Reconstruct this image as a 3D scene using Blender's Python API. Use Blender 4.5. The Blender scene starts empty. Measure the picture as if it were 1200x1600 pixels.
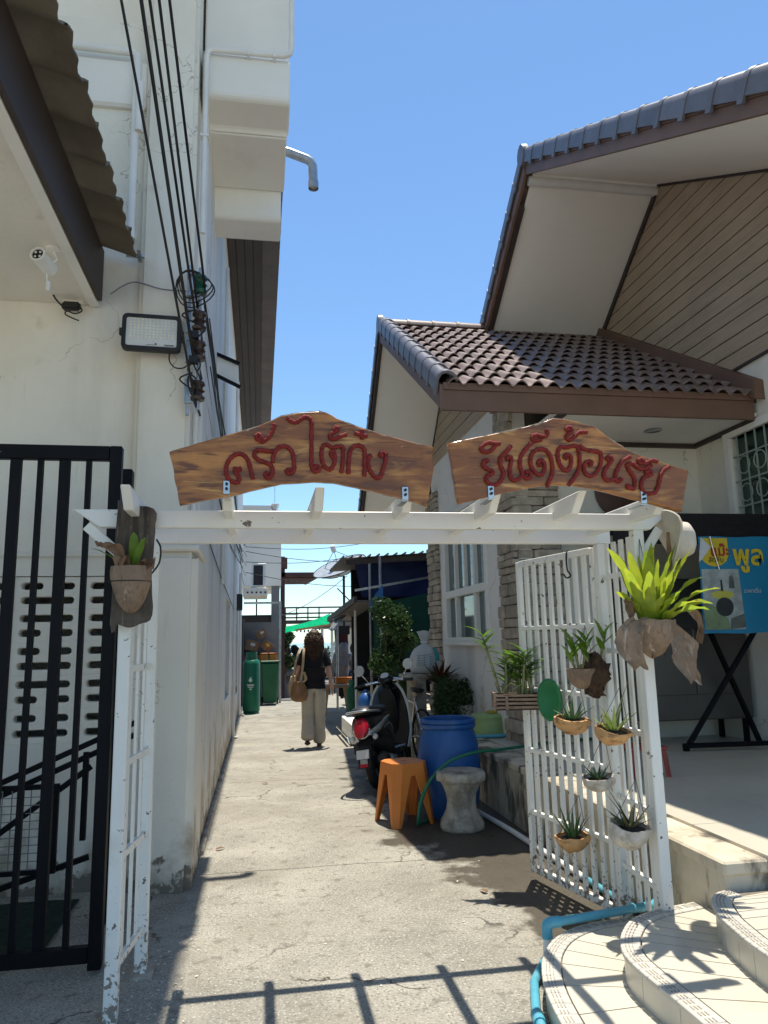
import bpy, bmesh, math, random
from mathutils import Vector as V, Matrix as Mx, noise as mnoise
R = math.radians
rnd = random.Random(7)
scene = bpy.context.scene
col = scene.collection

# ------------------------------------------------------------------ camera
PITCH, YAW, ROLL = R(9.908), R(9.686), R(1.2)
fw = V((math.sin(YAW)*math.cos(PITCH), math.cos(YAW)*math.cos(PITCH), math.sin(PITCH)))
r0 = V((math.cos(YAW), -math.sin(YAW), 0)); u0 = r0.cross(fw)
rt = r0*math.cos(ROLL) - u0*math.sin(ROLL); up = r0*math.sin(ROLL) + u0*math.cos(ROLL)
cam = bpy.data.cameras.new('camera'); camo = bpy.data.objects.new('camera', cam); col.objects.link(camo)
m = Mx((rt, up, -fw)).transposed().to_4x4(); m.translation = (0, 0, 1.5); camo.matrix_world = m
cam.sensor_fit = 'HORIZONTAL'; cam.sensor_width = 36; cam.lens = 34.5; cam.clip_start = .05; cam.clip_end = 4000
scene.camera = camo

# ------------------------------------------------------------------ sky, sun, exposure
SUN = V((.092, .163, 1)).normalized()
ELEV = math.asin(SUN.z); AZ = math.atan2(SUN.x, SUN.y)
w = bpy.data.worlds.new('World'); scene.world = w; w.use_nodes = True
nt = w.node_tree; bg = nt.nodes['Background']; sky = nt.nodes.new('ShaderNodeTexSky')
sky.sky_type = 'NISHITA'; sky.sun_disc = False; sky.sun_elevation = ELEV; sky.sun_rotation = AZ
sky.air_density = 1.0; sky.dust_density = .1; sky.ozone_density = 1.0; sky.altitude = 0
tint = nt.nodes.new('ShaderNodeMix'); tint.data_type = 'RGBA'; tint.blend_type = 'MULTIPLY'; tint.inputs[0].default_value = 1; tint.inputs[7].default_value = (1.12, 1.36, 1.50, 1)   # camera white balance of the sky
nt.links.new(sky.outputs[0], tint.inputs[6]); nt.links.new(tint.outputs[2], bg.inputs[0]); bg.inputs[1].default_value = .10
sl = bpy.data.lights.new('sun', 'SUN'); sl.energy = 4.8; sl.angle = R(.53); sl.color = (1, .93, .80)
so = bpy.data.objects.new('sun', sl); col.objects.link(so); so.rotation_euler = SUN.to_track_quat('Z', 'Y').to_euler()
so.location = (0, 0, 30)
vs = scene.view_settings; vs.view_transform = 'Standard'; vs.look = 'None'; vs.gamma = 1; vs.exposure = .44; vs.use_curve_mapping = False
scene.cycles.max_bounces = 10; scene.cycles.diffuse_bounces = 6; scene.cycles.glossy_bounces = 4
scene.cycles.transparent_max_bounces = 8
scene.cycles.sample_clamp_indirect = 6
scene.cycles.use_denoising = True

# ------------------------------------------------------------------ materials
MATS = {}
def mat(name, c, rough=.6, var=.12, scale=3., bump=.15, bscale=70., metal=0., dirt=None, zdirt=None, chips=None,
        rndv=0., spec=.4, coat=0., grain=None, trans=0., wet_shade=None, speck=None, crack=None):
    if name in MATS: return MATS[name]
    mt = bpy.data.materials.new(name); mt.use_nodes = True; MATS[name] = mt
    t = mt.node_tree; N = t.nodes; L = t.links; b = N['Principled BSDF']
    geo = N.new('ShaderNodeNewGeometry'); pos = geo.outputs['Position']
    def noise(sc, detail=5, vec=None, stretch=None, dist=0.):
        v = vec or pos
        if stretch:
            mp = N.new('ShaderNodeMapping'); mp.inputs['Scale'].default_value = stretch; L.new(v, mp.inputs[0]); v = mp.outputs[0]
        n = N.new('ShaderNodeTexNoise'); n.inputs['Scale'].default_value = sc; n.inputs['Detail'].default_value = detail
        n.inputs['Roughness'].default_value = .6; n.inputs['Distortion'].default_value = dist
        L.new(v, n.inputs['Vector']); return n.outputs['Fac']
    def ramp(x, lo, hi):
        r = N.new('ShaderNodeMapRange'); r.interpolation_type = 'SMOOTHSTEP'
        r.inputs['From Min'].default_value = lo; r.inputs['From Max'].default_value = hi; L.new(x, r.inputs['Value']); return r.outputs['Result']
    def mix(f, a, bb):
        x = N.new('ShaderNodeMix'); x.data_type = 'RGBA'
        for s, v in ((0, f), (6, a), (7, bb)):
            if isinstance(v, (int, float)): x.inputs[s].default_value = v
            elif isinstance(v, tuple): x.inputs[s].default_value = (*v, 1) if len(v) == 3 else v
            else: L.new(v, x.inputs[s])
        return x.outputs[2]
    def mul(a, k):
        x = N.new('ShaderNodeMath'); x.operation = 'MULTIPLY'
        for i, v in enumerate((a, k)):
            if isinstance(v, (int, float)): x.inputs[i].default_value = v
            else: L.new(v, x.inputs[i])
        return x.outputs[0]
    lo = tuple(max(0, k*(1-var)) for k in c); hi = tuple(min(1, k*(1+var)) for k in c)
    out = mix(ramp(noise(scale), .3, .7), lo, hi)
    if grain:                       # (colour, stretch, scale, lo, hi)
        for g in grain: out = mix(ramp(noise(g[2], 8, None, g[1], .6), g[3], g[4]), out, g[0])
    if rndv:
        oi = N.new('ShaderNodeObjectInfo'); h = N.new('ShaderNodeHueSaturation')
        r = N.new('ShaderNodeMapRange'); r.inputs['To Min'].default_value = 1-rndv; r.inputs['To Max'].default_value = 1+rndv
        L.new(oi.outputs['Random'], r.inputs['Value']); L.new(r.outputs[0], h.inputs['Value']); L.new(out, h.inputs['Color']); out = h.outputs[0]
    rg = None
    if speck:                       # (colour, scale, lo, hi)
        for s in speck:
            out = mix(ramp(noise(s[1], 3), s[2], s[3]), out, s[0])
    if dirt:                        # (colour, scale, stretch, lo, hi, amount)
        for d in dirt: out = mix(mul(ramp(noise(d[1], 8, None, d[2]), d[3], d[4]), d[5]), out, d[0])
    if zdirt:                       # splash dirt and peeling near the ground: (colour, z0, z1, scale, lo, hi)
        sx = N.new('ShaderNodeSeparateXYZ'); L.new(pos, sx.inputs[0])
        for d in zdirt:
            zz = N.new('ShaderNodeMapRange'); zz.inputs['From Min'].default_value = d[1]; zz.inputs['From Max'].default_value = d[2]
            zz.inputs['To Min'].default_value = 1; zz.inputs['To Max'].default_value = 0; L.new(sx.outputs[2], zz.inputs['Value'])
            a = N.new('ShaderNodeMath'); a.operation = 'ADD'; L.new(noise(d[3], 8), a.inputs[0]); L.new(mul(zz.outputs[0], .35), a.inputs[1])
            out = mix(ramp(a.outputs[0], d[4], d[5]), out, d[0])
    if chips:                       # (colour, scale, lo)
        out = mix(ramp(noise(chips[1], 4), chips[2], chips[2]+.02), out, chips[0])
    if crack:                       # hairline cracks: (colour, scale, width, mask lo)
        wv = N.new('ShaderNodeTexNoise'); wv.inputs['Scale'].default_value = 5; wv.inputs['Detail'].default_value = 6; L.new(pos, wv.inputs['Vector'])
        ad_ = N.new('ShaderNodeMix'); ad_.data_type = 'RGBA'; ad_.blend_type = 'ADD'; ad_.inputs[0].default_value = .35; L.new(pos, ad_.inputs[6]); L.new(wv.outputs['Color'], ad_.inputs[7])
        vo = N.new('ShaderNodeTexVoronoi'); vo.feature = 'DISTANCE_TO_EDGE'; vo.inputs['Scale'].default_value = crack[1]; L.new(ad_.outputs[2], vo.inputs['Vector'])
        out = mix(mul(ramp(vo.outputs['Distance'], crack[2], 0.), ramp(noise(.8, 3), crack[3], crack[3]+.06)), out, crack[0])
    if wet_shade:                         # wet concrete, widened by painted shade under the porch roof: list of (x, y, rx, ry)
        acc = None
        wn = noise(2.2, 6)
        for (x, y, rx, ry) in wet_shade:
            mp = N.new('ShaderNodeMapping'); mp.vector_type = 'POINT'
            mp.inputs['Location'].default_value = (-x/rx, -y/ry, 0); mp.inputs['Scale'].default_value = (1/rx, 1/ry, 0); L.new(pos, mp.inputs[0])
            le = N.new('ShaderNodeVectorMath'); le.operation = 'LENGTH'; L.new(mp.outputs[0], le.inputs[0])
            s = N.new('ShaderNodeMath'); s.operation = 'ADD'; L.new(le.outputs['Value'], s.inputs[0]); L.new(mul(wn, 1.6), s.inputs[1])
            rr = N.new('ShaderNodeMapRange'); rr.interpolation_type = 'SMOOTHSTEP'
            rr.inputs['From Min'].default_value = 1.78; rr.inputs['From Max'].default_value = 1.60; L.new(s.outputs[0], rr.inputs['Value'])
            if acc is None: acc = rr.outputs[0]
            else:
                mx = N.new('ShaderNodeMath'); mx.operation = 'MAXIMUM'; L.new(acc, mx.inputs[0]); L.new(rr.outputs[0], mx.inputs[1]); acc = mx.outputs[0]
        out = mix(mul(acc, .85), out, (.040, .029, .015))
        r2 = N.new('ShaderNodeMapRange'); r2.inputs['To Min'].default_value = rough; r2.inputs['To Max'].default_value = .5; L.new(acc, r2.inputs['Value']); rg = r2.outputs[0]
    L.new(out, b.inputs['Base Color'])
    b.inputs['Roughness'].default_value = rough
    if rg: L.new(rg, b.inputs['Roughness'])
    b.inputs['Metallic'].default_value = metal; b.inputs['Specular IOR Level'].default_value = spec
    if coat: b.inputs['Coat Weight'].default_value = coat; b.inputs['Coat Roughness'].default_value = .08
    if trans: b.inputs['Transmission Weight'].default_value = trans
    if bump:
        bn = N.new('ShaderNodeBump'); bn.inputs['Strength'].default_value = bump; bn.inputs['Distance'].default_value = .01
        L.new(noise(bscale, 6), bn.inputs['Height']); L.new(bn.outputs[0], b.inputs['Normal'])
    return mt

def leafmat(name, c, c2, tr=.5, rough=.4):
    if name in MATS: return MATS[name]
    mt = bpy.data.materials.new(name); mt.use_nodes = True; MATS[name] = mt
    t = mt.node_tree; N = t.nodes; L = t.links; b = N['Principled BSDF']
    geo = N.new('ShaderNodeNewGeometry'); n = N.new('ShaderNodeTexNoise'); n.inputs['Scale'].default_value = 14; L.new(geo.outputs['Position'], n.inputs['Vector'])
    mx = N.new('ShaderNodeMix'); mx.data_type = 'RGBA'; mx.inputs[6].default_value = (*c, 1); mx.inputs[7].default_value = (*c2, 1)
    mr = N.new('ShaderNodeMapRange'); mr.inputs['From Min'].default_value = .35; mr.inputs['From Max'].default_value = .65
    L.new(n.outputs[0], mr.inputs[0]); L.new(mr.outputs[0], mx.inputs[0]); L.new(mx.outputs[2], b.inputs['Base Color'])
    b.inputs['Roughness'].default_value = rough
    if tr:
        ts = N.new('ShaderNodeBsdfTranslucent'); L.new(mx.outputs[2], ts.inputs[0]); ms = N.new('ShaderNodeMixShader'); ms.inputs[0].default_value = tr
        L.new(b.outputs[0], ms.inputs[1]); L.new(ts.outputs[0], ms.inputs[2]); L.new(ms.outputs[0], N['Material Output'].inputs[0])
    return mt

GRIME = (.16, .14, .11)
m_ground = mat('ground_concrete', (.42, .39, .33), .9, .15, .3, .3, 30)
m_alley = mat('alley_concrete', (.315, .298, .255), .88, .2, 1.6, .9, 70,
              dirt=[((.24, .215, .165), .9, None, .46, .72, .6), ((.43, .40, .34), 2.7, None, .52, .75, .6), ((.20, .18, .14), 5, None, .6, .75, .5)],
              speck=[((.165, .155, .132), 68, .53, .64), ((.54, .52, .46), 82, .56, .65), ((.20, .185, .155), 13, .55, .70)], crack=((.06, .055, .045), .75, .010, .50), wet_shade=[(1.95, 6.1, 1.05, 1.35), (1.85, 8.2, .95, 2.6), (2.0, 4.9, .8, .75), (1.95, 4.2, .6, .7)])  # real wet patches, enlarged to paint the shaded ground by scooter and barrel darker
m_cream = mat('cream_plaster', (.76, .725, .64), .85, .05, 1.2, .5, 10, dirt=[((.50, .45, .36), 1.6, (1, 1, .2), .50, .78, .45), ((.36, .32, .26), 7, (1, 1, .12), .64, .78, .45)],
              zdirt=[((.42, .36, .27), 0, .6, 3, .62, .85), ((.20, .17, .13), 0, .45, 7, .78, .84)], crack=((.40, .36, .29), 1.3, .006, .52))
m_white = mat('white_plaster', (.79, .775, .74), .8, .04, 1.1, .4, 12, dirt=[((.46, .45, .42), 1.5, (1, 1, .2), .48, .75, .6), ((.30, .28, .25), 6, (1, 1, .10), .62, .76, .55)],
              zdirt=[((.50, .42, .30), 0, 1.1, 2.2, .62, .85), ((.22, .19, .15), 0, .6, 6, .8, .86)], crack=((.42, .40, .36), .9, .006, .5))
m_whiteup = mat('white_plaster_clean', (.80, .78, .73), .8, .04, 1.1, .2, 25, dirt=[((.55, .50, .42), 1.3, (1, 1, .3), .55, .8, .4)])
m_soffit = mat('soffit_white', (.87, .845, .79), .75, .03, .8, .05, 30)
m_etile = mat('eave_tile_paint', (.12, .10, .092), .6, .12, 3, .1, 40, rndv=.1)
m_brown = mat('brown_timber', (.17, .098, .067), .55, .12, 2, .1, 40, rndv=.05)
m_dbrown = mat('dark_brown_paint', (.05, .036, .030), .6, .1, 2, .1, 40)
m_plank = mat('taupe_plank', (.43, .33, .225), .6, .08, 1.5, .12, 60, rndv=.06, grain=[((.32, .26, .195), (1, .4, 8), 6, .45, .75)])
m_tile = mat('roof_tile', (.205, .148, .128), .5, .16, 5, .2, 60, rndv=.13, dirt=[((.42, .37, .34), 9, None, .52, .72, .55), ((.10, .075, .07), 3, None, .6, .8, .5)])
m_cap = mat('roof_cap_tile', (.135, .13, .145), .38, .15, 5, .12, 60, rndv=.1)
m_corr = mat('weathered_fibre_cement', (.16, .135, .10), .9, .2, 3, .4, 35, dirt=[((.09, .075, .06), 2, None, .5, .7, .6), ((.4, .37, .3), 14, None, .7, .74, .8)])
m_wpaint = mat('white_metal_paint', (.80, .79, .745), .45, .03, 3, .06, 30, chips=((.17, .14, .12), 17, .69), dirt=[((.55, .50, .40), 3, None, .6, .8, .5)])
m_wpaint2 = mat('worn_white_metal_paint', (.78, .77, .72), .5, .03, 3, .08, 30, chips=((.16, .13, .11), 24, .655), dirt=[((.5, .45, .36), 3, None, .55, .8, .6)],
                zdirt=[((.25, .21, .17), 0, .8, 32, .82, .86)])
m_black = mat('black_metal_paint', (.004, .004, .006), .5, .2, 6, .05, 40, spec=.15, chips=((.3, .28, .26), 34, .74))
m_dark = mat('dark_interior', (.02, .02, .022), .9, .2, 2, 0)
m_pvc = mat('white_pvc', (.74, .73, .70), .4, .05, 4, .03)
m_bpvc = mat('blue_pvc', (.10, .38, .50), .35, .1, 5, .03, dirt=[((.3, .42, .42), 9, None, .55, .75, .5)])
m_galv = mat('galvanised_steel', (.42, .44, .45), .35, .2, 14, .05, 30, metal=.85)
m_steel = mat('steel', (.55, .55, .55), .25, .1, 6, .02, 30, metal=.95)
m_chrome = mat('chrome', (.75, .75, .76), .1, .03, 6, 0, metal=1.)
m_cable = mat('black_cable', (.012, .012, .013), .5, .1, 6, 0)
m_rope = mat('red_rope', (.25, .022, .018), .7, .3, 60, .8, 220)
m_wood = mat('sign_wood', (.47, .195, .042), .36, .25, 3, .15, 50, coat=.25,
             grain=[((.25, .085, .018), (.6, 1, 3), 2.0, .42, .56), ((.15, .048, .011), (1.1, 1, 8), 4, .48, .64), ((.66, .36, .10), (.8, 1, 6), 3.0, .57, .72), ((.10, .035, .012), (1.5, 1, 24), 9, .60, .72), ((.80, .56, .26), (1.6, 1, 14), 6, .66, .76)])
m_bark = mat('sign_bark', (.42, .34, .25), .9, .3, 9, .6, 60)
m_greywood = mat('weathered_log', (.095, .078, .062), .9, .25, 6, .7, 45, grain=[((.05, .04, .032), (5, 5, .6), 7, .48, .66), ((.26, .22, .17), (6, 6, .7), 9, .6, .74)])
m_husk = mat('coconut_husk', (.25, .175, .12), .9, .2, 10, .6, 60, grain=[((.17, .11, .07), (9, 9, 2), 8, .5, .68), ((.46, .38, .30), (7, 7, 2), 5, .58, .74)])
m_dhusk = mat('dark_husk', (.07, .042, .026), .95, .4, 22, 1., 70)
m_shell = mat('orange_coconut_shell', (.55, .31, .13), .6, .2, 9, .3, 60, dirt=[((.22, .11, .05), 14, (1, 1, 2.5), .50, .64, .85)])
m_palepot = mat('pale_pot', (.55, .50, .43), .9, .2, 16, .8, 60, dirt=[((.25, .21, .16), 14, None, .5, .7, .7)])
m_soil = mat('soil', (.03, .022, .016), .95, .3, 20, .6, 60)
m_glass = mat('window_glass', (.05, .09, .085), .06, .2, 1, 0, spec=.9)
m_gglass = mat('green_glass', (.012, .045, .036), .08, .2, 1, 0, spec=.7)
m_stone = mat('ledge_stone', (.37, .32, .255), .9, .22, 9, .6, 45, rndv=.22)
m_mortar = mat('mortar', (.14, .125, .105), .95, .1, 9, .3)
m_ftile = mat('floor_tile', (.58, .54, .45), .32, .05, 1.6, .02, 30, rndv=.02, dirt=[((.52, .46, .36), 3, None, .58, .75, .4)])
m_nose = mat('nosing_tile', (.54, .51, .45), .5, .06, 6, .05, 30, rndv=.05)
m_grout = mat('tile_grout', (.20, .17, .13), .9, .2, 9, .2)
m_cwall = mat('stained_cream_concrete', (.60, .53, .41), .9, .1, 2, .35, 30, dirt=[((.32, .27, .20), 3.2, (1, 1, .5), .46, .66, .8), ((.06, .052, .042), 4.0, (1, 1, .45), .50, .62, .85), ((.16, .10, .05), 9, (1, 1, .25), .62, .72, .7)])
m_rawconc = mat('raw_concrete', (.40, .365, .305), .95, .22, 9, 1., 45, dirt=[((.18, .155, .12), 6, None, .48, .66, .75), ((.5, .47, .42), 30, None, .58, .68, .6)])
m_bplastic = mat('blue_plastic', (.012, .085, .29), .42, .1, 5, .04, 30, dirt=[((.09, .15, .27), 4, (1, 1, .4), .5, .75, .6), ((.2, .24, .28), 30, (1, 1, .3), .68, .74, .5)])
m_orange = mat('orange_plastic', (.62, .195, .032), .42, .07, 4, .03, 30)
m_gplastic = mat('pale_green_plastic', (.28, .40, .16), .5, .1, 5, .04, 30)
m_hose = mat('green_hose', (.01, .14, .075), .35, .1, 6, .02)
m_gcyl = mat('green_cylinder_paint', (.008, .135, .075), .35, .1, 5, .03)
m_cloth_k = mat('black_cloth', (.012, .011, .013), .9, .2, 20, .3, 60)
m_trouser = mat('beige_trouser_cloth', (.47, .42, .345), .9, .08, 8, .4, 30)
m_skin = mat('skin', (.50, .29, .20), .5, .08, 8, .05, 60)
m_hair = mat('brown_hair', (.065, .032, .018), .5, .5, 30, .5, 80)
m_bag = mat('tan_bag', (.42, .30, .19), .8, .1, 12, .3, 50)
m_bag2 = mat('brown_bag_leather', (.23, .12, .055), .6, .2, 9, .2, 50)
m_grey = mat('grey_cloth', (.21, .20, .20), .9, .1, 9, .4, 30)
m_tyre = mat('tyre', (.014, .014, .015), .8, .2, 20, .5, 90)
m_blkgloss = mat('black_gloss_paint', (.006, .006, .007), .3, .1, 4, 0, spec=.3, coat=.25)
m_seat = mat('black_vinyl', (.013, .013, .014), .45, .1, 9, .15, 90)
m_blkplast = mat('black_plastic', (.02, .02, .022), .5, .15, 9, .1, 60)
m_redlens = mat('red_lens', (.40, .006, .02), .12, .1, 9, 0, coat=.6)
m_silver = mat('silver_trim', (.5, .5, .5), .25, .05, 9, 0, metal=.7)
m_btarp = mat('blue_tarp', (.008, .022, .11), .55, .25, 3, .3, 9)
m_btarp2 = mat('bright_blue_tarp', (.03, .13, .36), .55, .15, 4, .3, 20)
m_gtarp = mat('dark_green_tarp', (.006, .07, .055), .6, .2, 3, .3, 9)
m_net = leafmat('green_shade_net', (.005, .40, .17), (.01, .5, .24), .65, .7)
m_alum = mat('aluminium_mesh', (.50, .50, .50), .4, .1, 9, .05, metal=.6)
m_rustroof = mat('old_metal_roof', (.16, .14, .125), .6, .2, 6, .1, 30, metal=.3)
m_card = mat('cardboard', (.22, .145, .085), .85, .08, 4, .1, 40)
m_greypaint = mat('grey_paint', (.20, .20, .205), .6, .08, 3, .05)
m_redbrown = mat('red_brown_paint', (.085, .038, .030), .5, .15, 4, .1)
m_sack = mat('woven_sack', (.50, .51, .51), .6, .06, 6, .4, 90)
m_inkblue = mat('blue_print', (.10, .22, .30), .7, .1, 9, 0)
m_teal = mat('teal_print', (.05, .33, .36), .6, .1, 9, 0)
m_stainless = mat('stainless_sheet', (.15, .14, .13), .38, .12, 1.5, .02, 30, metal=.75)
m_hatm = mat('beige_hat_fabric', (.55, .50, .42), .9, .08, 12, .4, 70)
m_lens = mat('lamp_lens', (.62, .62, .60), .3, .05, 9, .1)
m_led = mat('led_dot', (.8, .78, .62), .3, .1, 9, 0)
m_trunk = mat('trunk', (.10, .075, .05), .9, .3, 9, .6)
l_fern = leafmat('fern_leaf', (.46, .52, .045), (.30, .42, .035), .55, .38)
l_fern2 = leafmat('left_fern_leaf', (.20, .33, .04), (.13, .25, .03), .5, .38)
l_orch = leafmat('orchid_leaf', (.16, .30, .03), (.09, .19, .025), .45, .35)
l_aloe = leafmat('aloe_leaf', (.045, .10, .04), (.07, .14, .05), .15, .4)
l_aloe2 = leafmat('pale_aloe_leaf', (.17, .25, .06), (.26, .32, .09), .25, .4)
l_dry = leafmat('dry_frond', (.30, .19, .11), (.19, .105, .06), .25, .8)
l_bush = leafmat('bush_leaf', (.030, .072, .022), (.055, .11, .03), .3, .4)
l_red = leafmat('bromeliad_leaf', (.10, .030, .016), (.055, .035, .014), .3, .35)
l_cane = leafmat('orchid_cane', (.20, .25, .08), (.30, .27, .14), .1, .5)

# ------------------------------------------------------------------ mesh helpers
class MB:
    def __init__(s): s.v = []; s.f = []
    def add(s, vs, fs):
        o = len(s.v); s.v += [tuple(p) for p in vs]; s.f += [tuple(i+o for i in f) for f in fs]; return s
    def box(s, c, d, M=None):
        vs = [V(((i & 1)-.5, ((i >> 1) & 1)-.5, (i >> 2)-.5)) for i in range(8)]
        vs = [V((p.x*d[0], p.y*d[1], p.z*d[2])) for p in vs]
        if M is not None: vs = [M @ p for p in vs]
        return s.add([p+V(c) for p in vs], [(0, 2, 3, 1), (4, 5, 7, 6), (0, 1, 5, 4), (2, 6, 7, 3), (0, 4, 6, 2), (1, 3, 7, 5)])
    def bx(s, x0, x1, y0, y1, z0, z1): return s.box(((x0+x1)/2, (y0+y1)/2, (z0+z1)/2), (abs(x1-x0), abs(y1-y0), abs(z1-z0)))
    def beam(s, a, b, wd, ht, upv=(0, 0, 1)):
        a, b = V(a), V(b); d = (b-a); l = d.length; d.normalize(); u = V(upv); x = d.cross(u)
        if x.length < 1e-4: x = d.cross(V((1, 0, 0)))
        x.normalize(); u = x.cross(d)
        M = Mx((x, d, u)).transposed(); return s.box((a+b)/2, (wd, l, ht), M)
    def tube(s, pts, r, n=8, cap=True, closed=False):
        P = [V(p) for p in pts]; k = len(P); rr = r if isinstance(r, (list, tuple)) else [r]*k
        rings = []; prev = None
        for i, p in enumerate(P):
            if closed: t = P[(i+1) % k]-P[i-1]
            else: t = (P[min(i+1, k-1)]-P[max(i-1, 0)])
            if t.length < 1e-9: t = V((0, 0, 1))
            t.normalize()
            if prev is None:
                x = t.cross(V((0, 0, 1)));
                if x.length < .05: x = t.cross(V((0, 1, 0)))
            else: x = prev - t*prev.dot(t)
            x.normalize(); prev = x; y = t.cross(x)
            rings.append([p + (x*math.cos(2*math.pi*j/n)+y*math.sin(2*math.pi*j/n))*rr[i] for j in range(n)])
        return s.loft(rings, cap and not closed, closed)
    def loft(s, rings, cap=True, closed=False):
        n = len(rings[0]); vs = [p for r in rings for p in r]; fs = []
        k = len(rings)
        for i in range(k if closed else k-1):
            a, b = i*n, ((i+1) % k)*n
            for j in range(n): fs.append((a+j, a+(j+1) % n, b+(j+1) % n, b+j))
        if cap: fs.append(tuple(range(n-1, -1, -1))); fs.append(tuple(range((k-1)*n, k*n)))
        return s.add(vs, fs)
    def grid(s, rows):
        n = len(rows[0]); vs = [p for r in rows for p in r]; fs = []
        for i in range(len(rows)-1):
            for j in range(n-1): fs.append((i*n+j, i*n+j+1, (i+1)*n+j+1, (i+1)*n+j))
        return s.add(vs, fs)
    def lathe(s, prof, n=24, c=(0, 0, 0), wob=None):
        rings = []
        for (r, z) in prof:
            rings.append([(c[0]+r*math.cos(2*math.pi*j/n)*(wob(j/n, z) if wob else 1), c[1]+r*math.sin(2*math.pi*j/n)*(wob(j/n, z) if wob else 1), c[2]+z) for j in range(n)])
        return s.loft(rings)
    def prism(s, poly, ax, a, b):
        def P(u, v, w): return {0: (w, u, v), 1: (u, w, v), 2: (u, v, w)}[ax]
        n = len(poly); vs = [P(u, v, a) for u, v in poly]+[P(u, v, b) for u, v in poly]
        fs = [tuple(range(n)), tuple(range(2*n-1, n-1, -1))]+[(i, i+n, (i+1) % n+n, (i+1) % n) for i in range(n)]
        return s.add(vs, fs)
    def mesh(s, name='m', bevel=0., smooth=None, seg=1, fix=True, sub=0):
        me = bpy.data.meshes.new(name); me.from_pydata(s.v, [], s.f); me.validate()
        bm = bmesh.new(); bm.from_mesh(me)
        if fix: bmesh.ops.recalc_face_normals(bm, faces=bm.faces)
        if bevel:
            es = [e for e in bm.edges if len(e.link_faces) == 2 and e.calc_face_angle(0) > R(28)]
            bmesh.ops.bevel(bm, geom=es, offset=bevel, segments=seg, affect='EDGES', clamp_overlap=True)
        if sub:
            bmesh.ops.subdivide_edges(bm, edges=bm.edges, cuts=sub, use_grid_fill=True)
        bm.to_mesh(me); bm.free()
        if smooth is not None:
            me.shade_smooth(); me.set_sharp_from_angle(angle=R(smooth))
        return me

def ellring(c, a, b, n=16, ux=V((1, 0, 0)), uy=V((0, 0, 1)), p=2.):
    out = []
    for j in range(n):
        t = 2*math.pi*j/n; cs, sn = math.cos(t), math.sin(t)
        x = math.copysign(abs(cs)**(2/p), cs)*a; y = math.copysign(abs(sn)**(2/p), sn)*b
        out.append(V(c)+ux*x+uy*y)
    return out

def smoothpath(pts, k=6, closed=False):
    P = [V(p) for p in pts]; n = len(P); out = []
    rng = range(n) if closed else range(n-1)
    for i in rng:
        if closed: p0, p1, p2, p3 = P[i-1], P[i], P[(i+1) % n], P[(i+2) % n]
        else: p0, p1, p2, p3 = P[max(i-1, 0)], P[i], P[i+1], P[min(i+2, n-1)]
        for j in range(k):
            t = j/k; t2 = t*t; t3 = t2*t
            out.append(.5*((2*p1)+(p2-p0)*t+(2*p0-5*p1+4*p2-p3)*t2+(3*p1-p0-3*p2+p3)*t3))
    if not closed: out.append(P[-1])
    return out

WM = {}
def wmx(o): return WM.get(o.name, Mx.Identity(4)) if o else Mx.Identity(4)
def thing(name, label, cat, loc=(0, 0, 0), rz=0., group=None, kind=None, scale=1.):
    o = bpy.data.objects.new(name, None); col.objects.link(o); o.empty_display_size = .1
    o.location = loc; o.rotation_euler = (0, 0, rz); o.scale = (scale,)*3
    if label: o['label'] = label
    if cat: o['category'] = cat
    if group: o['group'] = group
    if kind: o['kind'] = kind
    WM[o.name] = Mx.LocRotScale(V(loc), Mx.Rotation(rz, 3, 'Z'), V((scale,)*3)); return o
def tag(o, label=None, cat=None, group=None, kind=None):
    for k, v in (('label', label), ('category', cat), ('group', group), ('kind', kind)):
        if v: o[k] = v
    return o
def part(name, me, mt, parent=None, local=False, M=None, label=None):
    """me in world coordinates (local=False) or in the thing's own coordinates (local=True)."""
    if isinstance(me, MB): me = me.mesh(name)
    if len(me.materials) == 0 and mt is not None: me.materials.append(mt)
    o = bpy.data.objects.new(name, me); col.objects.link(o)
    if M is not None: o.matrix_basis = M
    W = M if M is not None else Mx.Identity(4)
    if parent is not None:
        o.parent = parent
        if local: W = wmx(parent) @ W
        else: o.matrix_parent_inverse = wmx(parent).inverted()
    WM[o.name] = W.copy()
    if label: o['label'] = label
    return o
def copy_tree(o, parent=None):
    c = o.copy(); col.objects.link(c); c.parent = parent
    for ch in [x for x in bpy.data.objects if x.parent == o]: copy_tree(ch, c)
    return c
UNIT = {}
def piece(name, c, d, mt, parent, rot=None, bevel=.08, jit=0.):
    """an alike piece: a shared bevelled unit box, scaled."""
    key = (mt.name, bevel)
    if key not in UNIT:
        me = MB().box((0, 0, 0), (1, 1, 1)).mesh('block', bevel=bevel); me.materials.append(mt); UNIT[key] = me
    Mr = rot.to_4x4() if rot is not None else Mx.Identity(4)
    M = Mx.Translation(V(c)) @ Mr @ Mx.Diagonal((*d, 1))
    return part(name, UNIT[key], None, parent, M=M)

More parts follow.
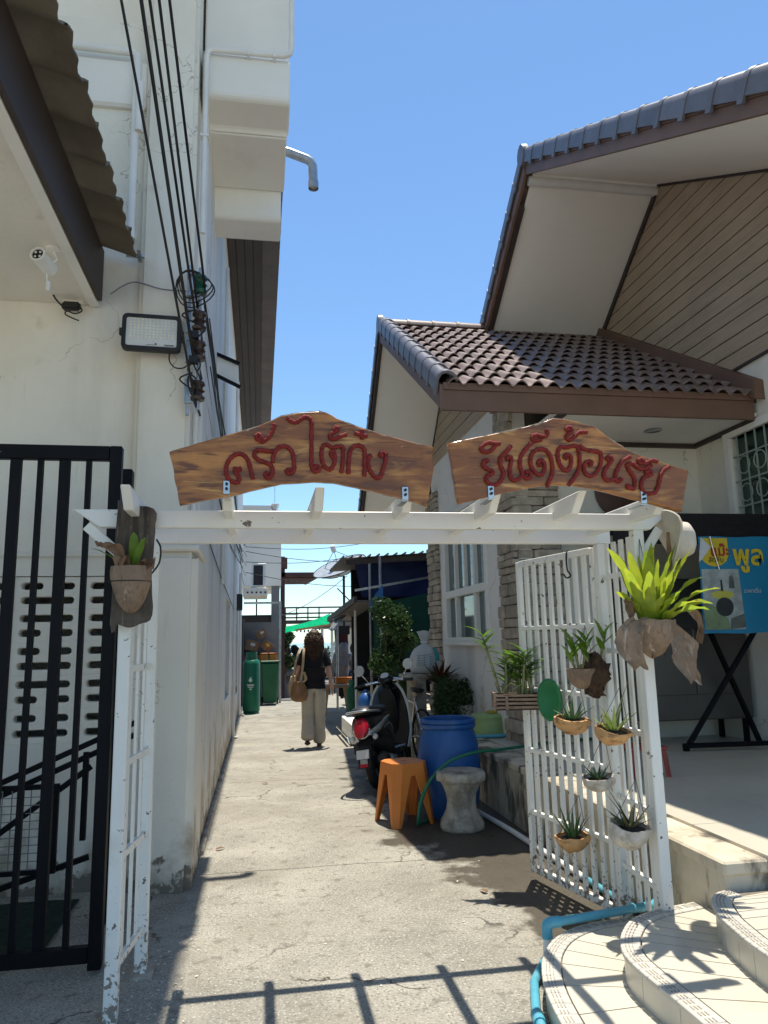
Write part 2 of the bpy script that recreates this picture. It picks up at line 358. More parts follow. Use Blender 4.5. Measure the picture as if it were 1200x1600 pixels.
def curveplate(loops, thick, bevel=.0, name='plate'):
    """2D outlines (first the outside, then holes) -> a solid plate in the XY plane, z 0..thick"""
    cu = bpy.data.curves.new(name, 'CURVE'); cu.dimensions = '2D'; cu.fill_mode = 'BOTH'; cu.extrude = thick/2-bevel; cu.bevel_depth = bevel; cu.bevel_resolution = 1
    for lp in loops:
        sp = cu.splines.new('POLY'); sp.points.add(len(lp)-1); sp.use_cyclic_u = True
        for p, q in zip(sp.points, lp): p.co = (q[0], q[1], 0, 1)
    ob = bpy.data.objects.new(name, cu); col.objects.link(ob)
    dg = bpy.context.evaluated_depsgraph_get(); me = bpy.data.meshes.new_from_object(ob.evaluated_get(dg))
    bpy.data.objects.remove(ob); bpy.data.curves.remove(cu); me.materials.clear(); return me
def textmesh(body, size, extrude=.001, align='CENTER', offset=0.):
    cu = bpy.data.curves.new('lettering', 'FONT'); cu.body = body; cu.size = size; cu.extrude = extrude; cu.align_x = align; cu.align_y = 'CENTER'; cu.offset = offset
    cu.resolution_u = 4
    ob = bpy.data.objects.new('lettering', cu); col.objects.link(ob)
    dg = bpy.context.evaluated_depsgraph_get(); me = bpy.data.meshes.new_from_object(ob.evaluated_get(dg))
    bpy.data.objects.remove(ob); bpy.data.curves.remove(cu); me.materials.clear(); return me
def tmesh(me, M): me.transform(M); return me
XZ = Mx.Rotation(R(90), 4, 'X')          # XY plate -> stands in the XZ plane facing -Y
def dents(me, amp, sc, seed=0., axis=None):
    for v in me.vertices:
        n = mnoise.noise_vector(V(v.co)*sc+V((seed, seed*1.7, 3.1)))
        v.co += (V(n)*amp if axis is None else V([a*k for a, k in zip(n, axis)])*amp)
    return me
def leaf(mb, base, d, length, width, droop=.5, wave=0., fold=.25, n=8, prof=None, side=None, tw=0.):
    """a strap leaf: starts along d, droops with gravity, folded along its midrib"""
    d = V(d).normalized(); p = V(base); sidev = side or d.cross(V((0, 0, 1)))
    if sidev.length < .05: sidev = V((1, 0, 0))
    sidev.normalize(); rows = []; st = length/n
    for i in range(n+1):
        t = i/n; wd = width*(prof(t) if prof else math.sin(math.pi*min(1, .12+.88*t)**.75)**.8 if t < 1 else 0)
        if t == 1: wd = width*.03
        nrm = sidev.cross(d).normalized()
        ph = rnd.random()*.5
        wv = wave*math.sin(t*17+ph)*wd
        L = p-sidev*wd*.5+nrm*(fold*wd*.5+wv); Rr = p+sidev*wd*.5+nrm*(fold*wd*.5-wv)
        rows.append([L, p.copy(), Rr])
        d = (d+V((0, 0, -1))*droop*st/length*1.6*(.3+t)).normalized(); p = p+d*st
        if tw: sidev = (Mx.Rotation(tw/n, 3, d) @ sidev)
        sidev = (sidev-d*sidev.dot(d)).normalized()
    mb.grid(rows)

# ================================================================== SETTING
def struct(name, me, mt): return tag(part(name, me, mt), kind='structure')
struct('ground', MB().bx(-400, 400, -60, 42, -.4, -.03), m_ground)
struct('sea', MB().bx(-900, 900, 42, 2500, -1.2, -.9), mat('sea_water', (.03, .13, .17), .15, .1, .2, .3, 2))
alley = thing('alley', None, None, (0, 10, 0), kind='structure')
ys = [-8, 1.1, 5.33, 8.6, 12.3, 16.4, 20.5, 25, 30, 42]
jr = random.Random(3)
edges = []
for y in ys: edges.append([(x, y+jr.uniform(-.018, .018)-.02*(x-1)*.2) for x in [-6+k*.25 for k in range(0, 49)]])
for a, b in zip(edges, edges[1:]):
    poly = [(x, y+.004) for x, y in a]+[(x, y-.004) for x, y in reversed(b)]
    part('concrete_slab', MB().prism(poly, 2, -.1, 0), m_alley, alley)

# ---------------------------------------------------------------- terrace (house platform) and its tiles
terr = thing('terrace', None, None, (3, 6, 0), kind='structure')
part('terrace_side', MB().bx(2.07, 9, 3.23, 12, -.1, .478).mesh(bevel=.012), m_cwall, terr)
part('terrace_lip', MB().bx(2.055, 2.28, 3.215, 12, .43, .492).mesh(bevel=.01), m_cwall, terr)
for i in range(5):
    for j in range(9):
        x0 = 2.285+i*.605; y0 = 3.22+j*.605
        if x0+.6 > 2.65 and y0 > 7.0: continue
        piece('floor_tile', (x0+.3, y0+.3, .49), (.6, .6, .024), m_ftile, terr, bevel=.004)

# ---------------------------------------------------------------- rounded entrance steps
E1 = [(1.06, 1.2), (1.07, 2.0), (1.085, 2.6), (1.105, 2.85), (1.15, 3.09), (1.22, 3.29), (1.30, 3.43), (1.40, 3.54), (1.53, 3.62), (1.71, 3.665), (2.05, 3.68)]
E2 = [(1.46, 1.2), (1.45, 2.0), (1.445, 2.6), (1.44, 2.85), (1.455, 3.0), (1.51, 3.13), (1.57, 3.22), (1.64, 3.30), (1.73, 3.36), (1.83, 3.40), (2.05, 3.45)]
E3 = [(1.80, 1.2), (1.79, 2.0), (1.79, 2.5), (1.80, 2.68), (1.82, 2.8), (1.845, 2.92), (1.875, 3.0), (1.91, 3.08), (1.95, 3.14), (2.0, 3.185), (2.065, 3.205)]
E4 = [(2.40, 1.2), (2.40, 2.0), (2.40, 2.5), (2.40, 2.68), (2.40, 2.8), (2.40, 2.92), (2.40, 3.0), (2.40, 3.05), (2.40, 3.10), (2.40, 3.15), (2.40, 3.19)]
steps = thing('entrance_steps', 'three rounded cream tiled steps climbing to the terrace at lower right', 'steps', (2, 3, 0))
def offs(P, d):
    out = []
    for i, p in enumerate(P):
        a = V(P[max(i-1, 0)]); b = V(P[min(i+1, len(P)-1)]); t = (b-a).normalized(); out.append((p[0]+t.y*d, p[1]-t.x*d))
    return out
m_dash = mat('nosing_groove', (.36, .33, .28), .9, .1, 9, 0)
for (E, En, z0, z1) in ((E1, E2, 0, .125), (E2, E3, .10, .25), (E3, E4, .22, .375)):
    body = offs(E, .012)
    part('step_core', MB().prism(body+[(9, 3.15), (9, 1.2)] if E is E3 else body+[(2.2, 1.2)], 2, z0-.02, z1-.008), m_grout, steps)
    S = [(p.x, p.y) for p in smoothpath([(x, y, 0) for x, y in E], 3)]
    Sn = [(p.x, p.y) for p in smoothpath([(x, y, 0) for x, y in En], 3)]
    I = offs(S, .068); I2 = offs(S, .074); O = offs(S, -.012); Rr = offs(S, .0); Rb = offs(S, .02); Sn = offs(Sn, .01)
    def shrink(p, q, g=.003):
        p, q = V((*p, 0)), V((*q, 0)); d = (q-p); l = d.length; d = d/l if l else d; return (p+d*g, q-d*g)
    for k in range(len(S)-1):
        a, b = shrink(O[k], O[k+1], .002); c, d = shrink(I[k], I[k+1], .002)
        part('nosing_tile', MB().prism([(a.x, a.y), (b.x, b.y), (d.x, d.y), (c.x, c.y)], 2, z1-.016, z1+.004).mesh(bevel=.003), m_nose, steps)
        for q in (.25, .42, .59):
            u0 = V((*O[k], 0)).lerp(V((*I[k], 0)), q); u1 = V((*O[k+1], 0)).lerp(V((*I[k+1], 0)), q)
            n_ = max(1, int((u1-u0).length/.035))
            if n_ <= 8:
                mb = MB()
                for s_ in range(n_): mb.beam(u0.lerp(u1, (s_+.12)/n_)+V((0, 0, z1+.0045)), u0.lerp(u1, (s_+.72)/n_)+V((0, 0, z1+.0045)), .005, .003)
                part('nosing_groove', mb, m_dash, steps)
        # riser tile
        if k % 3 == 0 and k+3 < len(S):
            aa = [Rr[k+j] for j in range(4)]; bb = [Rb[k+j] for j in range(4)]
            aa[0], _ = [(p.x, p.y) for p in shrink(aa[0], aa[1], .002)]; _, aa[3] = [(p.x, p.y) for p in shrink(aa[2], aa[3], .002)]
            part('riser_tile', MB().prism(aa+bb[::-1], 2, z0+.002, z1-.018), m_ftile, steps)
        if k % 3 == 0 and k+3 < len(S)+0:
            kk = min(k+3, len(S)-1)
            a, b = shrink(I2[k], I2[kk]); c, d = shrink(Sn[k], Sn[kk])
            mid = I2[k+1:k+3]; mid2 = Sn[k+1:k+3][::-1]
            part('tread_tile', MB().prism([(a.x, a.y), *mid, (b.x, b.y), (d.x, d.y), *mid2, (c.x, c.y)], 2, z1-.012, z1+.001), m_ftile, steps)

# ================================================================== WHITE HOUSE (left)
wh = thing('white_house', 'white two storey house with balcony and corrugated eave left of the alley', 'house', (-2, 8, 0))
fw_y = 5.15
mb = MB()
mb.bx(-5, -2.06, fw_y, fw_y+.15, -.1, 6.2).bx(-2.06, -.60, fw_y, fw_y+.15, -.1, .90).bx(-2.06, -.60, fw_y, fw_y+.15, 1.965, 6.2).bx(-.70, -.60, fw_y, fw_y+.15, .90, 1.965)
part('front_wall', mb, m_cream, wh)
part('wall_ledge', MB().bx(-4, -.86, fw_y-.02, fw_y+.03, 2.09, 2.125).mesh(bevel=.006), m_cream, wh)
me = MB().bx(-.86, -.49, 5.07, 5.7, -.05, 9).mesh(bevel=.03, seg=2, sub=0); part('corner_pier', me, m_cream, wh)
me = MB().bx(-.73, -.405, 5.0, 5.75, -.05, 2.11).mesh(bevel=.045, seg=4, smooth=40); part('pilaster', me, m_cream, wh)
part('pilaster_cap', MB().bx(-.745, -.40, 4.985, 5.76, 2.112, 2.155).mesh(bevel=.012), m_cream, wh)
# alley wall with two window openings
X0, X1_ = -.62, -.43
wins = [(9.9, 11.2, .78, 2.12), (14.2, 15.6, .55, 2.25)]
mb = MB(); yy = 5.4
for (a, b, z0, z1) in wins:
    mb.bx(X0, X1_, yy, a, -.1, 6.25); mb.bx(X0, X1_, a, b, -.1, z0); mb.bx(X0, X1_, a, b, z1, 6.25); yy = b
mb.bx(X0, X1_, yy, 18.4, -.1, 6.25)
part('alley_wall', mb, m_white, wh)
for (a, b, z0, z1) in wins:
    wn = part('window', MB().bx(-.60, -.52, a, a+.05, z0, z1).bx(-.60, -.52, b-.05, b, z0, z1).bx(-.60, -.52, a, b, z0, z0+.05).bx(-.60, -.52, a, b, z1-.05, z1).bx(-.59, -.53, (a+b)/2-.02, (a+b)/2+.02, z0, z1), m_blkplast, wh)
    part('pane', MB().bx(-.57, -.56, a, b, z0, z1), m_gglass, wn)
part('back_walls', MB().bx(-5, -.62, 18.2, 18.4, -.1, 6.2).bx(-5.1, -4.95, 5.2, 18.4, -.1, 6.2).bx(-5, -.62, 5.4, 18.2, 6.0, 6.15).bx(-4.9, -.62, 7.2, 7.3, 0, 6), m_whiteup, wh)
part('upper_wall', MB().bx(-5, -.49, 5.7, 5.9, 6.2, 9), m_whiteup, wh)
part('added_shade_slab', MB().bx(-5, .47, -.5, 6.6, 9.0, 9.25), m_whiteup, wh)  # unseen overhang, added above the frame to cast the left ground shadow
# breeze blocks (each a pierced block)
def slot(cx, cy, L_, H_):
    r = H_/2; return [(cx-L_/2+r+r*math.cos(R(a)), cy+r*math.sin(R(a))) for a in range(90, 271, 30)]+[(cx+L_/2-r+r*math.cos(R(a)), cy+r*math.sin(R(a))) for a in range(-90, 91, 30)]
bw, bh = .405, .2035
blk = curveplate([[(-bw/2, -bh/2), (bw/2, -bh/2), (bw/2, bh/2), (-bw/2, bh/2)], slot(0, -.047, .345, .058), slot(-.098, .047, .15, .058), slot(.098, .047, .15, .058)], .09, .006, 'breeze_block')
tmesh(blk, XZ); blk.materials.append(m_cream)
for cix, cx in enumerate((-1.805, -1.375, -.945)):
    for k in range(5):
        M = Mx.Translation((cx, fw_y+.055, .905+bh/2+k*.2115)) @ (Mx.Rotation(R(180), 4, 'Y') if k % 2 else Mx.Identity(4))
        part('breeze_block', blk, None, wh, M=M)
part('block_rib', MB().bx(-1.172, -1.148, fw_y+.005, fw_y+.1, .9, 1.965), m_cream, wh)
part('block_rib', MB().bx(-1.602, -1.578, fw_y+.005, fw_y+.1, .9, 1.965), m_cream, wh)
part('block_rib', MB().bx(-.742, -.70, fw_y+.005, fw_y+.1, .9, 1.965), m_cream, wh)
# porch soffit, fascia and corrugated sheets of the left eave
part('soffit', MB().bx(-5, -1.17, -1, 5.145, 3.885, 3.93), m_cream, wh)
part('soffit_trim', MB().bx(-1.20, -1.135, -1, 5.14, 3.865, 3.884), m_whiteup, wh)
part('fascia_board', MB().bx(-1.13, -1.10, -1, 5.05, 3.87, 4.245), m_dbrown, wh)
part('fascia_end', MB().prism([(-2.6, 3.935), (-1.131, 3.935), (-1.131, 4.24), (-2.6, 4.66)], 1, 5.02, 5.06), m_dbrown, wh)
def corr_sheet(ya, n):
    pitch = .335; rows_t, rows_b = [], []
    cols = 12*n
    for xx in [-.87-.16*i for i in range(11)]:
        base = 4.225+.30*(-.87-xx); rt_, rb_ = [], []
        for j in range(cols+1):
            y = ya+j*pitch/12; ph = (j % 12)/12*2*math.pi
            zz = base+.036*math.sin(ph)+.012*math.sin(2*ph)
            jx = .008*math.sin(j*1.7+ya*5) if xx == -.87 else 0
            rt_.append((xx+jx, y, zz+.004)); rb_.append((xx+jx, y, zz-.008))
        rows_t.append(rt_); rows_b.append(rb_)
    mb = MB(); mb.grid(rows_t); mb.grid(rows_b); mb.grid([rows_t[0], rows_b[0]])
    mb.grid([[r[-1] for r in rows_t], [r[-1] for r in rows_b]])
    return mb.mesh(smooth=50)
y_ = 5.03-.67
for k in range(8):
    me = corr_sheet(y_, 2); o = part('corrugated_sheet', me, m_corr, wh)
    o.matrix_basis = Mx.Translation((rnd.uniform(-.012, .012), 0, .012*(k % 2))); y_ -= .665
part('sheet_clamp', MB().beam((-.95, 5.03, 4.22), (-.83, 5.06, 4.23), .03, .02).beam((-.86, 5.0, 4.25), (-.86, 5.08, 4.20), .025, .02), m_galv, wh)
# first-floor recess: ring beam and drain pipes
part('ring_beam', MB().bx(-5, -.862, 5.10, 5.3, 5.45, 5.84).mesh(bevel=.02), m_whiteup, wh)
def pvc(pts, r=.028, parent=wh, nm='drain_pipe', mt=m_pvc): return part(nm, MB().tube(pts, r, 10).mesh(smooth=50), mt, parent)
pvc([(-3.2, 5.06, 5.90), (-1.4, 5.06, 5.875), (-.97, 5.06, 5.87), (-.935, 5.06, 5.85), (-.93, 5.06, 5.80), (-.93, 5.06, 4.40)])
pvc([(-.90, 5.03, 5.6), (-.90, 5.03, 5.2)], .026)
part('pipe_elbow', MB().tube([(-.93, 5.06, 4.42), (-.93, 5.06, 4.36)], .036, 10), m_pvc, wh)
# balcony stepping out over the alley
prof = [(5.34, 9), (5.34, 6.08), (5.22, 6.08), (5.20, 6.05), (5.20, 5.72), (5.23, 5.69), (5.50, 5.66), (5.53, 5.62), (6.22, 5.58), (6.25, 5.55), (6.25, 5.34), (6.28, 5.31), (6.62, 5.31), (6.62, 9)]
part('balcony', MB().prism(prof[:8]+[(5.53, 9)], 0, -.47, .205).mesh(bevel=.012), m_whiteup, wh)
part('balcony_slab', MB().prism([(5.535, 5.62), (6.22, 5.58), (6.22, 9), (5.535, 9)], 0, -.47, .19).mesh(bevel=.01), m_whiteup, wh)
part('balcony_beam', MB().prism([(6.225, 9), (6.225, 5.56), (6.25, 5.34), (6.28, 5.31), (6.62, 5.31), (6.62, 9)], 0, -.47, .165).mesh(bevel=.012), m_whiteup, wh)
pvc([(-.44, 5.16, 4.5), (-.44, 5.16, 5.98), (-.43, 5.16, 6.04), (-.39, 5.16, 6.06), (.15, 5.16, 6.07), (.20, 5.16, 6.09), (.215, 5.16, 6.14), (.215, 5.16, 8.5)], .022)
for x in (-.12, .08): part('pipe_clip', MB().box((x, 5.165, 6.065), (.02, .06, .06)), m_pvc, wh)
part('pipe_clip', MB().box((-.44, 5.165, 5.3), (.06, .06, .02)), m_pvc, wh)
# timber eave along the alley
for k in range(4):
    part('soffit_board', MB().bx(-.425+k*.105, -.425+k*.105+.098, 6.63, 21, 6.30, 6.32), m_dbrown, wh)
part('soffit_band', MB().bx(-.47, -.428, 6.63, 21, 6.10, 6.33), m_whiteup, wh)
for k in range(38):
    piece('eave_tile', (.10, 7.2+k*.345+.17, 6.335+.008*(k % 2)), (.225, .334, .03), m_etile, wh, rot=Mx.Rotation(R(-3), 3, 'X'), bevel=.06)
part('eave_roof', MB().prism([(.20, 6.36), (-.45, 6.75), (-4.5, 8.6), (-4.5, 8.5), (-.45, 6.36)], 1, 6.63, 21), m_dbrown, wh)
part('eave_end_plate', MB().bx(-.01, .19, 6.64, 7.16, 6.335, 6.35), m_galv, wh)
part('rainwater_spout', MB().tube([(.16, 6.2, 5.99), (.23, 6.2, 5.98), (.40, 6.2, 5.925), (.44, 6.2, 5.90), (.455, 6.2, 5.86), (.46, 6.2, 5.65)], .042, 14).mesh(smooth=40), m_galv, wh)
part('spout_socket', MB().tube([(.46, 6.2, 5.70), (.46, 6.2, 5.63)], .047, 14, cap=False).mesh(smooth=40), m_galv, wh)
# conduits on the alley wall
pvc([(-.405, 8.3, 5.9), (-.405, 8.3, 2.15)], .02, nm='conduit'); pvc([(-.47, 5.3, 3.15), (-.47, 5.3, 2.2)], .022, nm='conduit')
pvc([(-.405, 12.5, 6), (-.405, 12.5, .02), (-.33, 12.5, .02)], .03, nm='conduit'); pvc([(-.40, 16.1, 3.0), (-.40, 16.1, .03), (-.30, 16.05, .03)], .03, nm='conduit')
pvc([(-.72, 4.97, 2.20), (-.50, 4.97, 2.205), (-.42, 4.97, 2.2)], .016, nm='conduit')
part('meter_box', MB().box((-.36, 13.0, 2.2), (.14, .2, .28)).mesh(bevel=.015), m_blkplast, wh)
part('wall_label', MB().bx(-.4295, -.427, 5.92, 5.96, 1.62, 2.0), mat('grey_print', (.28, .28, .3), .7, .3, 30, 0), wh)
part('foundation_curb', MB().bx(-.43, -.385, 5.8, 18.4, -.05, .035).mesh(bevel=.01), m_rawconc, wh)

# ---------------------------------------------------------------- RIGHT HOUSE
rh = thing('tiled_roof_house', 'white house with brown tiled porch roof and plank gables right of the alley', 'house', (4, 8, .5))
XW, XM = 2.5, 4.6
WY0, WY1, WZ0, WZ1 = 7.86, 9.72, 1.47, 3.15
mb = MB()
mb.bx(XW, XW+.15, 6.9, WY0, .4, 4.0).bx(XW, XW+.15, WY1, 10.6, .4, 4.0).bx(XW, XW+.15, WY0, WY1, .4, WZ0).bx(XW, XW+.15, WY0, WY1, WZ1, 4.0)
part('alley_wall', mb, m_white, rh)
part('porch_wall', MB().bx(2.6, XM, 7.0, 7.15, .4, 4.2), m_cream, rh)
part('back_wall', MB().bx(2.5, 9, 10.45, 10.6, .4, 4.2).bx(8.9, 9, 2.6, 10.6, .4, 6), m_white, rh)
GW = (5.15, 6.40, 1.55, 3.40)   # window in the porch side wall
mb = MB(); mb.bx(XM, XM+.15, 2.6, GW[0], .4, 4.06).bx(XM, XM+.15, GW[1], 10.5, .4, 4.06).bx(XM, XM+.15, GW[0], GW[1], .4, GW[2]).bx(XM, XM+.15, GW[0], GW[1], GW[3], 4.06)
part('porch_side_wall', mb, m_cream, rh)
part('inner_floor', MB().bx(2.7, 8.9, 7.2, 10.4, 3.9, 3.95).bx(4.8, 8.9, 2.6, 10.4, 3.9, 3.95).bx(2.64, 2.66, 9.0, 9.01, .5, 3), m_dark, rh)
# alley window
wn = part('window', MB().bx(XW-.03, XW+.08, WY0, WY0+.06, WZ0, WZ1).bx(XW-.03, XW+.08, WY1-.06, WY1, WZ0, WZ1).bx(XW-.03, XW+.08, WY0+.06, WY1-.06, WZ1-.06, WZ1).bx(XW-.03, XW+.08, WY0+.06, WY1-.06, WZ0, WZ0+.05), m_wpaint, rh)
part('sill', MB().bx(XW-.07, XW+.02, WY0-.05, WY1+.05, WZ0-.05, WZ0-.002).mesh(bevel=.008), m_whiteup, wn)
part('transom', MB().bx(XW-.035, XW+.07, WY0+.06, WY1-.06, 2.03, 2.12), m_wpaint, wn)
for y in (WY0+.50, WY0+1.34): part('mullion', MB().bx(XW-.022, XW+.06, y-.035, y+.035, WZ0+.05, 2.03).bx(XW-.022, XW+.06, y-.03, y+.03, 2.12, WZ1-.06), m_wpaint, wn)
part('mullion', MB().bx(XW-.015, XW+.05, WY0+.90, WY0+.94, 2.12, WZ1-.06), m_wpaint, wn)
for (a, b) in ((WY0+.06, WY0+.465), (WY0+.535, WY0+1.305), (WY0+1.375, WY1-.06)):
    part('pane', MB().bx(XW+.03, XW+.036, a, b, WZ0+.05, 2.03), m_glass, wn); part('pane', MB().bx(XW+.025, XW+.031, a, b, 2.12, WZ1-.06), m_glass, wn)
mb = MB()
for k in range(22): mb.box((XW+.12, WY0+.1+k*.08, 2.3), (.015, .05, 1.55))
part('curtain', mb, mat('green_curtain', (.06, .13, .11), .9, .2, 6, .2), wn)
# porch side window with ornamental grille
gwn = part('window', MB().bx(XM-.04, XM+.08, GW[0]-.08, GW[0], GW[2]-.08, GW[3]+.08).bx(XM-.04, XM+.08, GW[1], GW[1]+.08, GW[2]-.08, GW[3]+.08).bx(XM-.04, XM+.08, GW[0], GW[1], GW[3], GW[3]+.08).bx(XM-.04, XM+.08, GW[0], GW[1], GW[2]-.08, GW[2]), m_whiteup, rh)
part('pane', MB().bx(XM+.06, XM+.065, GW[0], GW[1], GW[2], GW[3]), m_gglass, gwn)
m_gr = mat('grille_paint', (.30, .36, .32), .5, .1, 9, 0)
for k in range(9): part('grille_bar', MB().bx(XM+.0, XM+.012, GW[0]+.09+k*.135, GW[0]+.102+k*.135, GW[2], GW[3]), m_gr, gwn)
for z in (1.9, 2.7, 2.95, 3.2): part('grille_bar', MB().bx(XM-.002, XM+.010, GW[0], GW[1], z, z+.012), m_gr, gwn)
for k in range(5):
    for z in (2.83, 3.1): part('grille_ring', MB().tube([(XM-.004, GW[0]+.17+k*.23+.085*math.cos(a*math.pi/8), z+.085*math.sin(a*math.pi/8)) for a in range(16)], .006, 5, closed=True), m_gr, gwn)
# ledge stone cladding: near corner (two faces) and far corner
def clad_x(x, y0, y1, z0, z1, sd):
    rr = random.Random(sd); z = z0
    part('mortar_bed', MB().bx(x-.012, x-.002, y0, y1, z0, z1), m_mortar, rh)
    while z < z1-.03:
        h = rr.choice((.07, .09, .11, .13)); h = min(h, z1-z); y = y0-rr.uniform(0, .04)
        while y < y1-.02:
            l = rr.uniform(.16, .46)
            if y1-(y+l) < .12: l = y1-y+rr.uniform(-.02, .03)
            t = rr.uniform(.02, .06); piece('stone', (x-t/2-.004, y+l/2, z+h/2), (t+.02, l-.008, h-.008), m_stone, rh, rot=Mx.Rotation(rr.uniform(-.02, .02), 3, 'X'), bevel=.09); y += l
        z += h
def clad_y(y, x0, x1, z0, z1, sd):
    rr = random.Random(sd); z = z0
    part('mortar_bed', MB().bx(x0, x1, y-.012, y-.002, z0, z1), m_mortar, rh)
    while z < z1-.03:
        h = rr.choice((.07, .09, .11, .13)); h = min(h, z1-z); x = x0
        while x < x1-.02:
            l = rr.uniform(.16, .42)
            if x1-(x+l) < .12: l = x1-x
            t = rr.uniform(.02, .06); piece('stone', (x+l/2, y-t/2-.004, z+h/2), (l-.008, t+.02, h-.008), m_stone, rh, rot=Mx.Rotation(rr.uniform(-.02, .02), 3, 'Y'), bevel=.09); x += l
        z += h
part('corner_column', MB().bx(2.5, 2.97, 6.93, 7.0, .4, 4.0), m_mortar, rh)
clad_x(XW, 6.86, 7.36, .5, 3.99, 1); clad_y(6.93, 2.47, 2.97, .5, 3.49, 2)
clad_x(XW, 10.06, 10.62, .5, 3.6, 4)
# porch ceiling with dark trim and downlight
part('porch_ceiling', MB().bx(2.64, XM, 5.992, 7.0, 3.50, 3.54), m_soffit, rh)
part('ceiling_trim', MB().bx(2.75, XM-.002, 6.955, 6.998, 3.455, 3.498).bx(XM-.045, XM-.002, 5.98, 6.954, 3.455, 3.498).bx(2.66, 2.70, 5.98, 6.954, 3.455, 3.498), m_dbrown, rh)
dl = part('downlight', MB().lathe([(.085, 0), (.09, -.008), (.07, -.014), (.06, -.004)], 20, (3.83, 6.50, 3.499)).mesh(smooth=40), m_galv, rh)
# ---------------- porch roof
SN, SF = .62, .95
def nz(y): return 3.72+SN*(y-5.97)
RY, RZ = 9.0, 3.72+SN*(9.0-5.97)
def fz(y): return RZ-SF*(y-RY)
part('porch_roof_deck', MB().prism([(5.97, nz(5.97)-.03), (RY, RZ-.03), (RY, RZ-.09), (5.97, nz(5.97)-.09)], 0, 1.60, XM), m_dbrown, rh)
part('porch_roof_rear', MB().prism([(RY, RZ), (11.4, fz(11.4)), (11.4, fz(11.4)-.08), (RY, RZ-.08)], 0, 1.6, XM), m_tile, rh)
part('eave_fascia', MB().bx(1.56, 4.55, 5.955, 5.99, 3.462, 3.64), m_brown, rh)
part('eave_fascia_top', MB().bx(1.56, 4.56, 5.94, 5.985, 3.642, 3.705), m_brown, rh)
part('verge_board', MB().prism([(5.95, nz(5.95)-.02), (RY, RZ-.02), (RY, RZ-.24), (5.95, nz(5.95)-.24)], 0, 1.53, 1.56), m_brown, rh)
part('verge_board', MB().prism([(RY+.002, RZ-.02), (11.35, fz(11.35)-.02), (11.35, fz(11.35)-.26), (RY+.002, RZ-.25)], 0, 1.53, 1.57), m_dbrown, rh)
part('verge_soffit', MB().prism([(5.99, nz(5.99)-.17), (RY, RZ-.17), (RY, RZ-.20), (5.99, nz(5.99)-.20)], 0, 1.575, XW), m_soffit, rh)
part('verge_soffit', MB().prism([(RY+.002, RZ-.17), (11.3, fz(11.3)-.17), (11.3, fz(11.3)-.20), (RY+.002, RZ-.20)], 0, 1.575, XW+.1), m_soffit, rh)
part('gable_trim', MB().prism([(RY, RZ-.201), (10.62, fz(10.62)-.201), (10.62, fz(10.62)-.27), (RY, RZ-.27)], 0, XW-.03, XW+.0), m_dbrown, rh)
def planks(x, z0, h, ylo, yhi, n, zmax, under):
    for k in range(n):
        a, b = z0+k*h, min(z0+(k+1)*h-.014, zmax)
        if b-a < .02: break
        p = [(max(ylo(a), ylo(a)), a), (yhi(a), a), (yhi(b), b), (ylo(b), b)]
        if p[1][0]-p[0][0] < .05: break
        if p[2][0] < p[3][0]: p = p[:2]+[((ylo(a)+yhi(a))/2, b)]
        part('plank', MB().prism(p, 0, x-.022, x+.02).mesh(), m_plank, rh)
    return
planks(XW, 4.0, .16, lambda z: 5.97+(z+.22-3.72)/SN, lambda z: RY+(RZ-.22-z)/SF, 12, RZ-.25, 0)
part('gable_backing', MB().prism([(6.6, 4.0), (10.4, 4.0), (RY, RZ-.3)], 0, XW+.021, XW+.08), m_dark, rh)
# roof tiles
def roof_tile_mesh():
    w_, l_ = .302, .40; n = 12; top, low = [], []
    pr = []
    for k in range(n+1):
        fr = (k % 6)/6; roll = .050*math.sin(math.pi*min(1, fr/.82))**.85 if fr < .82 else 0
        pr.append((k/n*w_, roll))
    a = [(u, 0, q) for u, q in pr]; b = [(u, l_, q) for u, q in pr]; c = [(u, .002, q-.013) for u, q in pr]
    mb = MB(); mb.grid([a, b]); mb.grid([c, a]); me = mb.mesh(smooth=60); me.materials.append(m_tile); return me
RT = roof_tile_mesh()
ang = math.atan(SN); slen = math.hypot(RY-5.97, RZ-3.72); expo = slen/11.
for r_ in range(11):
    for c_ in range(10):
        s_ = r_*expo-.06; y = 5.97+s_*math.cos(ang); z = 3.70+s_*math.sin(ang)
        M = Mx.Translation((1.60+c_*.3005+rnd.uniform(-.002, .002), y, z)) @ Mx.Rotation(ang-R(6.5), 4, 'X') @ Mx.Translation((0, 0, .022+rnd.uniform(0, .004)))
        part('roof_tile', RT, None, rh, M=M)
def cap_mesh(L_, flip=1):
    # rounded barge tile: flat outer cheek, rounded crown
    sec = [(-.02, -.115), (-.02, .0), (-.012, .035), (.02, .062), (.06, .07), (.10, .058), (.135, .03), (.145, -.01), (.13, -.01), (.10, .03), (.06, .05), (.02, .04), (0, 0), (0, -.115)]
    rings = []
    for t, s in ((0, 1.20), (.16, 1.20), (.161, .98), (1, .90)):
        rings.append([V((u*s, t*L_, q*s)) for u, q in sec])
    return MB().loft(rings).mesh(smooth=45)
CAP = cap_mesh(.36); CAP.materials.append(m_cap)
CAPB = cap_mesh(.36); CAPB.materials.append(m_dbrown)
def cap_row(x, ya, za, yb, zb, n, me=None):
    a, b = V((x, ya, za)), V((x, yb, zb)); d = (b-a).normalized(); L_ = (b-a).length/n
    ex = V((1, 0, 0)); ez = ex.cross(d)
    if ez.z < 0: ez = -ez
    Rm = Mx((ex, d, ez)).transposed()
    for k in range(n):
        M = Mx.Translation(a+d*(k*L_)) @ Rm.to_4x4() @ Mx.Diagonal((1, L_/.335, 1, 1)) @ Mx.Rotation(R(1.5), 4, 'X')
        part('barge_tile', me or CAP, None, rh, M=M)
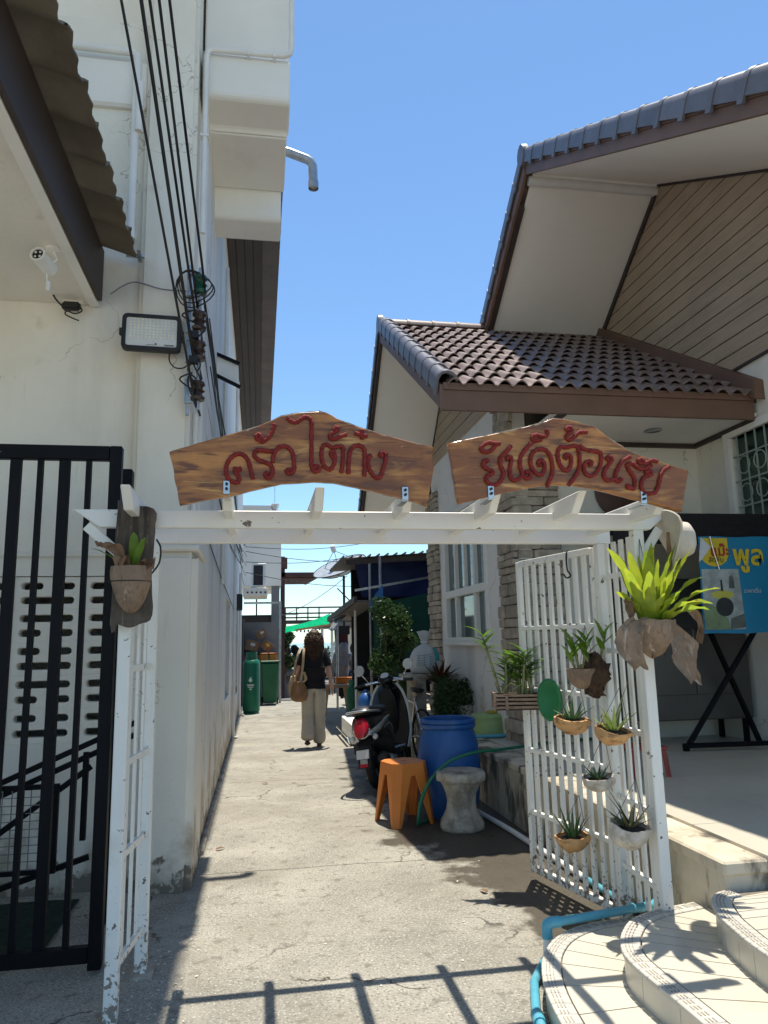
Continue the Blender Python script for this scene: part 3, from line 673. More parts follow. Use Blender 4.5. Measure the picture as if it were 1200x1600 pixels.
cap_row(1.52, 5.93, nz(5.93)+.03, RY-.05, RZ+.02, 11)
cap_row(1.52, 11.35, fz(11.35)+.03, RY+.05, RZ+.02, 9)
RIDGE = MB().loft([[V((t*.36, .11*s*math.cos(math.pi*j/8), .10*s*math.sin(math.pi*j/8))) for j in range(9)] for t, s in ((0, 1.08), (.1, 1.08), (.101, 1), (1, .97))]).mesh(smooth=45); RIDGE.materials.append(m_tile)
for k in range(5): part('ridge_tile', RIDGE, None, rh, M=Mx.Translation((1.55+k*.335, RY, RZ-.02)))
part('ridge_end', MB().loft([ellring((1.50, RY, RZ), .11, .13, 12, V((0, 1, 0)), V((0, 0, 1))), ellring((1.56, RY, RZ), .115, .135, 12, V((0, 1, 0)), V((0, 0, 1)))]).mesh(smooth=40), m_cap, rh)
part('ridge_flashing', MB().bx(2.95, XM-.06, RY-.16, RY+.12, RZ-.04, RZ+.10).mesh(bevel=.02), m_brown, rh)
part('slope_flashing', MB().prism([(5.85, nz(5.85)-.02), (RY, RZ-.02), (RY, RZ+.15), (5.85, nz(5.85)+.17)], 0, XM-.10, XM-.002), m_brown, rh)
# ---------------- main roof
AY, AZ_ = 7.2, 6.90
MN, MF = .575, .70
def mz(y): return AZ_-MN*(AY-y) if y < AY else AZ_-MF*(y-AY)
part('main_roof', MB().prism([(1.6, mz(1.6)), (AY, AZ_), (10.9, mz(10.9)), (10.9, mz(10.9)-.07), (AY, AZ_-.07), (1.6, mz(1.6)-.07)], 0, 3.0, 9.4), m_tile, rh)
part('verge_board', MB().prism([(1.6, mz(1.6)+.01), (AY, AZ_+.01), (AY, AZ_-.09), (1.6, mz(1.6)-.09)], 0, 2.93, 2.965), m_brown, rh)
part('verge_board', MB().prism([(1.6, mz(1.6)-.092), (AY, AZ_-.092), (AY, AZ_-.21), (1.6, mz(1.6)-.21)], 0, 2.945, 2.98), m_brown, rh)
part('verge_board', MB().prism([(AY+.001, AZ_+.01), (10.8, mz(10.8)+.01), (10.8, mz(10.8)-.20), (AY+.001, AZ_-.21)], 0, 2.93, 2.965), m_brown, rh)
part('verge_board', MB().prism([(AY+.3, mz(AY+.3)-.15), (10.8, mz(10.8)-.15), (10.8, mz(10.8)-.24), (AY+.3, mz(AY+.3)-.24)], 0, 2.967, 3.03), m_dbrown, rh)
part('verge_soffit', MB().prism([(1.6, mz(1.6)-.16), (AY, AZ_-.16), (AY, AZ_-.19), (1.6, mz(1.6)-.19)], 0, 2.985, XM), m_soffit, rh)
part('verge_soffit', MB().prism([(AY+.001, AZ_-.16), (10.8, mz(10.8)-.16), (10.8, mz(10.8)-.19), (AY+.001, AZ_-.19)], 0, 3.035, XM), m_soffit, rh)
part('ridge_tube', MB().tube([(3.0, AY+.06, AZ_-.245), (4.58, AY+.06, AZ_-.245)], .055, 14).mesh(smooth=50), m_pvc, rh)
part('gable_trim', MB().prism([(AY+.05, AZ_-.23), (10.4, mz(10.4)-.19), (10.4, mz(10.4)-.27), (AY+.05, AZ_-.31)], 0, XM-.05, XM-.0), m_dbrown, rh)
part('gable_trim', MB().prism([(1.7, mz(1.7)-.191), (AY, AZ_-.191), (AY, AZ_-.22), (1.7, mz(1.7)-.22)], 0, XM-.04, XM-.0), m_dbrown, rh)
planks(XM, 4.06, .163, lambda z: AY-(AZ_-.2-z)/MN, lambda z: AY+(AZ_-.2-z)/MF, 20, AZ_-.22, 0)
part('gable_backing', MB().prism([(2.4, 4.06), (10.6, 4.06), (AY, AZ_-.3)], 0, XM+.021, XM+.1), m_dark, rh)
part('plank_sill', MB().bx(XM-.03, XM+.02, 2.6, 10.3, 4.035, 4.058), m_dbrown, rh)
cap_row(2.92, 1.7, mz(1.7)+.03, AY-.03, AZ_+.035, 18)
cap_row(2.92, 10.6, mz(10.6)+.03, AY+.06, AZ_+.03, 12)
part('ridge_end', MB().loft([ellring((2.89, AY, AZ_+.02), .10, .13, 12, V((0, 1, 0)), V((0, 0, 1))), ellring((2.95, AY, AZ_+.02), .11, .14, 12, V((0, 1, 0)), V((0, 0, 1)))]).mesh(smooth=40), m_cap, rh)
# round wooden plaque on the porch wall
pq = thing('round_plaque', 'round dark brown wooden name plaque on the porch wall', 'plaque', (3.68, 6.99, 2.97))
part('disc', MB().lathe([(.27, 0), (.28, .01), (.28, .02), (.26, .03), (0.001, .03)], 32).mesh(smooth=40), m_redbrown, pq, local=True, M=XZ)
tm = textmesh('บ้าน', .16); part('lettering', tmesh(tm, Mx.Translation((0, -.034, .09)) @ XZ), mat('gold_letter', (.38, .27, .14), .6, .1, 9, 0), pq, local=True)

# traced outlines of the two sign boards and of their rope letters, metres (x, z)
SIGN1 = [(-0.359,2.266),(-0.2,2.32),(-0.02,2.377),(0.053,2.412),(0.084,2.429),(0.164,2.446),(0.244,2.454),(0.276,2.446),(0.311,2.425),(0.406,2.391),(0.515,2.358),(0.625,2.333),(0.727,2.31),(0.72,2.256),(0.728,2.239),(0.694,2.064),(0.591,2.093),(0.483,2.119),(0.375,2.142),(0.295,2.155),(0.216,2.159),(0.085,2.149),(-0.018,2.123),(-0.12,2.095),(-0.22,2.076),(-0.314,2.056)]
SIGN2 = [(0.801,2.329),(0.879,2.348),(0.966,2.367),(1.143,2.41),(1.234,2.436),(1.28,2.455),(1.325,2.453),(1.399,2.44),(1.474,2.422),(1.503,2.399),(1.546,2.367),(1.634,2.313),(1.679,2.294),(1.8,2.258),(1.91,2.23),(1.861,2.047),(1.752,2.078),(1.632,2.106),(1.542,2.128),(1.453,2.147),(1.365,2.16),(1.246,2.161),(1.158,2.148),(1.07,2.13),(0.954,2.103),(0.834,2.071)]
ROPE1 = [[(-0.088,2.208),(-0.083,2.198),(-0.093,2.197),(-0.102,2.203),(-0.102,2.19),(-0.093,2.177),(-0.086,2.161),(-0.09,2.146),(-0.106,2.145),(-0.127,2.157),(-0.138,2.182),(-0.137,2.216),(-0.122,2.245),(-0.102,2.261),(-0.081,2.264),(-0.063,2.254),(-0.05,2.234),(-0.041,2.202),(-0.03,2.159)],
 [(-0,2.342),(-0.011,2.348),(-0.02,2.337),(-0.006,2.323),(0.005,2.328),(-0,2.34),(-0.003,2.326),(0.006,2.318),(0.024,2.33),(0.042,2.353),(0.051,2.379),(0.056,2.395)],
 [(0.034,2.182),(0.024,2.185),(0.019,2.174),(0.031,2.165),(0.045,2.176),(0.048,2.195),(0.042,2.216),(0.022,2.229),(-0.005,2.238),(-0.024,2.253),(-0.024,2.272),(-0.006,2.282),(0.019,2.279),(0.049,2.277)],
 [(0.048,2.229),(0.052,2.258),(0.067,2.29),(0.091,2.301),(0.113,2.294),(0.128,2.275),(0.134,2.247),(0.136,2.209),(0.128,2.19),(0.113,2.186),(0.105,2.196),(0.116,2.202),(0.127,2.198)],
 [(0.107,2.424),(0.122,2.41),(0.144,2.405),(0.159,2.416),(0.176,2.428),(0.187,2.429),(0.202,2.422),(0.209,2.402),(0.208,2.322),(0.208,2.254),(0.208,2.22),(0.216,2.199),(0.233,2.198),(0.241,2.21),(0.231,2.22),(0.219,2.215),(0.224,2.205)],
 [(0.29,2.269),(0.296,2.258),(0.305,2.27),(0.298,2.283),(0.288,2.274),(0.303,2.27),(0.304,2.249),(0.301,2.228),(0.289,2.208),(0.276,2.207),(0.259,2.221),(0.25,2.255),(0.251,2.289),(0.26,2.31),(0.276,2.31),(0.296,2.299),(0.313,2.304),(0.339,2.303),(0.34,2.274),(0.336,2.222),(0.331,2.191)],
 [(0.304,2.378),(0.311,2.389),(0.32,2.381),(0.311,2.37),(0.302,2.377),(0.314,2.373),(0.297,2.363),(0.285,2.352),(0.29,2.338),(0.31,2.339),(0.331,2.35),(0.356,2.359)],
 [(0.361,2.188),(0.363,2.24),(0.37,2.285),(0.384,2.306),(0.408,2.312),(0.426,2.3),(0.431,2.279),(0.429,2.224),(0.428,2.179)],
 [(0.39,2.365),(0.405,2.361),(0.419,2.358),(0.432,2.354),(0.442,2.355)],
 [(0.421,2.38),(0.42,2.366),(0.42,2.352),(0.421,2.338)],
 [(0.508,2.265),(0.496,2.272),(0.505,2.283),(0.52,2.278),(0.52,2.253),(0.508,2.212),(0.497,2.18),(0.48,2.173),(0.46,2.19),(0.447,2.217),(0.444,2.245),(0.448,2.261),(0.46,2.271)]]
ROPE2 = [[(0.971,2.25),(0.963,2.259),(0.95,2.252),(0.947,2.234),(0.963,2.22),(0.987,2.21),(0.981,2.196),(0.965,2.192),(0.957,2.178),(0.96,2.164),(0.981,2.15),(1.01,2.157),(1.029,2.182),(1.036,2.207),(1.025,2.235),(1.025,2.267),(1.038,2.286),(1.057,2.302),(1.076,2.326)],
 [(1.028,2.334),(1.004,2.335),(0.972,2.337),(0.946,2.321),(0.94,2.305),(0.956,2.296),(0.981,2.3),(1.001,2.319),(1.008,2.331)],
 [(1.062,2.263),(1.054,2.272),(1.067,2.277),(1.075,2.265),(1.068,2.236),(1.065,2.208),(1.071,2.179),(1.09,2.173),(1.113,2.185),(1.121,2.196)],
 [(1.175,2.345),(1.137,2.306),(1.117,2.273),(1.112,2.237),(1.121,2.209),(1.134,2.184),(1.153,2.184),(1.16,2.202),(1.147,2.213),(1.135,2.205)],
 [(1.211,2.243),(1.198,2.242),(1.199,2.257),(1.212,2.264),(1.224,2.25),(1.225,2.225),(1.212,2.203),(1.194,2.199),(1.173,2.217),(1.161,2.245),(1.165,2.281),(1.185,2.307),(1.212,2.315),(1.237,2.308),(1.254,2.283),(1.261,2.24),(1.258,2.204),(1.243,2.172),(1.229,2.143)],
 [(1.218,2.358),(1.188,2.35),(1.177,2.357),(1.18,2.372),(1.197,2.378),(1.219,2.373),(1.237,2.372),(1.248,2.388),(1.245,2.405)],
 [(1.333,2.273),(1.321,2.28),(1.331,2.293),(1.349,2.283),(1.349,2.254),(1.337,2.227),(1.32,2.219),(1.299,2.241),(1.289,2.277),(1.293,2.31),(1.309,2.328),(1.331,2.324),(1.362,2.332),(1.381,2.33),(1.39,2.303),(1.39,2.269),(1.384,2.23),(1.362,2.191),(1.329,2.153)],
 [(1.392,2.335),(1.416,2.318),(1.456,2.312),(1.488,2.305),(1.493,2.276),(1.483,2.242),(1.463,2.212),(1.437,2.197),(1.413,2.211),(1.408,2.24),(1.422,2.26),(1.442,2.263),(1.445,2.252),(1.431,2.248)],
 [(1.351,2.402),(1.337,2.408),(1.35,2.418),(1.364,2.409),(1.356,2.392),(1.343,2.385),(1.334,2.37),(1.348,2.358),(1.369,2.371),(1.396,2.394),(1.434,2.397)],
 [(1.531,2.27),(1.52,2.279),(1.535,2.288),(1.543,2.275),(1.532,2.257),(1.507,2.228),(1.5,2.199),(1.516,2.179),(1.547,2.185),(1.558,2.192)],
 [(1.632,2.289),(1.594,2.268),(1.572,2.239),(1.556,2.209),(1.557,2.18),(1.571,2.175),(1.582,2.189)],
 [(1.625,2.145),(1.607,2.147),(1.613,2.157),(1.632,2.14),(1.642,2.157),(1.644,2.186),(1.635,2.208),(1.617,2.235),(1.616,2.254),(1.639,2.257),(1.664,2.24),(1.694,2.234),(1.732,2.251)],
 [(1.686,2.26),(1.671,2.263),(1.675,2.277),(1.692,2.275),(1.691,2.258),(1.717,2.266),(1.739,2.274),(1.762,2.269)],
 [(1.712,2.209),(1.703,2.219),(1.719,2.226),(1.729,2.213),(1.712,2.202),(1.696,2.199),(1.679,2.177),(1.674,2.148),(1.689,2.124),(1.731,2.124),(1.753,2.149),(1.768,2.193),(1.787,2.228),(1.817,2.246)]]

# ================================================================== WHITE ARBOUR over the alley
ar = thing('white_arbour', 'white painted metal arbour with open rafters spanning the alley', 'arbour', (.65, 3.65, 0))
part('beam', MB().prism([(-.82, 2.10), (2.03, 2.10), (1.93, 2.02), (-.70, 2.02)], 1, 3.378, 3.422).mesh(bevel=.004), m_wpaint, ar)
part('beam', MB().prism([(-.545, 2.10), (1.96, 2.10), (1.96, 2.015), (-.545, 2.015)], 1, 3.868, 3.912).mesh(bevel=.004), m_wpaint, ar)
RAF = (-.545, -.14, .25, .64, 1.04, 1.44, 1.85)
for x in RAF:
    part('rafter', MB().prism([(3.07, 2.150), (4.02, 2.150), (3.98, 2.075), (3.94, 2.060), (3.17, 2.060)], 0, x-.02, x+.02).mesh(bevel=.004), m_wpaint, ar)
for (x, y, z0) in ((-.58, 3.42, 0), (-.53, 3.87, 0), (1.865, 3.405, .25), (1.90, 3.89, 0)):
    part('post', MB().bx(x-.027, x+.027, y-.027, y+.027, z0, 2.02 if y < 3.6 else 2.014).mesh(bevel=.004), m_wpaint2, ar)
part('post_foot', MB().bx(-.57, -.47, 3.80, 3.93, 0, .012).bx(-.545, -.515, 3.85, 3.88, .012, .03), m_rawconc, ar)
for k in range(3):
    t = (k+1)/4; x = -.58+.05*t; y = 3.42+.45*t; part('slat', MB().bx(x-.006, x+.006, y-.018, y+.018, .2, 2.0), m_wpaint2, ar)
for z in (.20, .62, 1.0, 1.40): part('rail', MB().beam((-.577, 3.448, z), (-.533, 3.842, z), .022, .028), m_wpaint2, ar)
for k in range(4):
    t = (k+1)/5; x = 1.865+.035*t; y = 3.405+.485*t; part('slat', MB().bx(x-.006, x+.006, y-.018, y+.018, .18, 2.0), m_wpaint2, ar)
for z in (.32, .66, 1.02, 1.42, 1.82): part('rail', MB().beam((1.867, 3.434, z), (1.898, 3.862, z), .022, .026), m_wpaint2, ar)
part('brace', MB().beam((-.76, 3.40, 2.03), (-.58, 3.41, 1.87), .014, .045).mesh(bevel=.003), m_wpaint, ar)
part('brace', MB().beam((1.99, 3.40, 2.03), (1.87, 3.405, 1.86), .014, .045).mesh(bevel=.003), m_wpaint, ar)

# ---------------------------------------------------------------- open white gate leaf
gl = thing('white_gate', 'open white slatted metal gate leaf hung with potted plants', 'gate', (1.79, 4.33, 0))
ga, gb = V((1.72, 4.73, 0)), V((1.885, 3.95, 0)); gd = (gb-ga).normalized()
for p in (ga, gb): part('stile', MB().beam(p+V((0, 0, .05)), p+V((0, 0, 2.0)), .035, .035, gd).mesh(bevel=.003), m_wpaint2, gl)
for z, h in ((.07, .04), (.41, .026), (.79, .026), (1.17, .026), (1.56, .026), (1.985, .04)): part('rail', MB().beam(ga+gd*.018+V((0, 0, z)), gb-gd*.018+V((0, 0, z)), .028, h).mesh(bevel=.003), m_wpaint2, gl)
for k in range(8):
    p = ga.lerp(gb, (k+1)/9); part('slat', MB().beam(p+V((-.0, 0, .09)), p+V((0, 0, 1.965)), .034, .018, gd.cross(V((0, 0, 1)))).mesh(bevel=.002), m_wpaint2, gl)
hk = tag(part('wire_hook', MB().tube(smoothpath([(1.835, 4.17, 2.015), (1.82, 4.17, 1.99), (1.82, 4.17, 1.90), (1.83, 4.15, 1.86), (1.80, 4.14, 1.845), (1.785, 4.15, 1.87)], 5), .005, 6).mesh(smooth=60), m_cable), 'black S-shaped wire hook on the top rail of the open white gate', 'hook')

# ---------------------------------------------------------------- black gate on the left
bgate = thing('black_gate', 'tall black steel bar gate on the left before the breeze blocks', 'gate', (-1.3, 3.93, 0))
part('stile', MB().bx(-.775, -.715, 3.90, 3.96, .02, 2.53).mesh(bevel=.004), m_black, bgate)
part('rail', MB().bx(-3.0, -.776, 3.905, 3.955, 2.455, 2.53).mesh(bevel=.004), m_black, bgate)
part('rail', MB().bx(-3.0, -.776, 3.905, 3.955, .05, .12).mesh(bevel=.004), m_black, bgate)
xx = -.88; k = 0
while xx > -3:
    hw = .026 if k % 2 else .013
    part('bar', MB().bx(xx-hw, xx+hw, 3.915, 3.945, .121, 2.454), m_black, bgate); xx -= .118; k += 1
tag(part('gate_post', MB().bx(-.86, -.77, 4.55, 4.64, 0, 2.56).mesh(bevel=.005), m_black), 'black square steel post just behind the black bar gate', 'post')

# ---------------------------------------------------------------- sign boards
def sign(outline, ropes, label, brx):
    xs = [p[0] for p in outline]; s = thing('sign_board', label, 'sign', ((min(xs)+max(xs))/2, 2.99, min(p[1] for p in outline)), group='rope-lettered wooden signs above the arbour')
    # uneven, resampled outline
    O = []
    n = len(outline)
    for i in range(n):
        a, b = V(outline[i]), V(outline[(i+1) % n]); k = max(2, int((b-a).length/.02))
        for j in range(k):
            p = a.lerp(b, j/k); q = mnoise.noise(V((p.x*22, p.y*22, 0)))*.0035; O.append((p.x+q, p.y+q*.8))
    me = curveplate([O], .036, .004, 'board'); tmesh(me, Mx.Translation((0, 3.0, 0)) @ XZ)
    part('board', me, m_wood, s)
    # pale bark edge along the top
    ztop = max(p[1] for p in outline); cand = [p for p in outline if p[1] > sum(q[1] for q in outline)/n+.02 or p in (outline[0],)]
    cand = sorted(cand, key=lambda p: p[0]); tp = []
    for a, b in zip(cand, cand[1:]):
        for j in range(5): t = j/5; tp.append((a[0]+(b[0]-a[0])*t, 3.0, a[1]+(b[1]-a[1])*t+.001))
    me = MB().loft([[V((x, 2.984, z-.004)), V((x, 2.984, z+.0045)), V((x, 3.0175, z+.006)), V((x, 3.0175, z-.004))] for x, y, z in tp]).mesh(); dents(me, .004, 30)
    part('bark_edge', me, m_bark, s)
    for r_ in ropes:
        pts = smoothpath([(x, 2.976+.0006*((i*7) % 3), z) for i, (x, z) in enumerate(r_)], 4)
        k = len(pts); me = MB().tube(pts, [.0094+.0013*math.sin(i*2.1) for i in range(k)], 7).mesh(smooth=70)
        part('rope_letter', me, m_rope, s)
    for x, z in brx:
        b = part('bracket', MB().bx(x-.013, x+.013, 2.972, 2.981, z-.035, z+.02).mesh(bevel=.001), m_steel, s)
        part('bolt', MB().tube([(x, 2.974, z+.006), (x, 2.964, z+.006)], .006, 8).tube([(x, 2.974, z-.014), (x, 2.962, z-.014)], .006, 8), m_cable, b)
        part('bracket_leg', MB().bx(x-.012, x+.012, 2.983, 3.10, z-.040, z-.036), m_steel, s)
    return s
sign(SIGN1, ROPE1, 'left live-edge wooden board with red rope Thai lettering, wider of the two', [(-.135, 2.13), (.60, 2.115)])
sign(SIGN2, ROPE2, 'right live-edge wooden board with red rope Thai lettering and knotty peak', [(.975, 2.125), (1.68, 2.11)])

# ---------------------------------------------------------------- hat on the beam end
ht = thing('sun_hat', 'pale beige sun hat hung on the right end of the arbour beam', 'hat', (2.03, 3.38, 1.96))
me = MB().lathe([(.155, -.006), (.158, 0), (.15, .006), (.10, .004), (.094, .02), (.088, .07), (.078, .10), (.05, .115), (0.001, .118)], 28, wob=lambda t, z: 1+.07*math.sin(t*2*math.pi*2+.6)+.03*math.sin(t*2*math.pi*5)).mesh(smooth=50)
for v in me.vertices:
    if v.co.z < .01: v.co.z += .03*math.sin(math.atan2(v.co.y, v.co.x)*2)*(math.hypot(v.co.x, v.co.y)/.155)**2
part('hat', me, m_hatm, ht, local=True, M=Mx.Rotation(R(-14), 4, 'Z') @ Mx.Rotation(R(12), 4, 'X') @ Mx.Rotation(R(82), 4, 'Y'))
tag(part('dry_leaf', MB().grid([[(1.985, 3.33, 2.0), (2.0, 3.325, 2.0)], [(1.975, 3.325, 1.90), (2.0, 3.32, 1.91)], [(1.99, 3.32, 1.80), (2.0, 3.325, 1.81)]]), l_dry), 'dry brown frond scrap hanging beside the hat on the beam end', 'frond')

# ---------------------------------------------------------------- plants on the arbour and the gate
def coconut(mb, c, rx, rz, bump=.06, cut=.55, n=24, m=12, seed=0.):
    rings = []
    for i in range(m+1):
        th = math.pi*(cut+(1-cut)*i/m); r = math.sin(th); z = math.cos(th)
        ring = []
        for j in range(n):
            a = 2*math.pi*j/n; q = 1+bump*mnoise.noise(V((math.cos(a)*1.6+seed, math.sin(a)*1.6, z*2)))+.03*abs(math.sin(a*3))
            ring.append(V(c)+V((rx*r*q*math.cos(a), rx*r*q*math.sin(a), rz*z*q-rz*math.cos(math.pi*cut))))
        rings.append(ring)
    mb.loft(rings, cap=False)
    # inner wall
    mb.loft([[V(c)+(p-V(c))*.9+V((0, 0, -.002)) for p in r] for r in rings[:6]], cap=False)
    mb.grid([[p for p in rings[0]]+[rings[0][0]], [V(c)+(p-V(c))*.9 for p in rings[0]]+[V(c)+(rings[0][0]-V(c))*.9]])
def hang(name, label, cat, c, group='plants hung on the white gate and arbour'): return thing(name, label, cat, c, group=group)
def soil(parent, r, z): part('soil', MB().lathe([(r, 0), (r*.6, .012), (.001, .02)], 14, (0, 0, z)).mesh(smooth=60), m_soil, parent, local=True)
def hwire(parent, top, r): part('hanger', MB().tube([(r, 0, 0), top], .0015, 4).tube([(-r, 0, 0), top], .0015, 4), m_cable, parent, local=True)
def sheath(parent, pts, wd, seed, mt=l_dry, name='dry_frond'):
    rr = random.Random(seed); P = smoothpath(pts, 4); rows = []
    for i, p in enumerate(P):
        t = i/(len(P)-1); w_ = wd*(.45+.75*math.sin(math.pi*(.15+.8*t)))
        rows.append([p+V((u*w_, rr.uniform(-.008, .008)+.02*math.cos(u*3), .012*math.sin(u*9+t*7))) for u in (-.5, -.3, -.1, .1, .3, .5)])
    me = MB().grid(rows).mesh(smooth=60); part(name, dents(me, .008, 18, seed), mt, parent, local=True)

# big bird's nest fern
pf = hang('birds_nest_fern', 'large yellow-green strap fern in a grey coconut husk on the right post', 'fern', (1.845, 3.30, 1.40))
mb = MB(); coconut(mb, (0, 0, .17), .105, .155, .12, .47, seed=2.); part('coconut_husk', dents(mb.mesh(smooth=60), .008, 16), m_husk, pf, local=True); soil(pf, .09, .145)
def fernprof(t): return (.35+.65*math.sin(math.pi*min(1, t*1.05)**.9)) if t < .97 else .2
rr = random.Random(5)
FD = [(-.55, -.1, 1.0, .40, 1), (-.40, -.15, 1, .33, 0), (-.25, .05, 1, .30, 0), (-.15, -.2, 1, .34, 0), (-.05, .1, 1, .33, 0), (.03, -.25, 1, .30, 0), (.12, -.05, 1, .38, 0), (.2, .1, 1, .42, 0), (.28, -.2, 1, .30, 0), (.38, -.1, 1, .33, 0),
      (.50, .0, 1, .37, 0), (.65, -.15, 1, .36, 0), (.85, -.1, .9, .33, 1), (1.1, -.2, .8, .30, 1), (1.4, -.1, .75, .27, 1), (-.3, -.4, .9, .20, 0), (.1, -.5, .9, .18, 0), (.45, -.5, .8, .2, 0), (-.8, -.1, .9, .22, 1), (.9, -.5, .55, .24, 1), (-.1, .5, 1, .35, 0), (.4, .5, 1, .35, 0), (.16, -.35, 1, .25, 0), (-.6, -.3, 1, .30, 1), (-.35, -.5, 1, .26, 0), (.3, -.4, 1, .34, 0), (.7, .2, 1, .40, 1), (.05, .3, 1, .42, 0), (-.2, .3, 1, .38, 0), (1.2, .1, .6, .3, 1), (.6, -.6, .7, .22, 1)]
for (dx, dy, dz, ln, dr) in FD:
    mb = MB(); leaf(mb, (dx*.05, dy*.05, .15), (dx*.62, dy, dz), ln*rr.uniform(.95, 1.12), rr.uniform(.046, .064), .30+.45*dr, .16, .35, 12, fernprof, tw=rr.uniform(-.5, .5)); part('frond', mb.mesh(smooth=60), l_fern, pf, local=True)
sheath(pf, [(-.07, -.06, .18), (-.15, -.09, .13), (-.17, -.10, .03), (-.12, -.10, -.05)], .12, 1, m_husk); sheath(pf, [(.08, -.05, .15), (.12, -.08, .05), (.11, -.09, -.03), (.15, -.09, -.12)], .11, 2, m_husk)
sheath(pf, [(.10, -.02, .20), (.19, -.03, .22), (.24, -.04, .15), (.22, -.04, .06)], .03, 3); sheath(pf, [(-.08, -.02, .2), (-.13, -.04, .27), (-.12, -.05, .19)], .04, 4)
hwire(pf, (.02, .08, .58), .06)
# left slab with fern
ls = hang('fern_on_log', 'small fern in a coconut shell fixed to a grey log slab on the left post', 'fern', (-.545, 3.345, 1.60))
sec = [(-.078, 0), (-.07, .49), (-.05, .50), (.075, .495), (.08, .40), (.075, .2), (.078, .03), (.03, -.005), (-.02, -.015), (-.06, .0)]
O = [(p.x, p.y) for p in smoothpath([(a, b, 0) for a, b in sec], 4, True)]
me = curveplate([O], .035, .004); tmesh(me, XZ); part('log_slab', dents(me, .006, 25), m_greywood, ls, local=True)
mb = MB(); coconut(mb, (0, -.045, .235), .080, .17, .10, .46, seed=5.); part('coconut_shell', mb.mesh(smooth=60), m_husk, ls, local=True)
part('soil', MB().lathe([(.075, 0), (.04, .01), (.001, .012)], 14, (0, -.045, .212)).mesh(smooth=60), m_soil, ls, local=True)
for (d, ln, wd) in (((.0, -.2, 1), .165, .042), ((.32, -.2, 1), .15, .045), ((-.12, -.3, 1), .09, .03)):
    mb = MB(); leaf(mb, (.01, -.05, .22), d, ln, wd, .15, .04, .3, 10, lambda t: .45+.6*math.sin(math.pi*min(1, t*.97)) if t < .98 else .3); part('frond', mb.mesh(smooth=60), l_fern2, ls, local=True)
mb = MB(); leaf(mb, (-.02, -.05, .22), (-.9, -.2, .9), .18, .03, .5, .1, .3); part('frond', mb.mesh(smooth=60), l_fern2, ls, local=True)
sheath(ls, [(-.03, -.07, .23), (-.05, -.1, .30), (-.09, -.11, .32), (-.13, -.11, .33)], .045, 11); sheath(ls, [(-.02, -.09, .22), (-.035, -.12, .27), (-.05, -.12, .24)], .05, 12); sheath(ls, [(.04, -.08, .22), (.07, -.10, .26), (.085, -.09, .23)], .055, 13)
part('tie_wire', MB().tube([(-.08, -.02, .17)]+[(.092*math.cos(R(a)), -.045-.088*math.sin(R(a)), .17) for a in range(170, 5, -15)]+[(.08, -.02, .17)], .002, 5), m_cable, ls, local=True)
tag(part('loose_cable', MB().tube(smoothpath([(-.46, 3.41, 1.97), (-.44, 3.40, 1.93), (-.445, 3.40, 1.86), (-.49, 3.41, 1.80)], 5), .004, 6).mesh(smooth=60), m_cable), 'short black cable loop on the left post beside the log slab', 'cable')
# orchid in dark husk
oh = hang('orchid_in_husk', 'orchid with dark fibrous husk pot hanging on the gate hinge side', 'orchid', (1.765, 3.86, 1.24))
mb = MB(); coconut(mb, (-.05, -.03, .09), .075, .10, .05, .48, seed=8.); part('coconut_shell', mb.mesh(smooth=60), m_husk, oh, local=True)
me = MB().lathe([(.02, -.06), (.055, -.03), (.075, .03), (.075, .09), (.05, .15), (.02, .17)], 20, (.03, -.02, 0)).mesh(smooth=60, sub=1); part('fibre_block', dents(me, .035, 30), m_dhusk, oh, local=True)
rr = random.Random(9)
for k, (bx_, tx, tz, ln) in enumerate(((-.06, -.10, .20, 5), (-.04, -.02, .22, 5), (0, -.04, .16, 3), (.05, .10, .30, 4), (-.08, -.13, .12, 4))):
    c = part('cane', MB().tube([(bx_, -.03, .08), ((bx_+tx)/2, -.045, .08+tz*.4), (tx, -.05, .06+tz*.75)], [.006, .008, .004], 7).mesh(smooth=60), l_cane, oh, local=True)
    for j in range(ln):
        mb = MB(); s_ = 1 if j % 2 else -1; leaf(mb, (bx_+(tx-bx_)*(.5+j*.1), -.045, .08+tz*(.35+j*.09)), (s_*rr.uniform(.3, .8), rr.uniform(-.5, .2), 1), rr.uniform(.09, .14), .036, .5, 0, .3, 6); part('leaf', mb.mesh(smooth=60), l_orch, oh, local=True)
hwire(oh, (.02, .04, .32), .06)
def aloe(name, label, c, potm, r, h, leafm, n, ln, wd, seed, cat='aloe', tilt=0., long=None, up_=.55):
    t = hang(name, label, cat, c); rr = random.Random(seed)
    mb = MB(); coconut(mb, (0, 0, 0), r, h, .08, .5, seed=seed); me = mb.mesh(smooth=60)
    o = part('pot', dents(dents(me, .012, 14, seed), .004, 45, seed), potm, t, local=True, M=Mx.Rotation(R(tilt+rr.uniform(-9, 9)), 4, 'Y') @ Mx.Rotation(R(rr.uniform(-4, 10)), 4, 'X'))
    soil(t, r*.8, -.02)
    for k in range(n):
        a = k*2.399+seed; q = .25+.75*((k+1)/n); d = (math.cos(a)*q, math.sin(a)*q, up_+.9*(1-q))
        mb = MB(); leaf(mb, (math.cos(a)*r*.3, math.sin(a)*r*.3, -.01), d, ln*rr.uniform(.7, 1.15), wd*rr.uniform(.8, 1.1), .12 if leafm is not l_dry else .6, 0, .55, 7, lambda t: (1-t)**.8+.02); part('leaf', mb.mesh(smooth=60), leafm, t, local=True)
    if long:
        for d, l2, w2 in long:
            mb = MB(); leaf(mb, (0, 0, 0), d, l2, w2, .1, 0, .55, 8, lambda t: (1-t)**.8+.02); part('leaf', mb.mesh(smooth=60), leafm, t, local=True)
    hwire(t, (.06, .02, .2), r*.9); return t
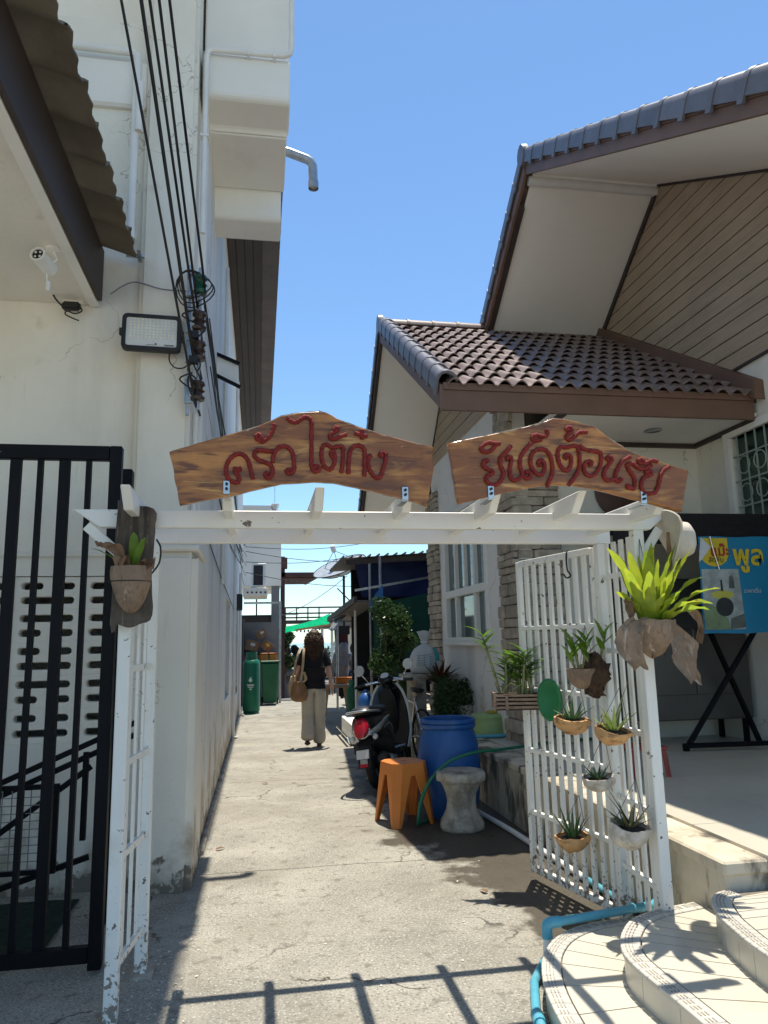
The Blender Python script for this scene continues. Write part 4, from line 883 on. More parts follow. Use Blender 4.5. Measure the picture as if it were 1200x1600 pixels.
aloe('aloe_pot', 'dark aloe in a tilted orange coconut shell beside the green oval plate', (1.70, 3.96, 1.06), m_shell, .095, .085, l_aloe, 13, .12, .026, 1, tilt=8)
aloe('aloe_pot', 'pale aloe with one tall leaf in an orange coconut shell', (1.72, 3.51, 1.05), m_shell, .088, .085, l_aloe2, 11, .13, .028, 2, long=[((.35, -.1, 1), .25, .03), ((-.5, -.2, .8), .14, .022)])
aloe('succulent_pot', 'small succulent in a crusty white shell pot at the gate middle', (1.70, 3.68, .80), m_palepot, .085, .075, l_aloe, 12, .085, .018, 3, 'succulent', -4)
aloe('aloe_pot', 'upright green aloe in the lowest orange coconut shell', (1.70, 4.05, .43), m_shell, .09, .085, l_aloe, 16, .16, .022, 4, up_=1.3)
aloe('aloe_pot', 'spiky aloe with drooping leaves in a pale stone pot near the steps', (1.73, 3.44, .62), m_palepot, .095, .11, leafmat('dusty_aloe_leaf', (.10, .135, .06), (.17, .15, .07), .15, .5), 17, .13, .02, 6, up_=.4, long=[((-.55, 0, 1), .22, .022), ((-.8, -.1, 1.1), .2, .018), ((.25, -.2, -1), .2, .012)])
pl = thing('green_plate', 'dark green oval plastic plate hanging on the open gate', 'plate', (1.725, 4.32, 1.13))
part('plate', MB().loft([ellring((x, 0, 0), a, b, 24, V((0, 1, 0)), V((0, 0, 1))) for x, a, b in ((0, .085, .125), (-.012, .085, .125), (-.016, .07, .11), (-.006, .055, .095))]).mesh(smooth=40), mat('green_plate_plastic', (.015, .17, .055), .4, .1, 9, 0), pl, local=True, M=Mx.Rotation(R(35), 4, 'Z'))
# wooden slat basket with orchids
ob = thing('orchid_basket', 'wooden slat basket of tall orchids on the far edge of the white gate', 'orchid', (1.62, 4.62, 1.06), R(-14), group='plants hung on the white gate and arbour')
m_slat = mat('basket_wood', (.30, .215, .16), .9, .2, 9, .4, 50, grain=[((.14, .09, .06), (4, 4, 20), 5, .5, .7)])
for z in (.012, .036, .060, .084):
    for y in (-.09, .09): part('slat', MB().box((0, y, z), (.30, .014, .014)), m_slat, ob, local=True)
    for x in (-.14, .14): part('slat', MB().box((x, 0, z+.004), (.014, .20, .012)), m_slat, ob, local=True)
for x in (-.145, .145, -.07):
    for y in (-.098, .098): part('corner_post', MB().box((x, y, .048), (.016, .008, .10)), m_slat, ob, local=True)
part('base', MB().box((0, 0, .0), (.28, .18, .01)), m_dhusk, ob, local=True); part('root_mass', dents(MB().box((0, 0, .05), (.24, .15, .07)).mesh(sub=4), .02, 40), m_dhusk, ob, local=True)
rr = random.Random(21)
for k in range(11):
    bx_, by_ = rr.uniform(-.08, .12), rr.uniform(-.06, .06); tx = bx_+rr.uniform(-.05, .06); H_ = rr.uniform(.16, .30)
    if k == 0: bx_, tx, H_ = -.09, -.20, .40
    c = part('cane', MB().tube([(bx_, by_, .06), ((bx_+tx)/2, by_-.01, .06+H_*.5), (tx, by_-.015, .06+H_)], [.007, .010, .006], 7).mesh(smooth=60), l_cane, ob, local=True)
    for j in range(7):
        t = .45+.55*j/6 if k else .72+.28*j/6; s_ = 1 if j % 2 else -1; mb = MB()
        leaf(mb, (bx_+(tx-bx_)*t, by_-.012, .06+H_*t), (s_*rr.uniform(.5, 1.), rr.uniform(-.6, .4), rr.uniform(.5, 1.)), rr.uniform(.10, .16), .038, .7, 0, .3, 7); part('leaf', mb.mesh(smooth=60), l_orch, ob, local=True)
for k in range(10):
    a = rr.uniform(0, 6.28); part('aerial_root', MB().tube([(.1*math.cos(a), .07*math.sin(a), .07), (.12*math.cos(a), .09*math.sin(a), .12), (.15*math.cos(a+.5), .1*math.sin(a+.5), .16)], .003, 5), l_cane, ob, local=True)

# ---------------------------------------------------------------- fittings on the white house
fl = thing('floodlight', 'black-framed LED floodlight on the cream wall above the black gate', 'floodlight', (-.745, 4.96, 3.61), R(3))
O = lambda a, b, r: [(sx*(a-r)+r*math.cos(R(t+q)), sy*(b-r)+r*math.sin(R(t+q))) for sx, sy, q in ((1, 1, 0), (-1, 1, 90), (-1, -1, 180), (1, -1, 270)) for t in (0, 30, 60, 90)]
T_ = Mx.Rotation(R(-6), 4, 'X') @ XZ
part('housing', tmesh(curveplate([O(.19, .13, .03), O(.172, .112, .02)], .05, .005), T_), m_blkplast, fl, local=True)
part('rear_cover', tmesh(curveplate([O(.178, .118, .02)], .02), Mx.Translation((0, .03, 0)) @ T_), m_blkplast, fl, local=True)
ln_ = part('lens_panel', tmesh(curveplate([O(.171, .111, .02)], .008), Mx.Translation((0, -.012, 0)) @ T_), m_lens, fl, local=True)
mb = MB()
for i in range(12):
    for j in range(7): mb.lathe([(.007, 0), (.006, .003), (.001, .0045)], 8, (-.138+i*.025, -.048+j*.022, .0))
part('led_array', tmesh(mb.mesh(smooth=60), Mx.Translation((0, -.0165, .012)) @ T_), m_led, ln_, local=True)
part('sensor', tmesh(MB().lathe([(.007, 0), (.005, .004), (.001, .005)], 10, (.03, -.085, 0)).mesh(), Mx.Translation((0, -.0165, 0)) @ T_), m_blkplast, ln_, local=True)
part('print', tmesh(MB().bx(.085, .15, -.098, -.086, 0, .001).bx(-.03, .02, -.095, -.091, 0, .001).mesh(), Mx.Translation((0, -.0172, 0)) @ T_), m_greypaint, ln_, local=True)
for s_ in (-1, 1): part('lug', MB().box((s_*.2, 0, 0), (.025, .03, .05)).mesh(bevel=.004), m_blkplast, fl, local=True)
part('mount_arm', MB().box((.2, .06, .0), (.012, .12, .03)).box((-.2, .06, 0), (.012, .12, .03)).box((0, .11, 0), (.41, .012, .03)), m_blkplast, fl, local=True)
part('cable', MB().tube(smoothpath([(.12, .02, -.12), (.12, .03, -.18), (.16, .03, -.225), (.22, .03, -.22), (.26, .02, -.17)], 5), .005, 6).mesh(smooth=60), m_cable, fl, local=True)
cc = thing('security_camera', 'silver bullet security camera under the left eave', 'camera', (-1.25, 4.40, 3.885))
part('mount_plate', MB().lathe([(.05, 0), (.05, -.012), (.03, -.02), (.001, -.02)], 18).mesh(smooth=40), m_pvc, cc, local=True)
part('arm', MB().tube([(0, 0, -.02), (.02, 0, -.07), (-.005, -.01, -.10)], .010, 8).mesh(smooth=60), m_pvc, cc, local=True)
hd = Mx.Translation((-.045, -.03, -.10)) @ Mx.Rotation(R(-14), 4, 'Z') @ Mx.Rotation(R(82), 4, 'X')
part('barrel', MB().lathe([(.036, -.09), (.045, -.08), (.045, .06), (.047, .06), (.047, .075), (.036, .076), (.034, .066), (.001, .066)], 20).mesh(smooth=40), m_pvc, cc, local=True, M=hd)
part('front_glass', MB().lathe([(.034, .067), (.033, .069), (.001, .069)], 18).mesh(smooth=40), m_blkgloss, cc, local=True, M=hd)
for a in range(4): part('infrared_lamp', MB().lathe([(.008, .07), (.006, .073), (.001, .073)], 10, (.02*math.cos(a*1.57+.78), .02*math.sin(a*1.57+.78), 0)).mesh(), m_lens, cc, local=True, M=hd)
part('plug_lead', MB().tube(smoothpath([(-.02, .02, -.08), (-.04, .03, -.16), (-.03, .03, -.22)], 4), .006, 6).tube([(-.03, .03, -.20), (-.03, .03, -.26)], .014, 8), m_pvc, cc, local=True)
ad = thing('power_adapter', 'black power adapter with dangling lead below the left eave corner', 'adapter', (-1.30, 5.05, 3.82))
part('case', MB().box((0, 0, 0), (.12, .05, .06)).mesh(bevel=.012, seg=2), m_blkplast, ad, local=True)
part('lead', MB().tube(smoothpath([(-.06, 0, 0), (-.10, -.02, .04), (-.13, -.03, .10)], 4), .006, 6).tube(smoothpath([(.06, 0, 0), (.075, -.02, -.04), (.03, -.02, -.06), (-.02, -.02, -.045), (-.03, -.02, -.07), (.03, -.02, -.10), (.06, -.02, -.11)], 4), .005, 6).mesh(smooth=60), m_cable, ad, local=True)
part('junction_plate', MB().box((.0, .05, .07), (.14, .03, .05)).mesh(bevel=.004), m_cream, ad, local=True)

rk = thing('insulator_rack', 'vertical rack of four cable insulators on the white house corner', 'insulator rack', (-.43, 4.98, 3.0))
part('rod', MB().tube([(-.43, 4.97, 3.08), (-.43, 4.97, 4.12)], .013, 10).mesh(smooth=50), m_galv, rk)
part('backplate', MB().bx(-.51, -.49, 4.985, 5.03, 3.05, 4.15), m_galv, rk)
m_ins = mat('insulator_glaze', (.045, .026, .02), .3, .2, 9, 0); m_insg = mat('green_insulator', (.01, .07, .045), .3, .2, 9, 0)
for i, z in enumerate((3.21, 3.50, 3.72, 3.99)):
    b = part('bracket', MB().bx(-.52, -.42, 4.955, 4.985, z-.085, z-.078).bx(-.52, -.42, 4.955, 4.985, z+.078, z+.085).bx(-.52, -.513, 4.955, 4.985, z-.078, z+.078), m_galv, rk)
    part('insulator', MB().lathe([(.02, -.07), (.045, -.065), (.05, -.045), (.035, -.03), (.032, -.012), (.048, 0), (.032, .012), (.035, .03), (.05, .045), (.045, .065), (.02, .07)], 16, (-.43, 4.97, z)).mesh(smooth=50), m_insg if i == 3 else m_ins, rk)
wr = random.Random(4)
near = [(-.76, 3.60, 4.92), (-.655, 3.59, 4.92), (-.61, 3.59, 4.92), (-.56, 3.585, 4.92), (-.505, 3.58, 4.92)]
tgt = [(-.46, 4.93, 3.21), (-.47, 4.93, 3.50), (-.45, 4.93, 3.72), (-.45, 4.94, 3.86), (-.40, 4.93, 3.99)]
farp = [(-.36, 15.6, 3.05), (-.35, 15.7, 3.18), (-.34, 15.7, 3.30), (-.36, 15.8, 3.42), (-.33, 15.8, 3.55)]
for i, (a, b, c) in enumerate(zip(near, tgt, farp)):
    a, b, c = V(a), V(b), V(c); d = a-b
    pts = [b+d*4.2, b+d*2.2, a, b.lerp(a, .5)+V((0, 0, -.01)), b]+[b.lerp(c, t)+V((.02*math.sin(t*9+i), 0, -.22*math.sin(math.pi*t))) for t in (.02, .1, .2, .35, .5, .65, .8, 1)]
    tag(part('service_cable', MB().tube(smoothpath(pts, 4), .011 if i == 1 else .0085, 6).mesh(smooth=60), m_cable),
        ['first black overhead cable from the left, tied at the lowest insulator', 'second and thickest black overhead cable along the white house', 'third of five black overhead cables along the white house', 'fourth of five black overhead cables along the white house', 'fifth black overhead cable, tied at the top green insulator'][i], 'cable', 'overhead service cables')
for i in range(5):
    b = V((-.40+.015*i, 5.05, 3.9-.12*i)); c = V((-.33, 17+i*.3, 2.8+.25*i))
    tag(part('thin_wire', MB().tube([b.lerp(c, t)+V((.02*math.sin(t*12+i), 0, -.3*math.sin(math.pi*t))) for t in [k/14 for k in range(15)]], .005, 5), m_cable), ['lowest','second lowest','middle','second highest','highest'][4-i]+' of five thin black wires along the alley wall', 'wire', 'thin wires along the alley wall')
mb = MB()
for q in range(3): mb.tube([(-.46+.11*math.cos(R(a))*(1+.1*q), 4.94+.04*math.sin(R(a*2)), 3.98-.02*q+.10*math.sin(R(a))*(1+.15*q)) for a in range(0, 360, 20)], .005, 5, closed=True)
tag(part('cable_coil', mb.mesh(smooth=60), m_cable), 'loose coil of black cable beside the top insulator', 'cable')
mb = MB(); rr = random.Random(12)
for q in range(9):
    z = rr.uniform(3.25, 3.85); mb.tube(smoothpath([(-.47, 4.95, z), (-.50+rr.uniform(-.05, .08), 4.92, z-.06), (-.45+rr.uniform(-.05, .08), 4.93, z-.14), (-.44, 4.95, z-.2)], 4), .006, 5)
for z in (3.42, 3.60): mb.box((-.46, 4.93, z), (.06, .05, .05))
tag(part('cable_splice', mb.mesh(smooth=60), m_cable), 'tangle of black splices and clamps between the insulators', 'cable')
br = thing('wall_bracket', 'white board between two black struts on the white house above the signs', 'bracket', (-.4, 7.0, 4.1))
part('strut', MB().beam((-.56, 7.0, 4.35), (-.21, 7.0, 4.205), .03, .03), m_black, br); part('strut', MB().beam((-.56, 7.0, 4.14), (-.20, 7.0, 3.965), .03, .03), m_black, br)
part('board', MB().prism([(-.46, 4.29), (-.225, 4.20), (-.215, 3.985), (-.45, 4.10)], 1, 7.02, 7.03), m_pvc, br)
tag(part('grey_lead', MB().tube(smoothpath([(-1.05, 5.06, 3.93), (-.9, 5.06, 4.03), (-.7, 5.04, 3.98), (-.5, 4.99, 3.95)], 5), .005, 6), m_greypaint), 'thin grey lead across the cream wall under the corrugated eave', 'cable')
tag(part('wall_wire', MB().tube([(-.415, 5.9, 2.35), (-.415, 8.5, 2.2), (-.415, 12.6, 2.05)], .005, 5), m_cable), 'thin dark wire slanting along the lower alley wall', 'wire')
# steel mesh rack behind the black gate
ck = thing('mesh_rack', 'dark steel rack with perforated panel leaning behind the black gate', 'rack', (-1.25, 4.5, 0))
for (a, b) in (((-1.75, 4.55, .62), (-.72, 4.75, 1.05)), ((-1.75, 4.55, .55), (-.72, 4.75, .98)), ((-1.16, 4.64, .05), (-1.16, 4.64, .86)), ((-.98, 4.66, .42), (-.98, 4.66, .9)), ((-1.75, 4.5, .25), (-.95, 4.66, .82)), ((-1.75, 4.6, .10), (-.95, 4.7, .32))): part('bar', MB().beam(a, b, .03, .03), m_black, ck)
for k in range(13): part('mesh_wire', MB().bx(-1.75+k*.05, -1.745+k*.05, 4.585, 4.59, .30, .72), m_greypaint, ck)
for k in range(11): part('mesh_wire', MB().bx(-1.75, -1.12, 4.58, 4.585, .30+k*.042, .304+k*.042), m_greypaint, ck)
part('panel_frame', MB().bx(-1.78, -1.10, 4.57, 4.60, .72, .745).bx(-1.78, -1.10, 4.57, 4.60, .275, .30).bx(-1.125, -1.10, 4.57, 4.60, .30, .72), m_black, ck)

tag(part('floor_mat', dents(MB().grid([[V((-2.1+1.05*u, 4.15+.85*v, .012)) for u in [k/24 for k in range(25)]] for v in [k/18 for k in range(19)]]).mesh(), .006, 30), mat('dark_turf', (.008, .022, .012), .95, .4, 30, .6, 90)), 'dark green matting on the floor behind the black gate', 'mat')

# flakes of fallen paint and grit along the foot of the left post and wall (too many and too small to count)
fr2 = random.Random(77); mb = MB()
for k in range(260):
    x, y = (fr2.gauss(-.45, .12), fr2.gauss(3.75, .35)) if k < 130 else (-.36+abs(fr2.gauss(0, .07)), fr2.uniform(5.3, 12)) if k < 200 else (fr2.uniform(-.3, 1.9), fr2.uniform(2.6, 9))
    s_ = fr2.uniform(.003, .010); a = fr2.uniform(0, 6.28); z = .003
    mb.add([(x+s_*math.cos(a+q*2.1)*fr2.uniform(.6, 1.2), y+s_*math.sin(a+q*2.1), z+fr2.uniform(0, .004)) for q in range(3)], [(0, 1, 2)])
tag(part('paint_flakes', mb.mesh(fix=False), mat('fallen_paint', (.6, .58, .53), .8, .4, 40, 0)), 'pale paint flakes and grit scattered on the alley floor', 'grit', kind='stuff')
for i, (x, y, rz, l) in enumerate(((-.30, 5.9, .4, 'curled dry leaf on the alley floor near the white house base'), (1.35, 4.55, 1.9, 'small dry leaf on the concrete left of the open white gate'), (.1, 8.4, 2.6, 'dry leaf lying in mid alley short of the scooter'))):
    mb = MB(); leaf(mb, (0, 0, 0), (1, 0, .25), .07, .03, .5, .1, .5, 6); tag(part('dry_leaf', mb.mesh(smooth=60), l_dry, M=Mx.Translation((x, y, .008)) @ Mx.Rotation(rz, 4, 'Z')), l, 'leaf', 'dry leaves on the alley floor')

# ================================================================== THINGS BY THE TERRACE
br_ = thing('water_barrel', 'blue plastic barrel with open top beside the concrete stool', 'barrel', (1.66, 6.60, 0))
prof = [(.215, 0), (.225, .02), (.255, .12), (.275, .30), (.278, .45), (.262, .60), (.235, .70), (.225, .725), (.238, .73), (.248, .745), (.248, .765), (.236, .772), (.246, .78), (.248, .80), (.236, .812), (.222, .805), (.218, .74), (.22, .60), (.001, .58)]
part('drum', MB().lathe(prof, 40).mesh(smooth=45), m_bplastic, br_, local=True)
part('water', MB().lathe([(.222, .62), (.001, .621)], 32), mat('dark_water', (.01, .03, .06), .08, .1, 3, .05, 9), br_, local=True)
part('moulded_panel', MB().lathe([(.2785, .30), (.2795, .32), (.2795, .34), (.278, .36)], 40).mesh(smooth=45), m_bplastic, br_, local=True)

def faceted_stool():
    H_, rt_, rb, ch = .49, .165, .215, .07
    def corner(r, z):
        pts = []
        for k in range(4):
            a = k*math.pi/2; ex = V((math.cos(a), math.sin(a), 0)); ey = V((-math.sin(a), math.cos(a), 0))
            pts.append(ex*r-ey*(r-r*.42)+V((0, 0, z))); pts.append(ex*r+ey*(r-r*.42)+V((0, 0, z)))
        return pts
    T, B = corner(rt_, H_), [p for k in range(4) for p in (lambda a, r: (V((math.cos(a)*r+math.sin(a)*(r-r*.20), math.sin(a)*r-math.cos(a)*(r-r*.20), 0)), V((math.cos(a)*r-math.sin(a)*(r-r*.20), math.sin(a)*r+math.cos(a)*(r-r*.20), 0))))(k*math.pi/2, rb*.93)]; bm = bmesh.new()
    def nv(p): return bm.verts.new(p)
    def fc(ps): bm.faces.new([nv(p) for p in ps])
    fc(T)
    for k in range(4):
        a, b = T[2*k], T[2*k+1]; c, d = B[2*k+1], B[2*k]
        mid_t = (a+b)/2; mid_b = (c+d)/2; apex = mid_t.lerp(mid_b, .20)
        apl, apr = apex+(a-b)*.12, apex+(b-a)*.12
        di, ci = d.lerp(c, .07), c.lerp(d, .07)
        fc([a, d, di, apl]); fc([b, apr, ci, c]); fc([a, apl, apr, b])
        fc([b, c, B[(2*k+2) % 8], T[(2*k+2) % 8]])
    bmesh.ops.remove_doubles(bm, verts=bm.verts, dist=1e-5); bmesh.ops.recalc_face_normals(bm, faces=bm.faces)
    bmesh.ops.solidify(bm, geom=bm.faces[:], thickness=.012)
    me = bpy.data.meshes.new('stool'); bm.to_mesh(me); bm.free(); return me
st = thing('orange_stool', 'orange plastic stool with pointed legs beside the blue barrel', 'stool', (1.215, 6.42, 0), R(18))
part('shell', faceted_stool(), m_orange, st, local=True)
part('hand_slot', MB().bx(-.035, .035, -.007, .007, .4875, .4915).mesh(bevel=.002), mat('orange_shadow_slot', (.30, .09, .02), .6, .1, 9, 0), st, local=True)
cs = thing('concrete_stool', 'weathered round concrete stool with waisted stem', 'stool', (1.62, 6.07, 0), R(10))
def ow(t, z): return 1+.035*math.cos(t*2*math.pi*8)*(1 if z > .36 else .6)
part('stem', dents(MB().lathe([(.165, 0), (.178, .02), (.175, .06), (.150, .10), (.125, .15), (.115, .22), (.122, .28), (.15, .34), (.165, .365), (.165, .375)], 40, wob=lambda t, z: 1+.05*math.cos(t*2*math.pi*8)).mesh(smooth=60), .006, 18), m_rawconc, cs, local=True)
part('seat', dents(MB().lathe([(.165, .372), (.195, .38), (.203, .40), (.202, .435), (.19, .447), (.165, .445), (.14, .443), (.001, .442)], 40, wob=ow).mesh(smooth=50), .004, 20), m_rawconc, cs, local=True)
tb = thing('washing_tub', 'pale green upturned plastic tub on the terrace edge', 'tub', (2.43, 7.80, .50))
part('tub', MB().lathe([(.235, 0), (.24, .012), (.225, .02), (.215, .12), (.20, .17), (.205, .18), (.20, .20), (.185, .215), (.001, .217)], 36).mesh(smooth=45), m_gplastic, tb, local=True)
tag(part('sponge', MB().box((2.46, 7.78, .731), (.13, .07, .028), Mx.Rotation(R(12), 3, 'Z')).mesh(bevel=.006), mat('yellow_sponge', (.45, .34, .06), .9, .1, 20, .4)), 'yellow sponge lying on the pale green tub', 'sponge')
def line(name, label, cat, pts, r, mt, n=10): return tag(part(name, MB().tube(smoothpath(pts, 6), r, n).mesh(smooth=60), mt), label, cat)
line('garden_hose', 'green garden hose arching from the terrace down past the blue barrel', 'hose', [(3.3, 7.0, .52), (2.75, 6.9, .52), (2.3, 6.55, .54), (2.02, 6.30, .56), (1.80, 6.20, .565), (1.56, 6.16, .51), (1.38, 6.13, .37), (1.30, 6.14, .20), (1.28, 6.16, .05), (1.31, 6.25, .02), (1.45, 6.4, .02)], .014, m_hose)
bp = thing('blue_pipe', 'light blue plastic water pipe laid along the terrace edge and over the lower step', 'pipe', (1.9, 5, 0))
part('pipe_run', MB().tube(smoothpath([(2.12, 7.45, .525), (2.55, 7.42, .53), (3.0, 7.4, .525)], 4), .018, 10).mesh(smooth=60), m_bpvc, bp)
part('pipe_run', MB().tube(smoothpath([(1.86, 6.9, .025), (1.89, 6.4, .025), (1.94, 5.9, .025), (1.97, 5.3, .025)], 5), .021, 10).mesh(smooth=60), m_pvc, bp, label='pale grey length of pipe on the ground')
part('pipe_run', MB().tube([(1.97, 5.3, .025), (2.0, 4.62, .026)], .021, 10).mesh(smooth=60), m_pvc, bp)
part('pipe_run', MB().tube([(2.0, 4.62, .026), (2.015, 4.25, .03), (2.02, 4.0, .05), (1.98, 3.72, .16)], .02, 10).mesh(smooth=60), m_bpvc, bp)
part('pipe_run', MB().tube([(1.98, 3.72, .17), (1.93, 3.66, .18), (1.40, 3.60, .165), (1.375, 3.60, .165)], .02, 12).mesh(smooth=60), m_bpvc, bp)
part('pipe_elbow', MB().tube(smoothpath([(1.42, 3.60, .166), (1.37, 3.60, .163), (1.355, 3.60, .145), (1.355, 3.60, .10)], 4), .026, 12).mesh(smooth=60), m_bpvc, bp)
part('pipe_run', MB().tube([(1.355, 3.60, .12), (1.35, 3.60, .02)], .02, 10).mesh(smooth=60), m_pvc, bp)
part('pipe_run', MB().tube([(1.32, 3.55, .025), (1.19, 3.35, .025), (1.11, 3.12, .025), (1.055, 2.86, .025), (1.04, 2.4, .025)], .02, 10).mesh(smooth=60), m_bpvc, bp)
part('pipe_coupling', MB().tube([(1.098, 3.08, .025), (1.085, 3.01, .025)], .026, 12).mesh(smooth=40), m_bpvc, bp)

# ---------------------------------------------------------------- table frame, cooler and poster on the terrace
fr = thing('folding_frame', 'black folding steel table frame on the terrace', 'frame', (3.9, 6.2, .5))
for (a, b, w_) in (((3.66, 6.12, .52), (4.44, 6.02, 1.62), .04), ((3.62, 6.10, .55), (4.58, 6.02, .55), .04), ((3.66, 6.12, .5), (3.66, 6.12, .56), .045), ((4.5, 6.3, .52), (4.0, 6.2, 1.62), .04)): part('bar', MB().beam(a, b, w_, w_).mesh(bevel=.005), m_black, fr)
ck = thing('steel_cabinet', 'dull stainless steel food cabinet under the porch behind the poster', 'cabinet', (4.05, 6.7, .5))
part('cabinet_body', MB().bx(3.42, 4.56, 6.42, 6.92, .72, 2.02).mesh(bevel=.012), m_stainless, ck)
part('door', MB().bx(3.45, 3.98, 6.405, 6.419, .95, 1.55).mesh(bevel=.004), m_stainless, ck); part('door', MB().bx(4.0, 4.53, 6.405, 6.419, .95, 1.55).mesh(bevel=.004), m_stainless, ck)
part('handle', MB().tube([(3.93, 6.40, 1.2), (3.93, 6.37, 1.2), (3.93, 6.37, 1.42), (3.93, 6.40, 1.42)], .008, 8), m_steel, ck)
for x in (3.48, 4.5):
    for y in (6.48, 6.86): part('leg', MB().bx(x-.02, x+.02, y-.02, y+.02, .502, .72), m_black, ck)
cn = thing('black_awning', 'black fabric cart awning with folded edge below the porch window', 'awning', (4.1, 6.2, 2.4))
part('canopy', MB().prism([(5.90, 2.36), (5.92, 2.56), (6.6, 2.66), (7.0, 2.62), (7.0, 2.55), (6.6, 2.58), (5.96, 2.44), (5.94, 2.36)], 0, 2.97, 4.58).mesh(), m_cloth_k, cn)
part('valance', dents(MB().bx(3.0, 4.58, 5.86, 5.88, 2.28, 2.44).mesh(sub=3), .01, 5), m_cloth_k, cn)
part('pole', MB().bx(3.15, 3.18, 6.3, 6.33, .502, 2.55), m_black, cn); part('pole', MB().bx(4.5, 4.53, 5.95, 5.98, .502, 2.4), m_black, cn)
part('chrome_rail', MB().tube([(3.2, 5.93, 2.30), (4.5, 5.93, 2.30)], .008, 8), m_steel, cn)
# poster: flat printed vinyl sheet with a folded corner
po = thing('poster', 'blue and yellow vinyl villa poster with a folded white corner', 'poster', (4.1, 5.78, 1.45))
YP = 5.78
def PX(x, y): # photo-proportioned poster coordinates in metres: x right, z up
    return x, y
px0, pz0, pw, ph = 3.71, 1.50, .62, .83
def fp(u, v): return (px0+u*pw, pz0+v*ph)
rows = []
for j in range(9):
    v = j/8; rows.append([V((px0+.0+(u*pw)+(.03*v*(1-u)), YP+.0012*math.sin(u*7+v*3), pz0+v*ph+.004*math.sin(u*8)*(1 if v in (0, 1) else 0))) for u in [k/10 for k in range(15)]])
m_pblue = mat('poster_blue', (.015, .20, .36), .4, .06, 3, .02)
part('sheet', MB().grid(rows).mesh(smooth=60), m_pblue, po)
def pflat(name, uv, mt, d, parent=po):
    P = [fp(*q) for q in uv]; poly = [(x+.03*(z-pz0)/ph*(1-(x-px0)/pw), z) for x, z in P]
    # laid on the curved sheet
    me = curveplate([poly], .0008); tmesh(me, XZ)
    bm = bmesh.new(); bm.from_mesh(me); bmesh.ops.subdivide_edges(bm, edges=[e for e in bm.edges if e.calc_length() > .06], cuts=3); bm.to_mesh(me); bm.free()
    for vv in me.vertices:
        u, v = (vv.co.x-px0)/pw, (vv.co.z-pz0)/ph; vv.co.y += YP-.0013-d
    return part(name, me, mt, parent)
m_py = mat('poster_yellow', (.62, .46, .03), .4, .05, 3, .02); m_pw = mat('poster_white', (.55, .57, .60), .4, .08, 6, .02); m_pr = mat('poster_red', (.35, .02, .02), .4, .05, 3, 0)
m_pl = mat('poster_picture', (.33, .37, .36), .4, .25, 9, .02); m_pd = mat('poster_dark', (.025, .028, .03), .4, .2, 9, 0); m_pg = mat('poster_green', (.16, .22, .12), .4, .3, 7, 0); m_pgy = mat('poster_grey', (.10, .11, .10), .4, .3, 7, 0); m_py2 = mat('poster_duck_yellow', (.50, .47, .08), .4, .05, 3, 0)
arc = [(.02, .77), (.06, .74), (.14, .70), (.24, .685), (.33, .70), (.42, .74), (.46, .80), (.46, .985), (.02, .985)]
pflat('yellow_panel', arc, m_py, .003)
pflat('picture', [(.02, .04), (.64, .04), (.60, .66), (.02, .66)], m_pl, .003)
pflat('picture_pool', [(.02, .04), (.40, .04), (.38, .15), (.20, .27), (.06, .31), (.02, .31)], m_pg, .0045)
pflat('picture_wall', [(.40, .04), (.64, .06), (.63, .20), (.42, .15)], m_pgy, .0045)
pflat('picture_window', [(.43, .46), (.52, .46), (.505, .57), (.475, .60), (.44, .58)], m_pgy, .0045)
pflat('picture_door', [(.30, .43), (.335, .43), (.325, .55), (.30, .55)], m_pd, .0045)
pflat('picture_float', [(.22+.20*math.cos(R(a))*.9+.10, .34+.045*math.sin(R(a))+.055) for a in range(0, 360, 30)], m_py2, .0045)
pflat('picture_ring', [(.34+.135*math.cos(R(a)), .27+.098*math.sin(R(a))) for a in range(0, 360, 20)], m_pd, .006)
def ptext(body, size, u, v, mt, off=0.):
    x, z = fp(u, v); uu, vv = u, v; y = YP-.0105
    part('lettering', tmesh(textmesh(body, size, .0006, 'LEFT', off), Mx.Translation((x, y, z)) @ XZ), mt, po)
ptext('แม๊ะ', .125, .20, .845, m_pr, .002); ptext('สัตหีบ', .062, .16, .755, m_pd); ptext('พูล', .24, .54, .79, m_py, .006); ptext('ราคาเริ่ม', .05, .66, .43, m_pw)
pflat('folded_corner', [(.03, .995), (.18, .89), (.03, .76), (-.02, .73), (.0, .86)], m_pw, .010)
part('cord', MB().tube(smoothpath([(px0+.13, YP-.02, pz0+ph), (px0+.15, YP-.02, pz0+ph-.12), (px0+.19, YP-.02, pz0+ph-.29)], 4), .006, 7), m_steel, po)
part('eyelet', MB().tube([(px0+.13, YP-.012, pz0+ph-.01), (px0+.13, YP-.018, pz0+ph-.01)], .01, 10), m_steel, po)
part('hang_string', MB().tube([(px0+.13, YP-.012, pz0+ph-.01), (px0+.13, 5.87, 2.30)], .002, 5).tube([(px0+pw+.1, YP-.012, pz0+ph-.01), (px0+pw+.1, 5.87, 2.30)], .002, 5), m_cable, po)
rc = thing('red_crate', 'faded red plastic stool seen through the white gate slats on the terrace', 'stool', (2.75, 5.2, .5))
part('top', MB().box((0, 0, .20), (.30, .26, .02)).mesh(bevel=.006), mat('faded_red_plastic', (.30, .06, .05), .5, .1, 5, .02), rc, local=True)
for sx in (-1, 1):
    for sy in (-1, 1): part('leg', MB().beam((sx*.12, sy*.10, .19), (sx*.14, sy*.115, .0), .03, .03), mat('faded_red_plastic', (.3, .06, .05)), rc, local=True)

